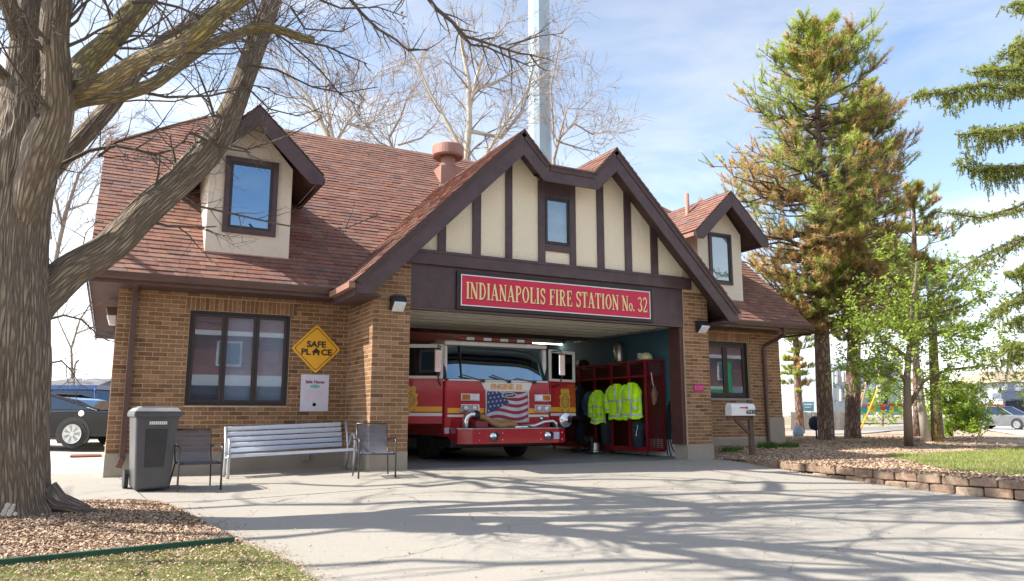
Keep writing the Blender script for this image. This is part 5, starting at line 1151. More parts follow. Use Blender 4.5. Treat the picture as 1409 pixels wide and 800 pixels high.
# sling chairs, seat faces the driveway (-Y); built once and copied
def make_chair(label):
    t = thing('patio_chair', label, 'chair', (0, 0, 0), 'mesh patio chairs by the bench', rotz=.0001)
    hw = .26
    b = MB(); NX = 6; prof = [(-.27, .40), (-.24, .425), (-.05, .405), (.14, .40), (.20, .44), (.26, .62), (.33, .87)]
    vs = [(-hw+.02+(2*hw-.04)*i/NX, y, z-.012*math.sin(PI*i/NX)) for y, z in prof for i in range(NX+1)]
    b.add(vs, [[j*(NX+1)+i, j*(NX+1)+i+1, (j+1)*(NX+1)+i+1, (j+1)*(NX+1)+i] for j in range(len(prof)-1) for i in range(NX)]); b.link('sling', m_sling, t, smooth=True, local=True)
    for s in (-1, 1):
        x = s*hw
        b = MB(); b.tube([(x, -.27, .405), (x, -.05, .40), (x, .14, .395), (x, .20, .44), (x, .26, .62), (x, .33, .88)], .013, 8); b.link('side_frame', m_chairfr, t, smooth=True, local=True)
        xo = s*(hw+.045)
        b = MB(); b.tube([(xo, -.28, 0), (xo, -.27, .3), (xo, -.27, .56), (xo-s*.0, -.25, .62), (xo, -.18, .645), (xo, .05, .64), (xo, .22, .62), (x, .28, .64)], .015, 8); b.link('front_leg', m_chairfr, t, smooth=True, local=True)
        b = MB(); b.tube([(xo-s*.0, .32, 0), (x, .18, .38), (x, .16, .40)], .012, 8); b.link('rear_leg', m_chairfr, t, smooth=True, local=True)
    for q_ in (((-hw, .33, .88), (hw, .33, .88)), ((-hw-.04, -.265, .39), (hw+.04, -.265, .39)), ((-hw, .16, .385), (hw, .16, .385))): b = MB(); b.tube(q_, .013, 8); b.link('cross_bar', m_chairfr, t, smooth=True, local=True)
    return t
C1 = make_chair('grey mesh patio chair between the bin and the bench'); C1.location = (-3.70, -.92, gz(-3.70, -.92)); C1.rotation_euler = (0, 0, .14)
C2 = copy_tree(C1); C2.location = (-.90, -.86, gz(-.90, -.86)); C2.rotation_euler = (0, 0, -.12); C2['label'] = 'grey mesh patio chair in front of the left brick pier'
# mailbox
MP = on_ground(1035, 627, lawn_z); mz = MP.z
MBX = thing('mailbox', 'white mailbox numbered 6330 with red flag on a brown wooden post', 'mailbox', tuple(MP), rotz=.0001)
mr_ = .0
b = MB(); b.box(-.05, .05, -.05, .05, -.05, 1.27); b.link('post', m_wood, MBX, bevel=.006, local=True)
b = MB(); b.bar((-.62, 0, .86), (.05, 0, .86), .10, .09); b.link('arm', m_wood, MBX, bevel=.006, local=True)
b = MB(); b.bar((-.42, 0, .83), (-.04, 0, .50), .07, .08); b.link('brace', m_wood, MBX, bevel=.006, local=True)
sec = [(-.125, 0), (.125, 0), (.125, .16)]+[(.125*math.cos(a*PI/10), .16+.125*math.sin(a*PI/10)) for a in range(1, 10)]+[(-.125, .16)]
MBO = MB(); MBO.prism([(y, z+.905) for y, z in sec], -.56, .06, 'x'); BOX = MBO.link('box', m_white, MBX, bevel=.006, local=True)
b = MB(); b.prism([(y*1.04, (z-.14)*1.03+.14+.905) for y, z in sec], -.585, -.561, 'x'); b.link('door', m_white, MBX, bevel=.008, local=True)
b = MB(); b.box(-.36, -.18, -.142, -.130, 1.075, 1.10); b.box(-.20, -.155, -.146, -.130, 1.062, 1.112); b.link('flag', mat('flag_red_plastic', (.6, .03, .06), .4), MBX, local=True)
textmesh('number', '6330', .13, (-.065, -.134, .985), (1, 0, 0), (0, 0, 1), m_ink, MBX, .002, local=True, bold=.004)
MBX.rotation_euler = (0, 0, -.16)
# grates in the walk at the left
b = MB(); b.box(-5.62, -5.0, 6.6, 7.4, gz(-5.3, 7)+.004, gz(-5.3, 7)+.03); prop(b.link('drain_cover', mat('rust_red_steel', (.22, .09, .07), .8, bump=.5, bscale=40)), 'rust red drain cover in the paving behind the left corner', 'drain cover')
b = MB(); b.box(-5.6, -4.96, 10.2, 10.4, gz(-5.3, 10)+.004, gz(-5.3, 10)+.12); prop(b.link('wheel_stop', m_conc_base), 'low concrete wheel stop in front of the black car', 'wheel stop')

# ------------------------------------------------------------------ trees: shared growing routine
def grow(b, p, d, L, r, lvl, maxl, rr, rmin=.004, up=.12, nseg=5, split=.62, spread=.9, kids=(3, 5), curl=.28, sides=(8, 6, 4, 3, 3), gc=None):
    pts = [Vector(p)]; rad = [r]; d = Vector(d).normalized(); q = Vector(p)
    for i in range(nseg):
        d = (d+Vector((rr.gauss(0, curl), rr.gauss(0, curl), rr.gauss(0, curl)+up))*.5).normalized(); q = q+d*(L/nseg); pts.append(q.copy()); rad.append(max(rmin*.6, r*(1-.72*(i+1)/nseg)))
    b.tube(pts, rad, sides[min(lvl, len(sides)-1)], cap=False)
    if lvl >= maxl: return
    for k in range(rr.randint(*kids)):
        t = rr.uniform(.25, 1); i = min(nseg-1, int(t*nseg)); a = pts[i].lerp(pts[i+1], t*nseg-i); dd = (pts[i+1]-pts[i]).normalized()
        o = dd.orthogonal().normalized(); o.rotate(Matrix.Rotation(rr.uniform(0, 2*PI), 3, dd)); nd = (dd+o*rr.uniform(.5, 1.3)*spread).normalized()
        r2 = max(rmin, rad[i]*rr.uniform(.4, .65)); grow(b, a, nd, L*rr.uniform(.45, .75)*(1 if lvl else .9), r2, lvl+1, maxl, rr, rmin, up, nseg if lvl < 2 else 4, split, spread, kids, curl, sides)
from mathutils import noise as mn
def limb(px, d0, d1, m, parent, name='branch', n=14, ext=None, ext_seed=1, ridge=.0, sub=5):
    "branch centre line through photo pixels (x, y, half width in px), depth running from d0 to d1"
    pts = []; rad = []; N_ = len(px)
    for i, (x, y, r) in enumerate(px):
        d = d0+(d1-d0)*i/(N_-1); pts.append(at(x, y, d)); rad.append(r*d/FPX)
    P2 = []; R2 = []
    for i in range(N_-1):                                        # Catmull-Rom
        p0, p1, p2, p3 = pts[max(i-1, 0)], pts[i], pts[i+1], pts[min(i+2, N_-1)]
        for k in range(sub):
            t = k/sub; P2.append(.5*((2*p1)+(p2-p0)*t+(2*p0-5*p1+4*p2-p3)*t*t+(3*p1-p0-3*p2+p3)*t**3)); R2.append(rad[i]+(rad[i+1]-rad[i])*t)
    P2.append(pts[-1]); R2.append(rad[-1])
    b = MB(); b.tube(P2, R2, n); k = 0
    if ridge:
        LN = [0.]
        for q_ in range(1, len(P2)): LN.append(LN[-1]+(P2[q_]-P2[q_-1]).length)
        for i in range(len(P2)):
            c = P2[i]
            for j in range(n):
                v = Vector(b.v[i*n+j]); a = j/n*2*PI; ln = sum((P2[q]-P2[q-1]).length for q in range(max(1, i-0), i+1)) if False else LN[i]
                q = Vector((math.cos(a)*R2[i]*16, math.sin(a)*R2[i]*16, ln*1.6+ext_seed*7)); q2 = Vector((math.cos(a)*1.2, math.sin(a)*1.2, ln*.9+ext_seed*3))
                f_ = 1+ridge*(1.1-2.6*abs(mn.noise(q))-1.2*abs(mn.noise(q*2.1))+1.6*mn.noise(q2)); b.v[i*n+j] = tuple(c+(v-c)*f_)
    o = b.link(name, m, parent, smooth=True, uv=True)
    return P2, R2, o
rt = random.Random(42)
TD = 8.5
TR = thing('street_tree', 'large bare tree with thick ridged trunk at the left, limbs crossing over the roof', 'tree', tuple(at(10, 722, TD)))
TR0 = at(10, 725, TD)
trunk_px = [(8, 760, 70), (8, 728, 66), (8, 708, 61), (7, 680, 54), (6, 600, 52), (8, 500, 52), (12, 420, 50), (15, 350, 43), (20, 290, 42), (27, 240, 44), (33, 200, 43), (35, 160, 34), (36, 100, 24), (41, 40, 20), (45, -10, 18), (52, -90, 15), (60, -200, 12)]
limb(trunk_px, TD, TD, m_bark, TR, 'trunk', 150, ridge=.038, sub=12)
tw = MB(); LIMBS = []
defs = [([(30, 330, 12), (42, 270, 20), (60, 205, 26), (78, 150, 21), (78, 100, 18), (75, 50, 18), (79, 0, 18), (84, -80, 15), (96, -200, 12)], TD-.05, TD-1.3, m_bark, 24),
 ([(25, 440, 34), (58, 408, 27), (100, 372, 23), (150, 341, 21), (200, 290, 20), (248, 248, 19), (288, 205, 20), (316, 156, 16), (340, 96, 14), (358, 46, 13), (374, 0, 12), (390, -60, 10), (410, -150, 8)], TD+.1, TD+1.9, m_bark, 28),
 ([(92, 128, 20), (112, 94, 17), (150, 58, 15), (182, 18, 14), (205, -10, 13), (250, -70, 11), (300, -150, 9)], TD-.2, TD+1.2, m_moss, 20),
 ([(84, 134, 17), (112, 122, 14), (150, 111, 13), (187, 87, 12), (240, 66, 12), (276, 44, 12), (302, 20, 11), (332, -4, 10), (380, -50, 9), (450, -120, 7)], TD-.3, TD-1.6, m_moss, 20),
 ([(90, 145, 13), (112, 139, 9), (168, 130, 9), (210, 116, 8), (240, 94, 8), (278, 67, 7.5), (320, 50, 7), (355, 38, 7), (385, 42, 6), (415, 52, 6), (432, 54, 4)], TD-.1, TD+.7, m_moss, 14),
 ([(52, 262, 15), (68, 238, 13), (112, 190, 12), (150, 148, 11), (180, 109, 10), (210, 73, 9), (234, 50, 8), (274, 26, 7), (310, 5, 6), (350, -30, 5)], TD+.5, TD+2.8, m_bark, 16),
 ([(15, 130, 10), (2, 102, 8), (-20, 80, 8), (-60, 40, 7), (-120, 0, 6)], TD, TD-.8, m_bark, 12),
 ([(30, 60, 12), (10, 0, 11), (-20, -80, 10), (-70, -180, 8)], TD, TD-1.5, m_bark, 12),
 ([(62, -150, 10), (130, -200, 9), (260, -260, 8), (420, -330, 6)], TD, TD+2.5, m_bark, 10),
 ([(96, -160, 10), (200, -240, 9), (340, -330, 7), (520, -420, 5)], TD-1.2, TD-2.2, m_bark, 10)]
for i, (px, a, c, m_, n) in enumerate(defs):
    P2, R2, o = limb(px, a, c, m_, TR, 'branch', n*2, ridge=.05, ext_seed=i, sub=7); LIMBS.append((P2, R2))
b_ = MB(); b_.prism([(0, 0), (0.02, 0), (.02, .02)], 0, .001)
# thin boughs read off the photograph
fine = [([(582, -12), (600, 12), (622, 30), (640, 50), (665, 58), (690, 66), (715, 74), (735, 76)], 9.6, 3.2), ([(622, 30), (636, 50), (648, 62), (668, 64), (694, 76), (716, 86), (730, 92)], 9.7, 2.2),
 ([(478, -6), (497, 18), (520, 40), (545, 55), (562, 70), (590, 68)], 9.4, 2.6), ([(374, 40), (420, 58), (450, 64), (480, 78), (505, 88)], 9.2, 2.2), ([(376, 44), (400, 60), (440, 96), (468, 130), (500, 150)], 9.5, 1.6),
 ([(75, 231), (124, 207), (161, 201), (190, 207), (212, 213), (236, 207), (258, 190)], 9.0, 3), ([(135, 216), (160, 196), (200, 184), (240, 172), (292, 160)], 9.1, 2.4), ([(182, 4), (210, 2), (245, 10), (275, 22), (320, 24)], 8.6, 2.6),
 ([(238, 268), (268, 283), (300, 290), (340, 299), (385, 309), (440, 318), (480, 313), (520, 296)], 9.4, 1.8), ([(318, 200), (340, 206), (372, 196), (400, 186), (432, 168)], 9.4, 1.8), ([(262, 182), (290, 196), (318, 206), (345, 210)], 9.3, 2.4),
 ([(112, 190), (150, 142), (190, 138), (240, 140), (290, 126), (330, 120)], 9.1, 1.7), ([(200, 128), (230, 134), (290, 132), (350, 118), (372, 122)], 8.7, 2.2), ([(290, 20), (330, 12), (362, -8)], 8.2, 2),
 ([(300, 180), (283, 140), (300, 110), (312, 70)], 9.2, 1.2), ([(342, 90), (380, 96), (430, 120), (470, 128), (520, 120)], 9.5, 1.8), ([(332, 112), (370, 150), (410, 160), (440, 150)], 9.6, 1.4),
 ([(70, 420), (90, 380), (112, 350), (118, 320)], 9.8, 1.8), ([(66, 440), (88, 434), (112, 440), (136, 462), (150, 470)], 9.9, 1.8), ([(66, 500), (85, 497), (96, 508), (104, 520)], 10, 1.6), ([(400, 10), (420, 40), (470, 44), (495, 30)], 9.4, 1.8),
 ([(700, 62), (740, 50), (775, 46)], 9.7, 1.1), ([(440, 0), (470, 12), (520, 10), (560, 24)], 9.3, 1.8), ([(560, -10), (540, 20), (560, 44)], 9.3, 1.2)]
for px, d, r in fine:
    fb_ = MB()
    pts = [at(x, y, d+.05*i) for i, (x, y) in enumerate(px)]; n = len(pts); fb_.tube(pts, [r*d/FPX*(1-.65*i/(n-1)) for i in range(n)], 6, cap=False)
    fb_.link('bough', m_twig, TR, smooth=True)
    for i in range(n-1):
        for k in range(2):
            a = pts[i].lerp(pts[i+1], rt.random()); dd = (pts[i+1]-pts[i]).normalized(); o = dd.orthogonal(); o.rotate(Matrix.Rotation(rt.uniform(0, 2*PI), 3, dd))
            grow(tw, a, dd+o*rt.uniform(.5, 1.2), rt.uniform(.25, .6), r*d/FPX*.45, 2, 4 if k else 3, rt, .0022, .02, 4, kids=(1, 3), curl=.35)
for li, (P2, R2) in enumerate(LIMBS):
    n = len(P2); big = li in (0, 1, 2, 5, 7, 8)
    for k in range(int(n*.4)):
        i = rt.randint(int(n*.3), n-2); dd = (P2[i+1]-P2[i]).normalized(); o = dd.orthogonal().normalized(); o.rotate(Matrix.Rotation(rt.uniform(0, 2*PI), 3, dd))
        x_, y_, z_ = proj(P2[i]); off = y_ < -20
        grow(tw, P2[i], dd*.7+o*rt.uniform(.5, 1.1)+Vector((0, 0, .1)), rt.uniform(.5, 1.1)*(1.8 if off else 1), max(.005, R2[i]*(.42 if off else .16)), 1 if off else 2, 4, rt, .003, .05, 5, kids=(2, 4), curl=.32)
    # the end of every big limb goes on into the crown above the frame
    if big:
        for k in range(2): grow(tw, P2[-1], (P2[-1]-P2[-4]).normalized()+Vector((rt.gauss(0, .35), rt.gauss(0, .35), .15)), rt.uniform(2.2, 4.4), R2[-1]*rt.uniform(.6, .95), 0, 3, rt, .006, .08, 6, kids=(3, 4), curl=.25)
# high crown spreading over the drive (casts the long branch shadows)
cr = MB()
def bough(a, b_, r, seed):
    rr = random.Random(seed); A, B = Vector(a), Vector(b_); pts = [A.lerp(B, t/8)+Vector((rr.gauss(0, .16), rr.gauss(0, .16), rr.gauss(0, .16)+.9*math.sin(PI*t/8)*.5)) for t in range(9)]
    cr.tube(pts, [r*1.25*(1-.6*t/8) for t in range(9)], 8, cap=False)
    for i in range(2, 9):
        grow(tw, pts[i], (B-A).normalized()+Vector((rr.gauss(0, .7), rr.gauss(0, .7), rr.gauss(0, .4))), rr.uniform(1.2, 2.6), r*(1-.6*i/8)*.5, 1, 3, rr, .006, .05, 5, kids=(1, 2), curl=.3)
base = at(45, -10, TD)
top = Vector((TR0.x+.4, TR0.y-.2, 7.2))
for i, (A_, B_, z) in enumerate([((-8.5, .6), (-.6, -3.2), 9.6), ((-11, -.3), (1.4, -5.6), 10.2), ((-12, -2.2), (-1.6, -7.2), 10.9), ((-13, -3.6), (-3.6, -8.9), 8.6), ((-7.0, 1.6), (.6, -1.8), 10.6), ((-3.6, -4.2), (2.6, -7.2), 12.6), ((-9, -6.2), (-4.6, -9.4), 8.2), ((-12, 1.8), (-6.9, -1.2), 8.3), ((-13.5, .2), (-7.2, -2.6), 7.6), ((-10.5, 3.2), (-7.4, .2), 8.8), ((-15, -1.5), (-8, -4), 8.4)]):
    rr_ = random.Random(300+i); A_ = Vector((*A_, z+rr_.uniform(-.6, .6))); B_ = Vector((*B_, z+rr_.uniform(-.6, .9))); dv_ = B_-A_; t_ = max(.12, min(.8, (Vector((TR0.x, TR0.y, z))-A_).dot(dv_)/dv_.length_squared)); M_ = A_.lerp(B_, t_)
    S_ = min([L_[0][-1] for q_, L_ in enumerate(LIMBS) if q_ in (0, 1, 2, 3, 5, 6, 7, 8, 9)]+[top], key=lambda s_: (s_-M_).length)
    cr.tube([S_, S_.lerp(M_, .5)+Vector((rr_.gauss(0, .2), rr_.gauss(0, .2), -.1)), M_], [.13, .12, .10], 8, cap=False); bough(M_, A_, .085, 100+i); bough(M_, B_, .085, 200+i)
cr.tube([at(60, -200, TD), top, top+Vector((.2, .1, 2.2))], [.11, .14, .08], 10); cr.link('high_bough', m_bark, TR, smooth=True)
tw.link('twigs', m_twig, TR, kind='stuff')
# roots flare and a pale scar
b = MB()
for a, L_ in ((0.15, .5), (.75, .3)):
    c_ = Vector((TR0.x, TR0.y, bed_z(TR0.x, TR0.y))); dr = RT*math.cos(a)+Vector((-FW.x, -FW.y, 0))*-math.sin(a); dr.z = 0; dr = dr.normalized()
    b.tube([c_+dr*.36+Vector((0, 0, .22)), c_+dr*.50+Vector((0, 0, .09)), c_+dr*(.60+L_*.2)+Vector((.03, 0, .02)), c_+dr*(.72+L_*.5)+Vector((0, .05, -.05))], [.13, .10, .07, .03], 14)
b.link('root', m_bark, TR, smooth=True, uv=True)
b = MB(); c_ = at(12, 702, TD-.585); 
for k in range(9): b.lathe([(0, -.004), (.016+.014*R_.random(), 0), (0, .004)], c_+RT*(.016*k-.06)+UP*(.03*((k*5) % 4)-.04), 7, 'y')
b.link('lichen_patch', mat('pale_lichen', (.45, .46, .44), .95), TR)
# a few dead leaves caught in the twigs
b = MB()
for x, y in ((455, 118), (552, 22), (558, 30), (546, 28), (450, 122)):
    for k in range(4):
        c_ = at(x+rt.uniform(-4, 4), y+rt.uniform(-6, 6), 9.5); u = Vector((rt.gauss(0, 1), rt.gauss(0, 1), rt.gauss(0, 1))).normalized()*.035; v = u.orthogonal().normalized()*.02; b.face(c_-u, c_-v, c_+u, c_+v)
b.link('dead_leaves', mat('dead_leaf', (.36, .16, .08), .8), TR)

# sticks lying on the grass
for k, (x0, y0, x1, y1, lab) in enumerate(((188, 800, 208, 782, 'dark forked stick on the grass near the bottom edge'), (208, 783, 248, 775, 'thin straight stick on the grass below the end of the edging'), (40, 786, 76, 796, 'pale bent twig on the grass in the bottom left corner'))):
    A, B = on_ground(x0, y0), on_ground(x1, y1); b = MB(); n = 6; pp = []
    for i in range(n+1): p = A.lerp(B, i/n); p.z = gz(p.x, p.y)+.045+.02*math.sin(i*1.3+k); p.x += .02*math.sin(i*2.1); pp.append(p)
    b.tube(pp, [.009*(1-.6*i/n) for i in range(n+1)], 6); b.tube([pp[2], pp[2]+Vector((.06, .10, .03)), pp[2]+Vector((.09, .18, .0))], [.005, .004, .002], 5); prop(b.link('fallen_stick', m_twig, smooth=True), lab, 'stick', 'sticks on the grass')

# ------------------------------------------------------------------ behind the station
tp = at(742, 100, 52); b = MB(); b.lathe([(.95, 0), (.80, 20), (.66, 42), (.52, 62)], (tp.x, tp.y, -.1), 12); prop(b.link('radio_tower', m_tower), 'tall pale blue steel monopole rising behind the gable', 'tower')
def bare_tree(name, lab, base_px, depth, lines, m, mt, seed, group, rbase=.25, kids=(3, 4), rmin=.014, L=2.6, lv=3):
    rr = random.Random(seed); bx, by_ = base_px; p0 = at(bx, by_, depth); p0.z = -.1
    t = thing('bare_tree', lab, 'tree', tuple(p0), group); tb = MB(); tw_ = MB()
    first = at(*lines[0][0], depth); tb.tube([p0, p0.lerp(first, .5)+Vector((.1, 0, 0)), first], [rbase*1.3, rbase*1.05, rbase*.8], 10); tb.link('trunk', m, t, smooth=True); bb_ = MB()
    for li, ln in enumerate(lines):
        dd = rr.uniform(-1.2, 1.2) if li else 0; pts = [at(x, y, depth+dd*i/len(ln)) for i, (x, y) in enumerate(ln)]; n = len(pts); r0 = rbase*.7*(.55 if li else 1); rad = [r0*(1-.75*i/(n-1)) for i in range(n)]
        bb_.tube(pts, rad, 7, cap=False)
        for i in range(n-1):
            for k in range(4):
                s = rr.random(); a = pts[i].lerp(pts[i+1], s); d_ = (pts[i+1]-pts[i]).normalized(); o = d_.orthogonal().normalized(); o.rotate(Matrix.Rotation(rr.uniform(0, 2*PI), 3, d_))
                grow(tw_, a, d_*.8+o*rr.uniform(.4, 1.1)+Vector((0, 0, .2)), rr.uniform(.6, 1.2)*L*(1-.3*i/n), max(rmin, rad[i]*.33), 1, lv, rr, rmin, .06, 5, kids=kids, curl=.24, sides=(5, 4, 3, 3))
    bb_.link('branch', m, t, smooth=True); tw_.link('twigs', mt, t, kind='stuff'); return t
SY = 'bare trees behind the station roof'
bare_tree('bare_tree', 'white barked sycamore forking above the round roof vent', (655, 560), 44, [[(642, 330), (641, 222), (646, 170), (645, 110), (637, 70), (630, 30)], [(646, 150), (655, 110), (662, 85), (672, 60), (700, 30)], [(645, 180), (690, 190), (720, 150), (728, 120), (735, 90)], [(660, 260), (666, 218), (690, 178), (716, 140), (728, 118), (760, 95)], [(640, 215), (610, 160), (590, 125), (575, 90), (560, 60)], [(646, 125), (680, 115), (705, 100), (724, 92)]], m_syc, m_syct, 3, SY, .36)
bare_tree('bare_tree', 'bare sycamore with forked pale limbs right of the left dormer', (455, 560), 40, [[(456, 320), (456, 230), (452, 190), (440, 165), (425, 135), (408, 115), (395, 100), (370, 70)], [(456, 225), (466, 190), (478, 170), (492, 152), (505, 120), (520, 100), (560, 85)], [(460, 200), (450, 150), (447, 110), (440, 60)], [(480, 170), (500, 178), (520, 160), (545, 120)]], m_syc, m_syct, 5, SY, .26)
bare_tree('bare_tree', 'thin brown bare tree between the sycamores left of the roof vent', (560, 560), 50, [[(556, 320), (545, 220), (535, 190), (552, 160), (560, 135), (580, 110)], [(540, 205), (520, 195), (505, 175), (500, 150)], [(548, 200), (580, 190), (600, 170), (618, 130)]], m_syct, m_syct, 8, SY, .2)
bare_tree('bare_tree', 'bare tree seen right of the steel monopole', (800, 560), 50, [[(770, 300), (762, 220), (770, 190), (790, 170), (815, 185), (835, 182)], [(765, 205), (780, 150), (800, 150), (820, 130)], [(762, 190), (758, 120), (770, 60), (780, 30)], [(768, 195), (800, 205), (826, 210)]], m_syct, m_syct, 9, SY, .2)
bare_tree('bare_tree', 'pale bare tree glimpsed between the big trunk and the roof edge', (60, 560), 34, [[(66, 420), (80, 340), (92, 290), (108, 240), (130, 215), (150, 190)], [(86, 310), (75, 270), (100, 225), (120, 190)], [(92, 290), (120, 280), (135, 250)], [(70, 330), (62, 260), (70, 200), (88, 160)]], m_syct, m_syct, 12, None, .16, L=2.2)
bare_tree('bare_tree', 'bare tree behind the parked cars at the left', (110, 560), 60, [[(100, 530), (98, 480), (110, 440), (130, 410), (140, 390)], [(98, 480), (80, 440), (75, 400)], [(104, 460), (128, 450), (142, 430)]], m_syct, m_syct, 14, None, .16, L=2.6)

# ------------------------------------------------------------------ conifers at the right
def tuft_at(b, p, d, L, n, rr, col, wd=.016):
    d = d.normalized(); o = d.orthogonal().normalized()
    for k in range(n):
        q = o.copy(); q.rotate(Matrix.Rotation(rr.uniform(0, 2*PI), 3, d)); v = (d*rr.uniform(-.1, 1)+q*rr.uniform(.5, 1.1)).normalized()*L*rr.uniform(.7, 1.1); s = v.cross(d+Vector((.01, 0, .02))); s = s.normalized()*wd*.5 if s.length > 1e-6 else o*wd*.5
        c = p+d*rr.uniform(-.5, .5)*L; f = rr.uniform(.75, 1.2); b.ct = (col[0]*f, col[1]*f, col[2]*f); b.add([tuple(c-s), tuple(c+s), tuple(c+v)], [[0, 1, 2]])
GREEN = [(.36, .44, .08), (.48, .55, .11), (.28, .37, .07), (.60, .62, .19)]; BROWN = [(.62, .40, .16), (.66, .46, .22), (.48, .30, .12), (.60, .48, .22)]
def pine(lab, base_px, depth, trunk_px, prof, seed, brown, nb, tl=.16):
    rr = random.Random(seed); p0 = at(*base_px, depth); t = thing('pine_tree', lab, 'tree', tuple(p0), 'pines behind the right corner')
    pts = [at(x, y, depth) for x, y, r in trunk_px]; rad = [r*depth/FPX for x, y, r in trunk_px]; b = MB(); b.tube(pts, rad, 16); b.link('trunk', m_pinebark, t, smooth=True, uv=True)
    br = MB(); nd = MB(); z0, z1 = pts[-1].z, 0
    def trunk_at(z):
        for a, c in zip(pts, pts[1:]):
            if a.z <= z <= c.z: return a.lerp(c, (z-a.z)/(c.z-a.z))
        return pts[-1]
    zl = [at(0+x, y, depth).z for (x, y, l_, r_) in prof]
    for k in range(nb):
        u = rr.random()**.85; ypx = prof[0][1]+(prof[-1][1]-prof[0][1])*u
        for (xa, ya, la, ra), (xb, yb_, lb_, rb) in zip(prof, prof[1:]):
            if ya <= ypx <= yb_: s = (ypx-ya)/(yb_-ya); lw_, rw = la+(lb_-la)*s, ra+(rb-ra)*s; xc = xa+(xb-xa)*s; break
        c = trunk_at(at(xc, ypx, depth).z); a = rr.uniform(0, 2*PI); side = math.cos(a); Lm = (rw if side > 0 else lw_)*depth/FPX*(abs(side)*1.0+(1-abs(side))*.8)*rr.uniform(.55, 1.06)
        dr = (RT*math.cos(a)+Vector((FW.x, FW.y, 0)).normalized()*math.sin(a)); n = 6; q = c.copy(); P_ = [q.copy()]; rise = rr.uniform(-.12, .18)+(.35 if u < .25 else 0)
        for i in range(n): q = q+(dr*(1-.25*i/n)+Vector((rr.gauss(0, .28), rr.gauss(0, .28), rise+.30*(i/n)**1.5+rr.gauss(0, .15))))*(Lm/n); P_.append(q.copy())
        br.tube(P_, [max(.012, .05*Lm/2.5*(1-.8*i/n)) for i in range(n+1)], 5, cap=False)
        bp = brown(u, side, rr); dead = rr.random() < bp
        for i in range(1 if Lm < 1 else 2, n+1):
            for j in range(3 if i < n-1 else 4):
                dd = (P_[i]-P_[i-1]).normalized(); o = dd.orthogonal().normalized(); o.rotate(Matrix.Rotation(rr.uniform(0, 2*PI), 3, dd)); o.z = abs(o.z)*.9; e = P_[i]+(dd*.6+o)*rr.uniform(.22, .62)*min(1, Lm/2)
                br.tube([P_[i], e], [.010, .006], 3, cap=False); pal = BROWN if (dead if rr.random() < .8 else rr.random() < bp) else GREEN
                for h_ in (.45, .75, 1.0):
                    col = rr.choice(pal); tuft_at(nd, P_[i].lerp(e, h_), (e-P_[i])+Vector((0, 0, .15)), tl*(1.1 if h_ == 1. else .85), 13 if h_ < 1 else 22, rr, col, .019)
    br.link('branch', m_twig, t); nd.link('needles', m_needle, t, tint=True, kind='stuff'); return t
pine('tall pine with green top and browning lower needles, trunk nearest the station', (1137, 610), 24, [(1138, 614, 12.5), (1137, 600, 11), (1134, 540, 10.5), (1131, 470, 10), (1130, 400, 8), (1128, 300, 7), (1126, 200, 5), (1124, 100, 3), (1124, 40, 1.5)],
     [(1124, 36, 20, 20), (1124, 70, 50, 58), (1124, 110, 78, 82), (1126, 150, 92, 96), (1128, 200, 128, 104), (1128, 250, 150, 108), (1129, 300, 134, 108), (1130, 360, 126, 104), (1130, 420, 96, 92), (1132, 462, 40, 66)], 21, lambda u, s, r: .16 if u < .3 else (.42 if u < .6 else .60), 330)
pine('slimmer pine with mostly brown needles right of the tallest pine', (1173, 608), 26, [(1174, 612, 12), (1173, 590, 10.5), (1174, 520, 9.5), (1176, 440, 8), (1180, 330, 6), (1186, 220, 3.5), (1190, 120, 1.5)],
     [(1190, 118, 14, 16), (1188, 160, 34, 40), (1186, 220, 40, 66), (1182, 290, 40, 80), (1180, 350, 44, 84), (1176, 420, 56, 78), (1174, 470, 40, 62)], 22, lambda u, s, r: .55 if u < .3 else .75, 190)
# thin mixed conifer farther right
pine('sparse thin conifer between the pines and the spruce', (1262, 612), 28, [(1262, 616, 5), (1261, 540, 4.5), (1259, 440, 4), (1258, 330, 3), (1257, 260, 1.5)],
     [(1257, 252, 10, 12), (1257, 300, 50, 46), (1258, 360, 66, 60), (1259, 420, 76, 70), (1260, 470, 70, 80)], 23, lambda u, s, r: .5 if u < .4 else .25, 110, .15)
pine('small conifer showing between the building corner and the first pine', (1102, 600), 34, [(1102, 604, 6), (1098, 540, 5), (1095, 470, 4), (1092, 400, 3)],
     [(1092, 395, 20, 20), (1094, 440, 44, 40), (1098, 500, 30, 26), (1100, 540, 20, 24)], 26, lambda u, s, r: .1, 50, .13)
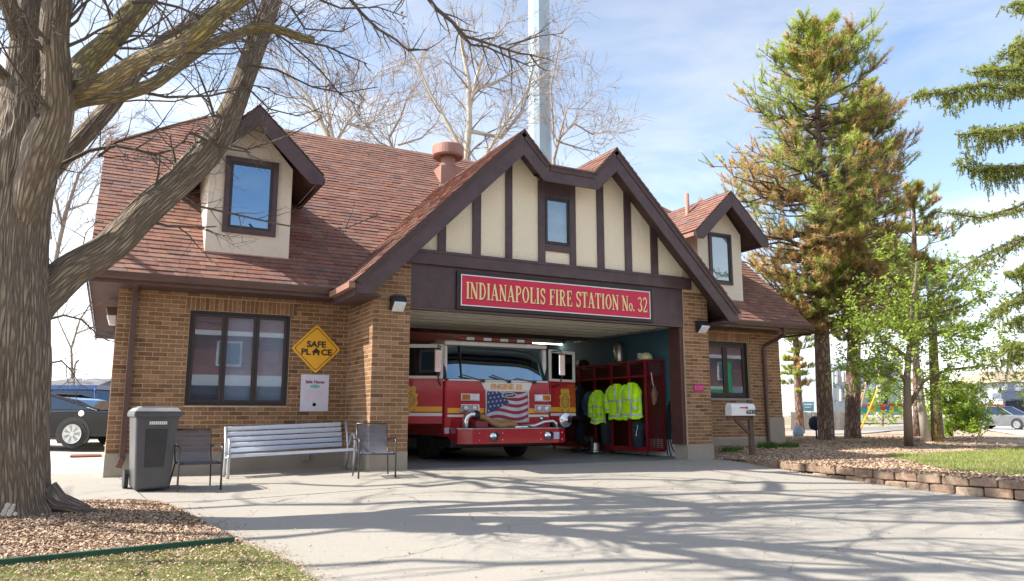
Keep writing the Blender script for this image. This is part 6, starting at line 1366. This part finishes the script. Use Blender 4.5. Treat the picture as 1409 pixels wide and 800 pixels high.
# spruce with hanging twigs, trunk outside the frame
rs = random.Random(5); SD = 19
SP = thing('spruce_tree', 'drooping dark spruce reaching in from the right edge', 'tree', tuple(at(1500, 600, SD)))
b = MB(); b.tube([at(1500, 612, SD), at(1492, 300, SD), at(1486, 60, SD), at(1484, -60, SD)], [.3, .24, .16, .08], 12); b.link('trunk', m_bark, SP, smooth=True, uv=True)
br = MB(); nd = MB(); SG_ = [(.17, .23, .045), (.24, .31, .06), (.32, .37, .08), (.42, .44, .12)]
SB = [([(1486, 30), (1440, 40), (1409, 58), (1388, 70), (1374, 84)], 36, 1), ([(1488, 70), (1450, 88), (1409, 96), (1360, 98), (1338, 100)], 26, 1), ([(1488, 100), (1440, 118), (1400, 124), (1350, 118), (1300, 126), (1258, 134)], 26, 1), ([(1489, 140), (1450, 165), (1409, 178), (1360, 182), (1318, 186)], 34, 1),
 ([(1490, 200), (1450, 215), (1409, 228), (1370, 232), (1338, 236), (1316, 222)], 38, 1), ([(1491, 240), (1440, 262), (1400, 285), (1350, 300), (1290, 292)], 16, .4), ([(1491, 300), (1440, 320), (1400, 330), (1350, 352), (1320, 372)], 22, .6), ([(1492, 340), (1440, 360), (1409, 372), (1385, 380)], 34, 1),
 ([(1492, 400), (1440, 410), (1410, 412), (1380, 425), (1362, 440)], 30, 1), ([(1492, 470), (1430, 475), (1390, 480), (1365, 500)], 36, .8), ([(1480, 0), (1440, 10), (1400, 5), (1385, 12)], 20, .5)]
for ln, hang, dens in SB:
    for rep in range(4):
        dd = rs.uniform(-1.2, 1.2); pts = [at(x+(rs.gauss(0, 7) if rep else 0)+rep*i*3, y+(rs.gauss((rep-1.5)*5*i/len(ln), 7) if rep else 0), SD+dd*i/len(ln)+(rep*.8)) for i, (x, y) in enumerate(ln)]; n = len(pts); br.tube(pts, [(.045 if rep == 0 else .02)*(1-.8*i/(n-1))+.006 for i in range(n)], 5, cap=False)
        for i in range(n-1):
            seg = (pts[i+1]-pts[i]).length; m_ = int(seg/.034*dens)
            for k in range(m_):
                a = pts[i].lerp(pts[i+1], (k+rs.random())/m_)+Vector((rs.gauss(0, .10), rs.gauss(0, .10), 0)); hl = hang*SD/FPX*(.25+.75*abs(math.sin(k*.37+i*1.3+rep)*math.sin(k*.11+2)))*rs.uniform(.3, 1.1); e = a+Vector((rs.gauss(0, .07), rs.gauss(0, .07), -hl))
                br.tube([a, e], [.007, .005], 3, cap=False); nn = max(3, int(hl/.05))
                for j in range(nn):
                    col = rs.choice(SG_); tuft_at(nd, a.lerp(e, j/nn), Vector((rs.gauss(0, .3), rs.gauss(0, .3), -1)), .075, 7, rs, col, .024)
        for k in range(int(150*dens)):
            i = rs.randint(0, n-2); a = pts[i].lerp(pts[i+1], rs.random()); tuft_at(nd, a+Vector((rs.gauss(0, .12), rs.gauss(0, .12), rs.uniform(0, .06))), Vector((rs.gauss(0, 1), rs.gauss(0, 1), .4)), .085, 10, rs, rs.choice(SG_[1:]), .024)
br.link('branch', m_twig, SP); nd.link('needles', m_needle, SP, tint=True, kind='stuff')
# young leafy tree and shrubs
def leafy(lab, cat, base_px, depth, lines, m, cols, seed, r0, nl, spread_, name='leafy_tree', ls=.05, L=1.3, group=None):
    rr = random.Random(seed); p0 = at(*base_px, depth); t = thing(name, lab, cat, tuple(p0), group); tb = MB(); tw_ = MB(); lf = MB(); ends = []
    for li, ln in enumerate(lines):
        pts = [at(x, y, depth+rr.uniform(-.5, .5)*(i > 0)) for i, (x, y) in enumerate(ln)]; n = len(pts); tb.tube(pts, [r0*(1 if li == 0 else .5)*(1-.75*i/(n-1)) for i in range(n)], 8)
        for i in range(n-1):
            for k in range(spread_):
                if li == 0 and i == 0: continue
                a = pts[i].lerp(pts[i+1], rr.random()); d_ = (pts[i+1]-pts[i]).normalized(); o = d_.orthogonal().normalized(); o.rotate(Matrix.Rotation(rr.uniform(0, 2*PI), 3, d_)); k0 = len(tw_.v)
                grow(tw_, a, d_*.5+o, rr.uniform(.5, 1)*L, .012, 2, 4, rr, .005, .03, 4, kids=(2, 3), curl=.25, sides=(3, 3, 3, 3, 3)); ends += tw_.v[k0::7]
    for k in range(nl):
        e = Vector(rr.choice(ends))+Vector((rr.gauss(0, .05), rr.gauss(0, .05), rr.gauss(0, .05))); u = Vector((rr.gauss(0, 1), rr.gauss(0, 1), rr.gauss(0, .6))).normalized(); v = u.cross(Vector((rr.gauss(0, 1), rr.gauss(0, 1), 1))).normalized(); s = ls*rr.uniform(.6, 1.2); col = rr.choice(cols); f = rr.uniform(.8, 1.2); lf.ct = (col[0]*f, col[1]*f, col[2]*f)
        lf.add([tuple(e-u*s), tuple(e-v*s*.5), tuple(e+u*s), tuple(e+v*s*.5)], [[0, 1, 2, 3]])
    tb.link('trunk', m, t, smooth=True); tw_.link('twigs', m_twig, t, kind='stuff'); lf.link('leaves', m_leaf, t, tint=True, kind='stuff'); return t
YG = [(.30, .42, .05), (.38, .50, .07), (.24, .36, .05), (.44, .52, .12)]
leafy('young tree with dark slim trunk and fresh light green leaves', 'tree', (1250, 615), 21, [[(1251, 617), (1249, 570), (1248, 520), (1252, 470), (1256, 420), (1262, 360)], [(1250, 560), (1270, 525), (1300, 510), (1340, 505), (1375, 500)], [(1252, 475), (1275, 460), (1300, 458), (1320, 450)], [(1252, 500), (1235, 480), (1210, 470), (1180, 474)], [(1250, 530), (1232, 505), (1215, 490)], [(1256, 440), (1290, 430), (1330, 420), (1350, 405)], [(1255, 450), (1230, 430), (1205, 420)]], m_bark, YG, 31, .13, 12000, 6, ls=.058)
leafy('round bright green shrub beyond the mulch near the road', 'shrub', (1318, 592), 30, [[(1318, 592), (1318, 570), (1320, 545)], [(1318, 590), (1298, 568), (1292, 545)], [(1320, 590), (1334, 570), (1339, 552)], [(1318, 588), (1310, 560), (1305, 535)], [(1320, 588), (1335, 560), (1338, 538)], [(1316, 592), (1285, 582), (1272, 570)], [(1322, 592), (1330, 582), (1336, 574)]], m_bark, [(.34, .48, .05), (.42, .56, .07), (.26, .40, .05)], 33, .05, 9500, 9, 'round_shrub', .065, .72)
leafy('low green shrub left of the guy wires', 'shrub', (1160, 560), 60, [[(1215, 590), (1215, 560), (1215, 525)], [(1215, 580), (1235, 550), (1250, 520)], [(1215, 580), (1195, 560), (1240, 540)]], m_bark, [(.34, .48, .05), (.3, .44, .09)], 35, .06, 2500, 8, 'round_shrub', .12, 1.6)
# mossy trunk, pale trunk / pole beyond the young tree
def stick(name, lab, cat, pts, rad, depth, m, n=10, group=None):
    b = MB(); P_ = [at(x, y, depth) for x, y in pts]; b.tube(P_, [r*depth/FPX for r in rad], n); return prop(b.link(name, m, smooth=True, uv=True), lab, cat, group)
stick('pale_pole', 'leaning whitish pole left of the mossy trunk', 'pole', [(1276, 614), (1268, 560), (1262, 500), (1256, 430)], [7, 5, 3.5, 3], 23, m_syc)
stick('tree_trunk', 'straight green mossy trunk behind the young tree', 'tree', [(1290, 612), (1288, 560), (1285, 500), (1282, 400)], [8, 7, 6, 4], 23, m_moss)
stick('utility_pole', 'thin grey utility pole just right of the mossy trunk', 'pole', [(1297, 612), (1292, 560), (1284, 480), (1276, 380)], [3.5, 3, 3, 2.6], 24, m_tower)
for i, (p, q, m, lab) in enumerate((((1183, 594), (1209, 533), mat('guy_yellow', (.75, .45, .02), .5), 'longest yellow guy wire guard behind the pines'), ((1180, 564), (1193, 522), mat('guy_orange', (.75, .30, .04), .5), 'short orange guy wire guard behind the second pine'), ((1184, 560), (1193, 520), m_white, 'white pole behind the second pine'))):
    stick('guy_guard', lab, 'guy wire guard', [p, q], [1.3, 1.1], 40, m, 6)
stick('street_lamp', 'curved grey street lamp in front of the modern grey building', 'street lamp', [(1202, 570), (1198, 520), (1197, 502), (1193, 497), (1186, 496)], [.9, .8, .7, .7, 1.2], 70, m_tower, 6)
stick('steel_pole', 'white steel pole in front of the modern grey building', 'pole', [(1213, 570), (1210, 530), (1208, 495)], [1.4, 1.3, 1.2], 66, m_white, 6)
# helper: a block standing at a depth, faces towards the camera
def blk(b, x0, x1, y0, y1, d0, d1): 
    c = [at(x, y, d) for d in (d0, d1) for x, y in ((x0, y1), (x1, y1), (x1, y0), (x0, y0))]
    for k in range(4): pass
    A = [Vector(v) for v in c]
    for k in range(4):                                            # far corners keep the near corners' size
        A[k+4] = A[k]+Vector((FW.x, FW.y, 0)).normalized()*(d1-d0)
    b.add([tuple(v) for v in A], [[0, 1, 2, 3], [7, 6, 5, 4], [0, 4, 5, 1], [1, 5, 6, 2], [2, 6, 7, 3], [3, 7, 4, 0]])
MG = thing('modern_building', 'modern grey building with white window strips behind the pines', 'building', tuple(at(1195, 570, 85)))
b = MB(); A_ = [at(x, y, 85) for x, y in ((1146, 572), (1240, 572), (1240, 494), (1182, 494), (1146, 506))]; dv = Vector((FW.x, FW.y, 0)).normalized()*14
b.add([tuple(v) for v in A_]+[tuple(v+dv) for v in A_], [[0, 1, 2, 3, 4], [9, 8, 7, 6, 5], [0, 5, 6, 1], [1, 6, 7, 2], [2, 7, 8, 3], [3, 8, 9, 4], [4, 9, 5, 0]]); b.link('wall', mat('grey_cladding', (.30, .34, .38), .7), MG)
for x0, x1, y0, y1 in ((1150, 1152.5, 512, 528), (1159, 1161.5, 511, 526), (1163, 1165, 511, 526), (1156, 1158, 536, 552), (1163, 1165, 536, 552), (1190, 1196, 508, 520), (1213, 1226, 505, 522), (1213, 1222, 540, 556), (1195, 1200, 538, 552)):
    b = MB(); blk(b, x0, x1, y0, y1, 84.8, 84.99); b.link('window', m_white if x1-x0 < 4 else m_navy, MG)
b = MB(); blk(b, 1207, 1210, 495, 571, 84.7, 84.99); b.link('white_column', m_white, MG)
MF = thing('mural_fence', 'low fence painted in rainbow blocks under a red rail', 'fence', tuple(at(1215, 575, 60)))
b = MB(); blk(b, 1180, 1256, 556.5, 559, 60, 60.2); b.link('rail', mat('mural_red', (.6, .06, .04), .6), MF)
for k, c in enumerate([(.05, .35, .10), (.02, .25, .45), (.65, .60, .05), (.65, .20, .03), (.05, .40, .35), (.6, .05, .05), (.03, .15, .45), (.7, .45, .05), (.1, .4, .1), (.5, .5, .5), (.6, .25, .03), (.05, .3, .5)]):
    b = MB(); blk(b, 1181+k*6.2, 1186.6+k*6.2, 559.2, 567+2*(k % 2), 60.02, 60.1); b.link('panel', mat('mural_paint', c, .6), MF)
RFN = thing('red_barrier', 'red barrier fence across the road near the silver car', 'fence', tuple(at(1360, 575, 62)))
b = MB(); blk(b, 1338, 1382, 557, 562, 62, 62.1); blk(b, 1349, 1356, 562.2, 572, 62, 62.1); b.link('panel', mat('barrier_red', (.62, .08, .06), .6), RFN)
WF = thing('wood_fence', 'grey wooden fence beyond the side yard', 'fence', tuple(at(1120, 590, 45)))
for k in range(31):
    b = MB(); blk(b, 1088+k*3.1, 1090.6+k*3.1, 567+(k % 3)*.4, 592, 46, 46.05); b.link('plank', mat('fence_wood', (.40, .34, .27), .9, jit=.25) if k == 0 else bpy.data.materials['fence_wood'], WF)
b = MB(); blk(b, 1086, 1184, 572, 574, 46.06, 46.12); b.link('rail', bpy.data.materials['fence_wood'], WF)
SN = thing('yard_sign', 'small blue and white sign standing in front of the wooden fence', 'sign', tuple(at(1113, 590, 42)))
b = MB(); blk(b, 1105, 1120, 553, 566, 42, 42.06); b.link('sign_face', mat('sign_blue', (.10, .28, .38), .6), SN); b = MB(); blk(b, 1105.5, 1106.5, 566.2, 592, 42, 42.04); blk(b, 1118.5, 1119.5, 566.2, 592, 42, 42.04); b.link('leg', m_steel, SN)
b = MB(); blk(b, 1107, 1118, 556, 557.5, 41.95, 41.99); blk(b, 1108, 1116, 560, 561, 41.95, 41.99); b.link('lettering', m_white, SN)
b = MB(); c = at(1121, 581, 25); b.lathe([(0, -.28), (.16, -.22), (.2, -.05), (.17, .1), (.08, .18), (0, .2)], c, 12); b.tube([c+Vector((.05, 0, -.25)), Vector((c.x+.05, c.y, lawn_z(c.x, c.y)))], [.03, .03], 6); prop(b.link('blue_bundle', m_navy, smooth=True), 'dark navy bundle standing just left of the first pine trunk', 'bundle')
b = MB(); c = at(1098, 590, 28); c.z = lawn_z(c.x, c.y); b.lathe([(.16, 0), (.2, .1), (.17, .3), (.1, .38), (0, .4)], c, 12); prop(b.link('pale_bag', mat('pale_blue_bag', (.35, .45, .6), .7), smooth=True), 'pale blue bag on the mulch beyond the right corner', 'bag')
# house at the far right
HR = thing('far_house', 'house with tan roof and lavender siding above the silver car', 'house', tuple(at(1400, 575, 75)))
b = MB(); blk(b, 1376, 1470, 524, 572, 75, 84); b.link('wall', mat('lavender_siding', (.36, .37, .43), .8), HR)
b = MB(); A_ = [at(*q, 75) for q in ((1368, 526), (1480, 526), (1470, 508), (1384, 508))]; n_ = Vector((FW.x, FW.y, 0)).normalized(); b.add([tuple(A_[0]-n_*.5), tuple(A_[1]-n_*.5), tuple(A_[2]+n_*4), tuple(A_[3]+n_*4), tuple(A_[1]+n_*9), tuple(A_[0]+n_*9)], [[0, 1, 2, 3], [2, 4, 5, 3], [0, 3, 5], [1, 4, 2]]); b.link('roof', mat('tan_roof', (.36, .28, .20), .9), HR)
for x0, x1, y0, y1, m in ((1398, 1405, 528, 538, m_white), (1380, 1386, 528, 537, m_white), (1420, 1428, 528, 538, m_white)): b = MB(); blk(b, x0, x1, y0, y1, 74.7, 74.99); b.link('window', m, HR)
b = MB(); blk(b, 1378, 1460, 541, 549, 73.5, 74.9); b.link('porch_roof', mat('blue_awning', (.12, .15, .25), .7), HR)
b = MB(); blk(b, 1385, 1455, 552, 572, 74.8, 74.98); b.link('porch_opening', m_navy, HR); b = MB(); blk(b, 1372, 1380, 549.1, 573, 73.6, 74.8); b.link('porch_pillar', m_white, HR)
# house at the far left
HL_ = thing('far_house', 'low house with grey shingle roof behind the blue car', 'house', tuple(at(100, 570, 55)))
b = MB(); blk(b, 20, 122, 529, 575, 55, 64); b.link('wall', mat('tan_siding', (.62, .52, .36), .8), HL_)
b = MB(); A_ = [at(*q, 55) for q in ((14, 530), (134, 533), (118, 518), (66, 517))]; b.add([tuple(A_[0]-n_*.4), tuple(A_[1]-n_*.4), tuple(A_[2]+n_*4), tuple(A_[3]+n_*4), tuple(A_[1]+n_*9), tuple(A_[0]+n_*9)], [[0, 1, 2, 3], [2, 4, 5, 3], [0, 3, 5], [1, 4, 2]]); b.link('roof', mat('grey_roof', (.16, .16, .17), .9, var=.2, scale=.6), HL_)
for x in (88, 112): b = MB(); blk(b, x, x+7, 521, 524, 56.2, 56.6); b.link('skylight', m_white, HL_)
stick('street_lamp', 'thin bent dark lamp post behind the low house at the left', 'street lamp', [(101, 560), (102, 520), (103, 502), (108, 496)], [.9, .8, .9, 1.2], 50, m_twig, 6)
# roads and paving at the far right
def flat(name, px, z, m, dz=0): 
    b = MB(); P_ = []
    for x, y in px:
        if z is None: q_ = on_ground(x, y, lawn_z); P_.append((q_.x, q_.y, lawn_z(q_.x, q_.y)+.02))
        else: d = ray(x, y); t_ = (z-CP.z)/d.z; P_.append(tuple(CP+d*t_))
    b.add(P_, [list(range(len(P_)))]); return b.link(name, m, kind='structure')
flat('pavement', [(1086, 600), (1180, 598), (1240, 592), (1330, 589), (1360, 586), (1346, 580), (1250, 583), (1170, 590), (1086, 593)], None, m_conc)
flat('road', [(1330, 588), (1409, 600), (1700, 640), (2100, 640), (2100, 585), (1700, 577), (1409, 574), (1335, 573)], .075, mat('pale_road', (.42, .40, .37), .9, var=.1, scale=.5))
# distant tree line, too far to tell one tree from the next
for side, (x0, x1, n) in {'l': (-200, 150, 12), 'r': (1085, 1560, 20)}.items():
    b = MB()
    for k in range(n):
        x = x0+(x1-x0)*(k+.3+.4*rt.random())/n; d = rt.uniform(95, 150); p0 = at(x, 568, d); p0.z = 0; h = rt.uniform(6, 11)
        b.tube([p0, p0+Vector((0, 0, h*.4))], [.25, .16], 5)
        for q in range(7): grow(b, p0+Vector((0, 0, h*(.2+.25*q/7))), Vector((rt.gauss(0, .6), rt.gauss(0, .6), .8)), h*.5, .09, 1, 3, rt, .03, .1, 4, kids=(3, 4), sides=(3, 3, 3, 3))
    prop(b.link('distant_treeline', m_syct, kind='stuff'), 'hazy line of bare trees on the horizon '+('left' if side == 'l' else 'right')+' of the station', 'trees')

# ------------------------------------------------------------------ cars
m_tint = glassmat('car_glass', (.5, .65, .85), 2.3, .12, .03)
def car(name, lab, loc, ang, L, Wd, body, green, wheels, r, paint, extra=None, spokes=7, roofm=None, rt_=.02):
    t = thing(name, lab, 'car', loc, None, rotz=ang)
    b = MB(); b.prism(body, -Wd/2, Wd/2); b.link('body', paint, t, local=True, bevel=.07, seg=4)
    # arches: dark liners standing just proud of the paint
    for x in wheels:
        for s in (-1, 1):
            b = MB(); ring = [(x+(r+.06)*math.cos(a*PI/16), r+(r+.06)*math.sin(a*PI/16)) for a in range(-3, 20)]
            b.prism(ring, s*Wd/2-.02 if s > 0 else s*Wd/2-.006, s*Wd/2+.006 if s > 0 else s*Wd/2+.02); b.link('wheel_arch', m_black, t, local=True)
            b = MB(); b.lathe([(r*.62, 0), (r*.93, 0), (r, .04), (r, .2), (r*.62, .22)], (x, s*(Wd/2+.02)-(0 if s < 0 else .22), r), 28, 'y'); ty = b.link('tyre', m_tire, t, local=True)
            b = MB(); yf = s*(Wd/2+.022)
            for k in range(spokes):
                a = 2*PI*k/spokes
                for da in (-.13, .13): b.bar((x+.05*math.cos(a), yf, r+.05*math.sin(a)), (x+r*.64*math.cos(a+da), yf, r+r*.64*math.sin(a+da)), .03, .03, up=(0, 1, 0))
            b.lathe([(r*.60, -.015), (r*.66, -.02), (r*.66, .02), (r*.60, .02)], (x, yf, r), 24, 'y'); b.lathe([(.06, -.02), (.06, .02)], (x, yf, r), 12, 'y'); b.link('rim', m_steel, ty, local=True)
            b = MB(); b.lathe([(0, 0), (r*.6, 0)], (x, yf+s*-.05, r), 20, 'y'); b.link('brake_disc', m_ink, ty, local=True)
    k = len(green); wi = Wd/2-.10; wt = Wd/2-.28; b = MB(); zs = [p[1] for p in green]; zb, zt = min(zs), max(zs)
    f = lambda z: wi+(wt-wi)*(z-zb)/(zt-zb)
    b.add([(x, -f(z), z) for x, z in green]+[(x, f(z), z) for x, z in green], [list(range(k)), list(range(2*k-1, k-1, -1))]+[[i, i+k, (i+1) % k+k, (i+1) % k] for i in range(k)]); b.link('glasshouse', m_tint, t, local=True, bevel=.03)
    top = [p for p in green if p[1] > zt-.06]; xa, xb = min(p[0] for p in top), max(p[0] for p in top)
    b = MB(); b.box(xa-.05, xb+.05, -wt-.04, wt+.04, zt-.025, zt+rt_)
    for s in (-1, 1):
        b.tube([(green[0][0], s*(wi+.005), green[0][1]), (xa, s*(wt+.01), zt)], .035, 6); b.tube([(green[-1][0], s*(wi+.005), green[-1][1]), (xb, s*(wt+.01), zt)], .04, 6)
        xm = (xa+xb)/2; b.tube([(xm, s*(wi+.005), zb), (xm, s*(wt+.01), zt)], .035, 6)
    b.link('roof', roofm or paint, t, local=True, bevel=.015)
    b = MB()
    for s in (-1, 1): b.box(-.35+L*.0, -.1, s*(Wd/2+.005)-.012, s*(Wd/2+.005)+.012, zb-.16, zb-.13)
    b.link('door_handle', m_chrome, t, local=True)
    if extra: extra(t, Wd)
    return t
def ground_at(px, depth, f=gz):
    p = at(px, 600, depth); return p
ang = -YAW
c = at(105, 596, 19.6); cx_, cy2 = c.x, c.y; zg = c.z-.36
blk_body = [(-2.5, .28), (2.42, .28), (2.50, .50), (2.50, .80), (2.44, .90), (1.60, .95), (-1.0, .92), (-2.35, .82), (-2.5, .6)]
def xb(t, Wd):
    b = MB(); b.lathe([(0, -.005), (.075, -.004), (.075, .01)], (1.62, -Wd/2-.004, .86), 16, 'y'); b.link('fuel_cap', m_chrome, t, local=True)
    b = MB(); b.box(2.46, 2.515, -Wd/2+.1, Wd/2-.1, .72, .86); b.link('tail_lamp', mat('tail_red', (.4, .01, .01), .2, coat=.8), t, local=True)
rx_ = RT*1.0
car('parked_car', 'black two door coupe with silver wheels parked behind the tree', (cx_-rx_.x, cy2-rx_.y, zg), ang, 5, 1.9, blk_body, [(2.0, .94), (1.83, 1.01), (1.35, 1.20), (.6, 1.33), (-.1, 1.35), (-1.1, .93)][::-1], (-1.45, 1.45), .36, mat('black_car_paint', (.006, .007, .011), .2, coat=.35, spec=.3), xb)
c = at(110, 570, 25.5); zs_ = .12
car('parked_car', 'dark blue sport utility vehicle parked beyond the black coupe', (c.x-RT.x*1.5, c.y-RT.y*1.5, zs_-.05), ang, 5.2, 1.95, [(-2.5, .4), (2.5, .4), (2.58, .7), (2.55, 1.20), (-1.2, 1.16), (-2.45, 1.0), (-2.5, .7)], [(2.5, 1.2), (2.32, 1.74), (-.6, 1.76), (-1.3, 1.15)][::-1], (-1.5, 1.55), .38, mat('blue_car_paint', (.008, .06, .22), .25, coat=.4), rt_=.13)
c = at(1357, 592, 48); zc = c.z
fa = ang-1.12
L_ax = Vector((math.cos(fa), math.sin(fa), 0))
def xs_(t, Wd):
    for s in (-1, 1):
        b = MB(); b.box(2.18, 2.28, s*.62-.16, s*.62+.16, .58, .72); b.link('headlight', m_lens, t, local=True)
    b = MB(); b.box(2.24, 2.29, -.4, .4, .52, .66); b.link('grille', m_black, t, local=True)
car('parked_car', 'silver sedan standing on the road at the right edge', (at(1381, 590, 48).x, at(1381, 590, 48).y, .075), fa, 4.6, 1.8, [(-2.3, .22), (2.2, .22), (2.28, .45), (2.22, .74), (1.2, .90), (-1.6, .96), (-2.25, .92), (-2.3, .6)], [(-2.0, .93), (-1.35, 1.38), (.25, 1.41), (1.15, .88)], (-1.4, 1.4), .32, mat('silver_car_paint', (.15, .155, .17), .3, .2, coat=.5), xs_, roofm=None)

# ------------------------------------------------------------------ across the street (seen only in the window glass)
AC = thing('brick_block', 'brick commercial block across the street seen reflected in the windows', 'building', (10, -44, 0))
b = MB(); b.box(-25, 75, -52, -44, -1.4, 11); b.link('wall', mat('red_brick_far', (.26, .105, .07), .9, var=.15, scale=2), AC)
b = MB(); b.box(-25.1, 75.1, -43.99, -43.7, 6.9, 7.25); b.box(-25.1, 75.1, -43.99, -43.6, 10.3, 10.7); b.link('cornice', m_white, AC)
b = MB(); b.box(-25.1, 75.1, -43.99, -43.2, 3.1, 3.9); b.link('fascia_band', m_white, AC); b = MB(); b.box(-25.1, 75.1, -43.98, -42.6, 2.4, 3.09); b.link('awning', mat('dark_awning', (.06, .04, .04), .8), AC)
for k in range(20):
    x = -23+k*5; b = MB(); b.box(x, x+1.8, -43.99, -43.9, 4.6, 6.5); f_ = b.link('window', m_white, AC); b = MB(); b.box(x+.15, x+1.65, -43.89, -43.85, 4.75, 6.35); b.link('pane', mat('far_pane', (.12, .16, .2), .1) if k == 0 else bpy.data.materials['far_pane'], f_)
    b = MB(); b.box(x, x+3.6, -43.99, -43.95, -.8, 2.2); b.link('shop_window', bpy.data.materials['far_pane'], AC)
m_gr = mat('green_paint', (.01, .45, .12), .5); b = MB(); b.box(52.3, 52.75, -43.1, -42.7, 2.6, 6.4); b.box(43, 52.3, -43.05, -42.75, 3.3, 3.55); prop(b.link('green_frame', m_gr), 'bright green post and rail across the street seen in the right window', 'frame')
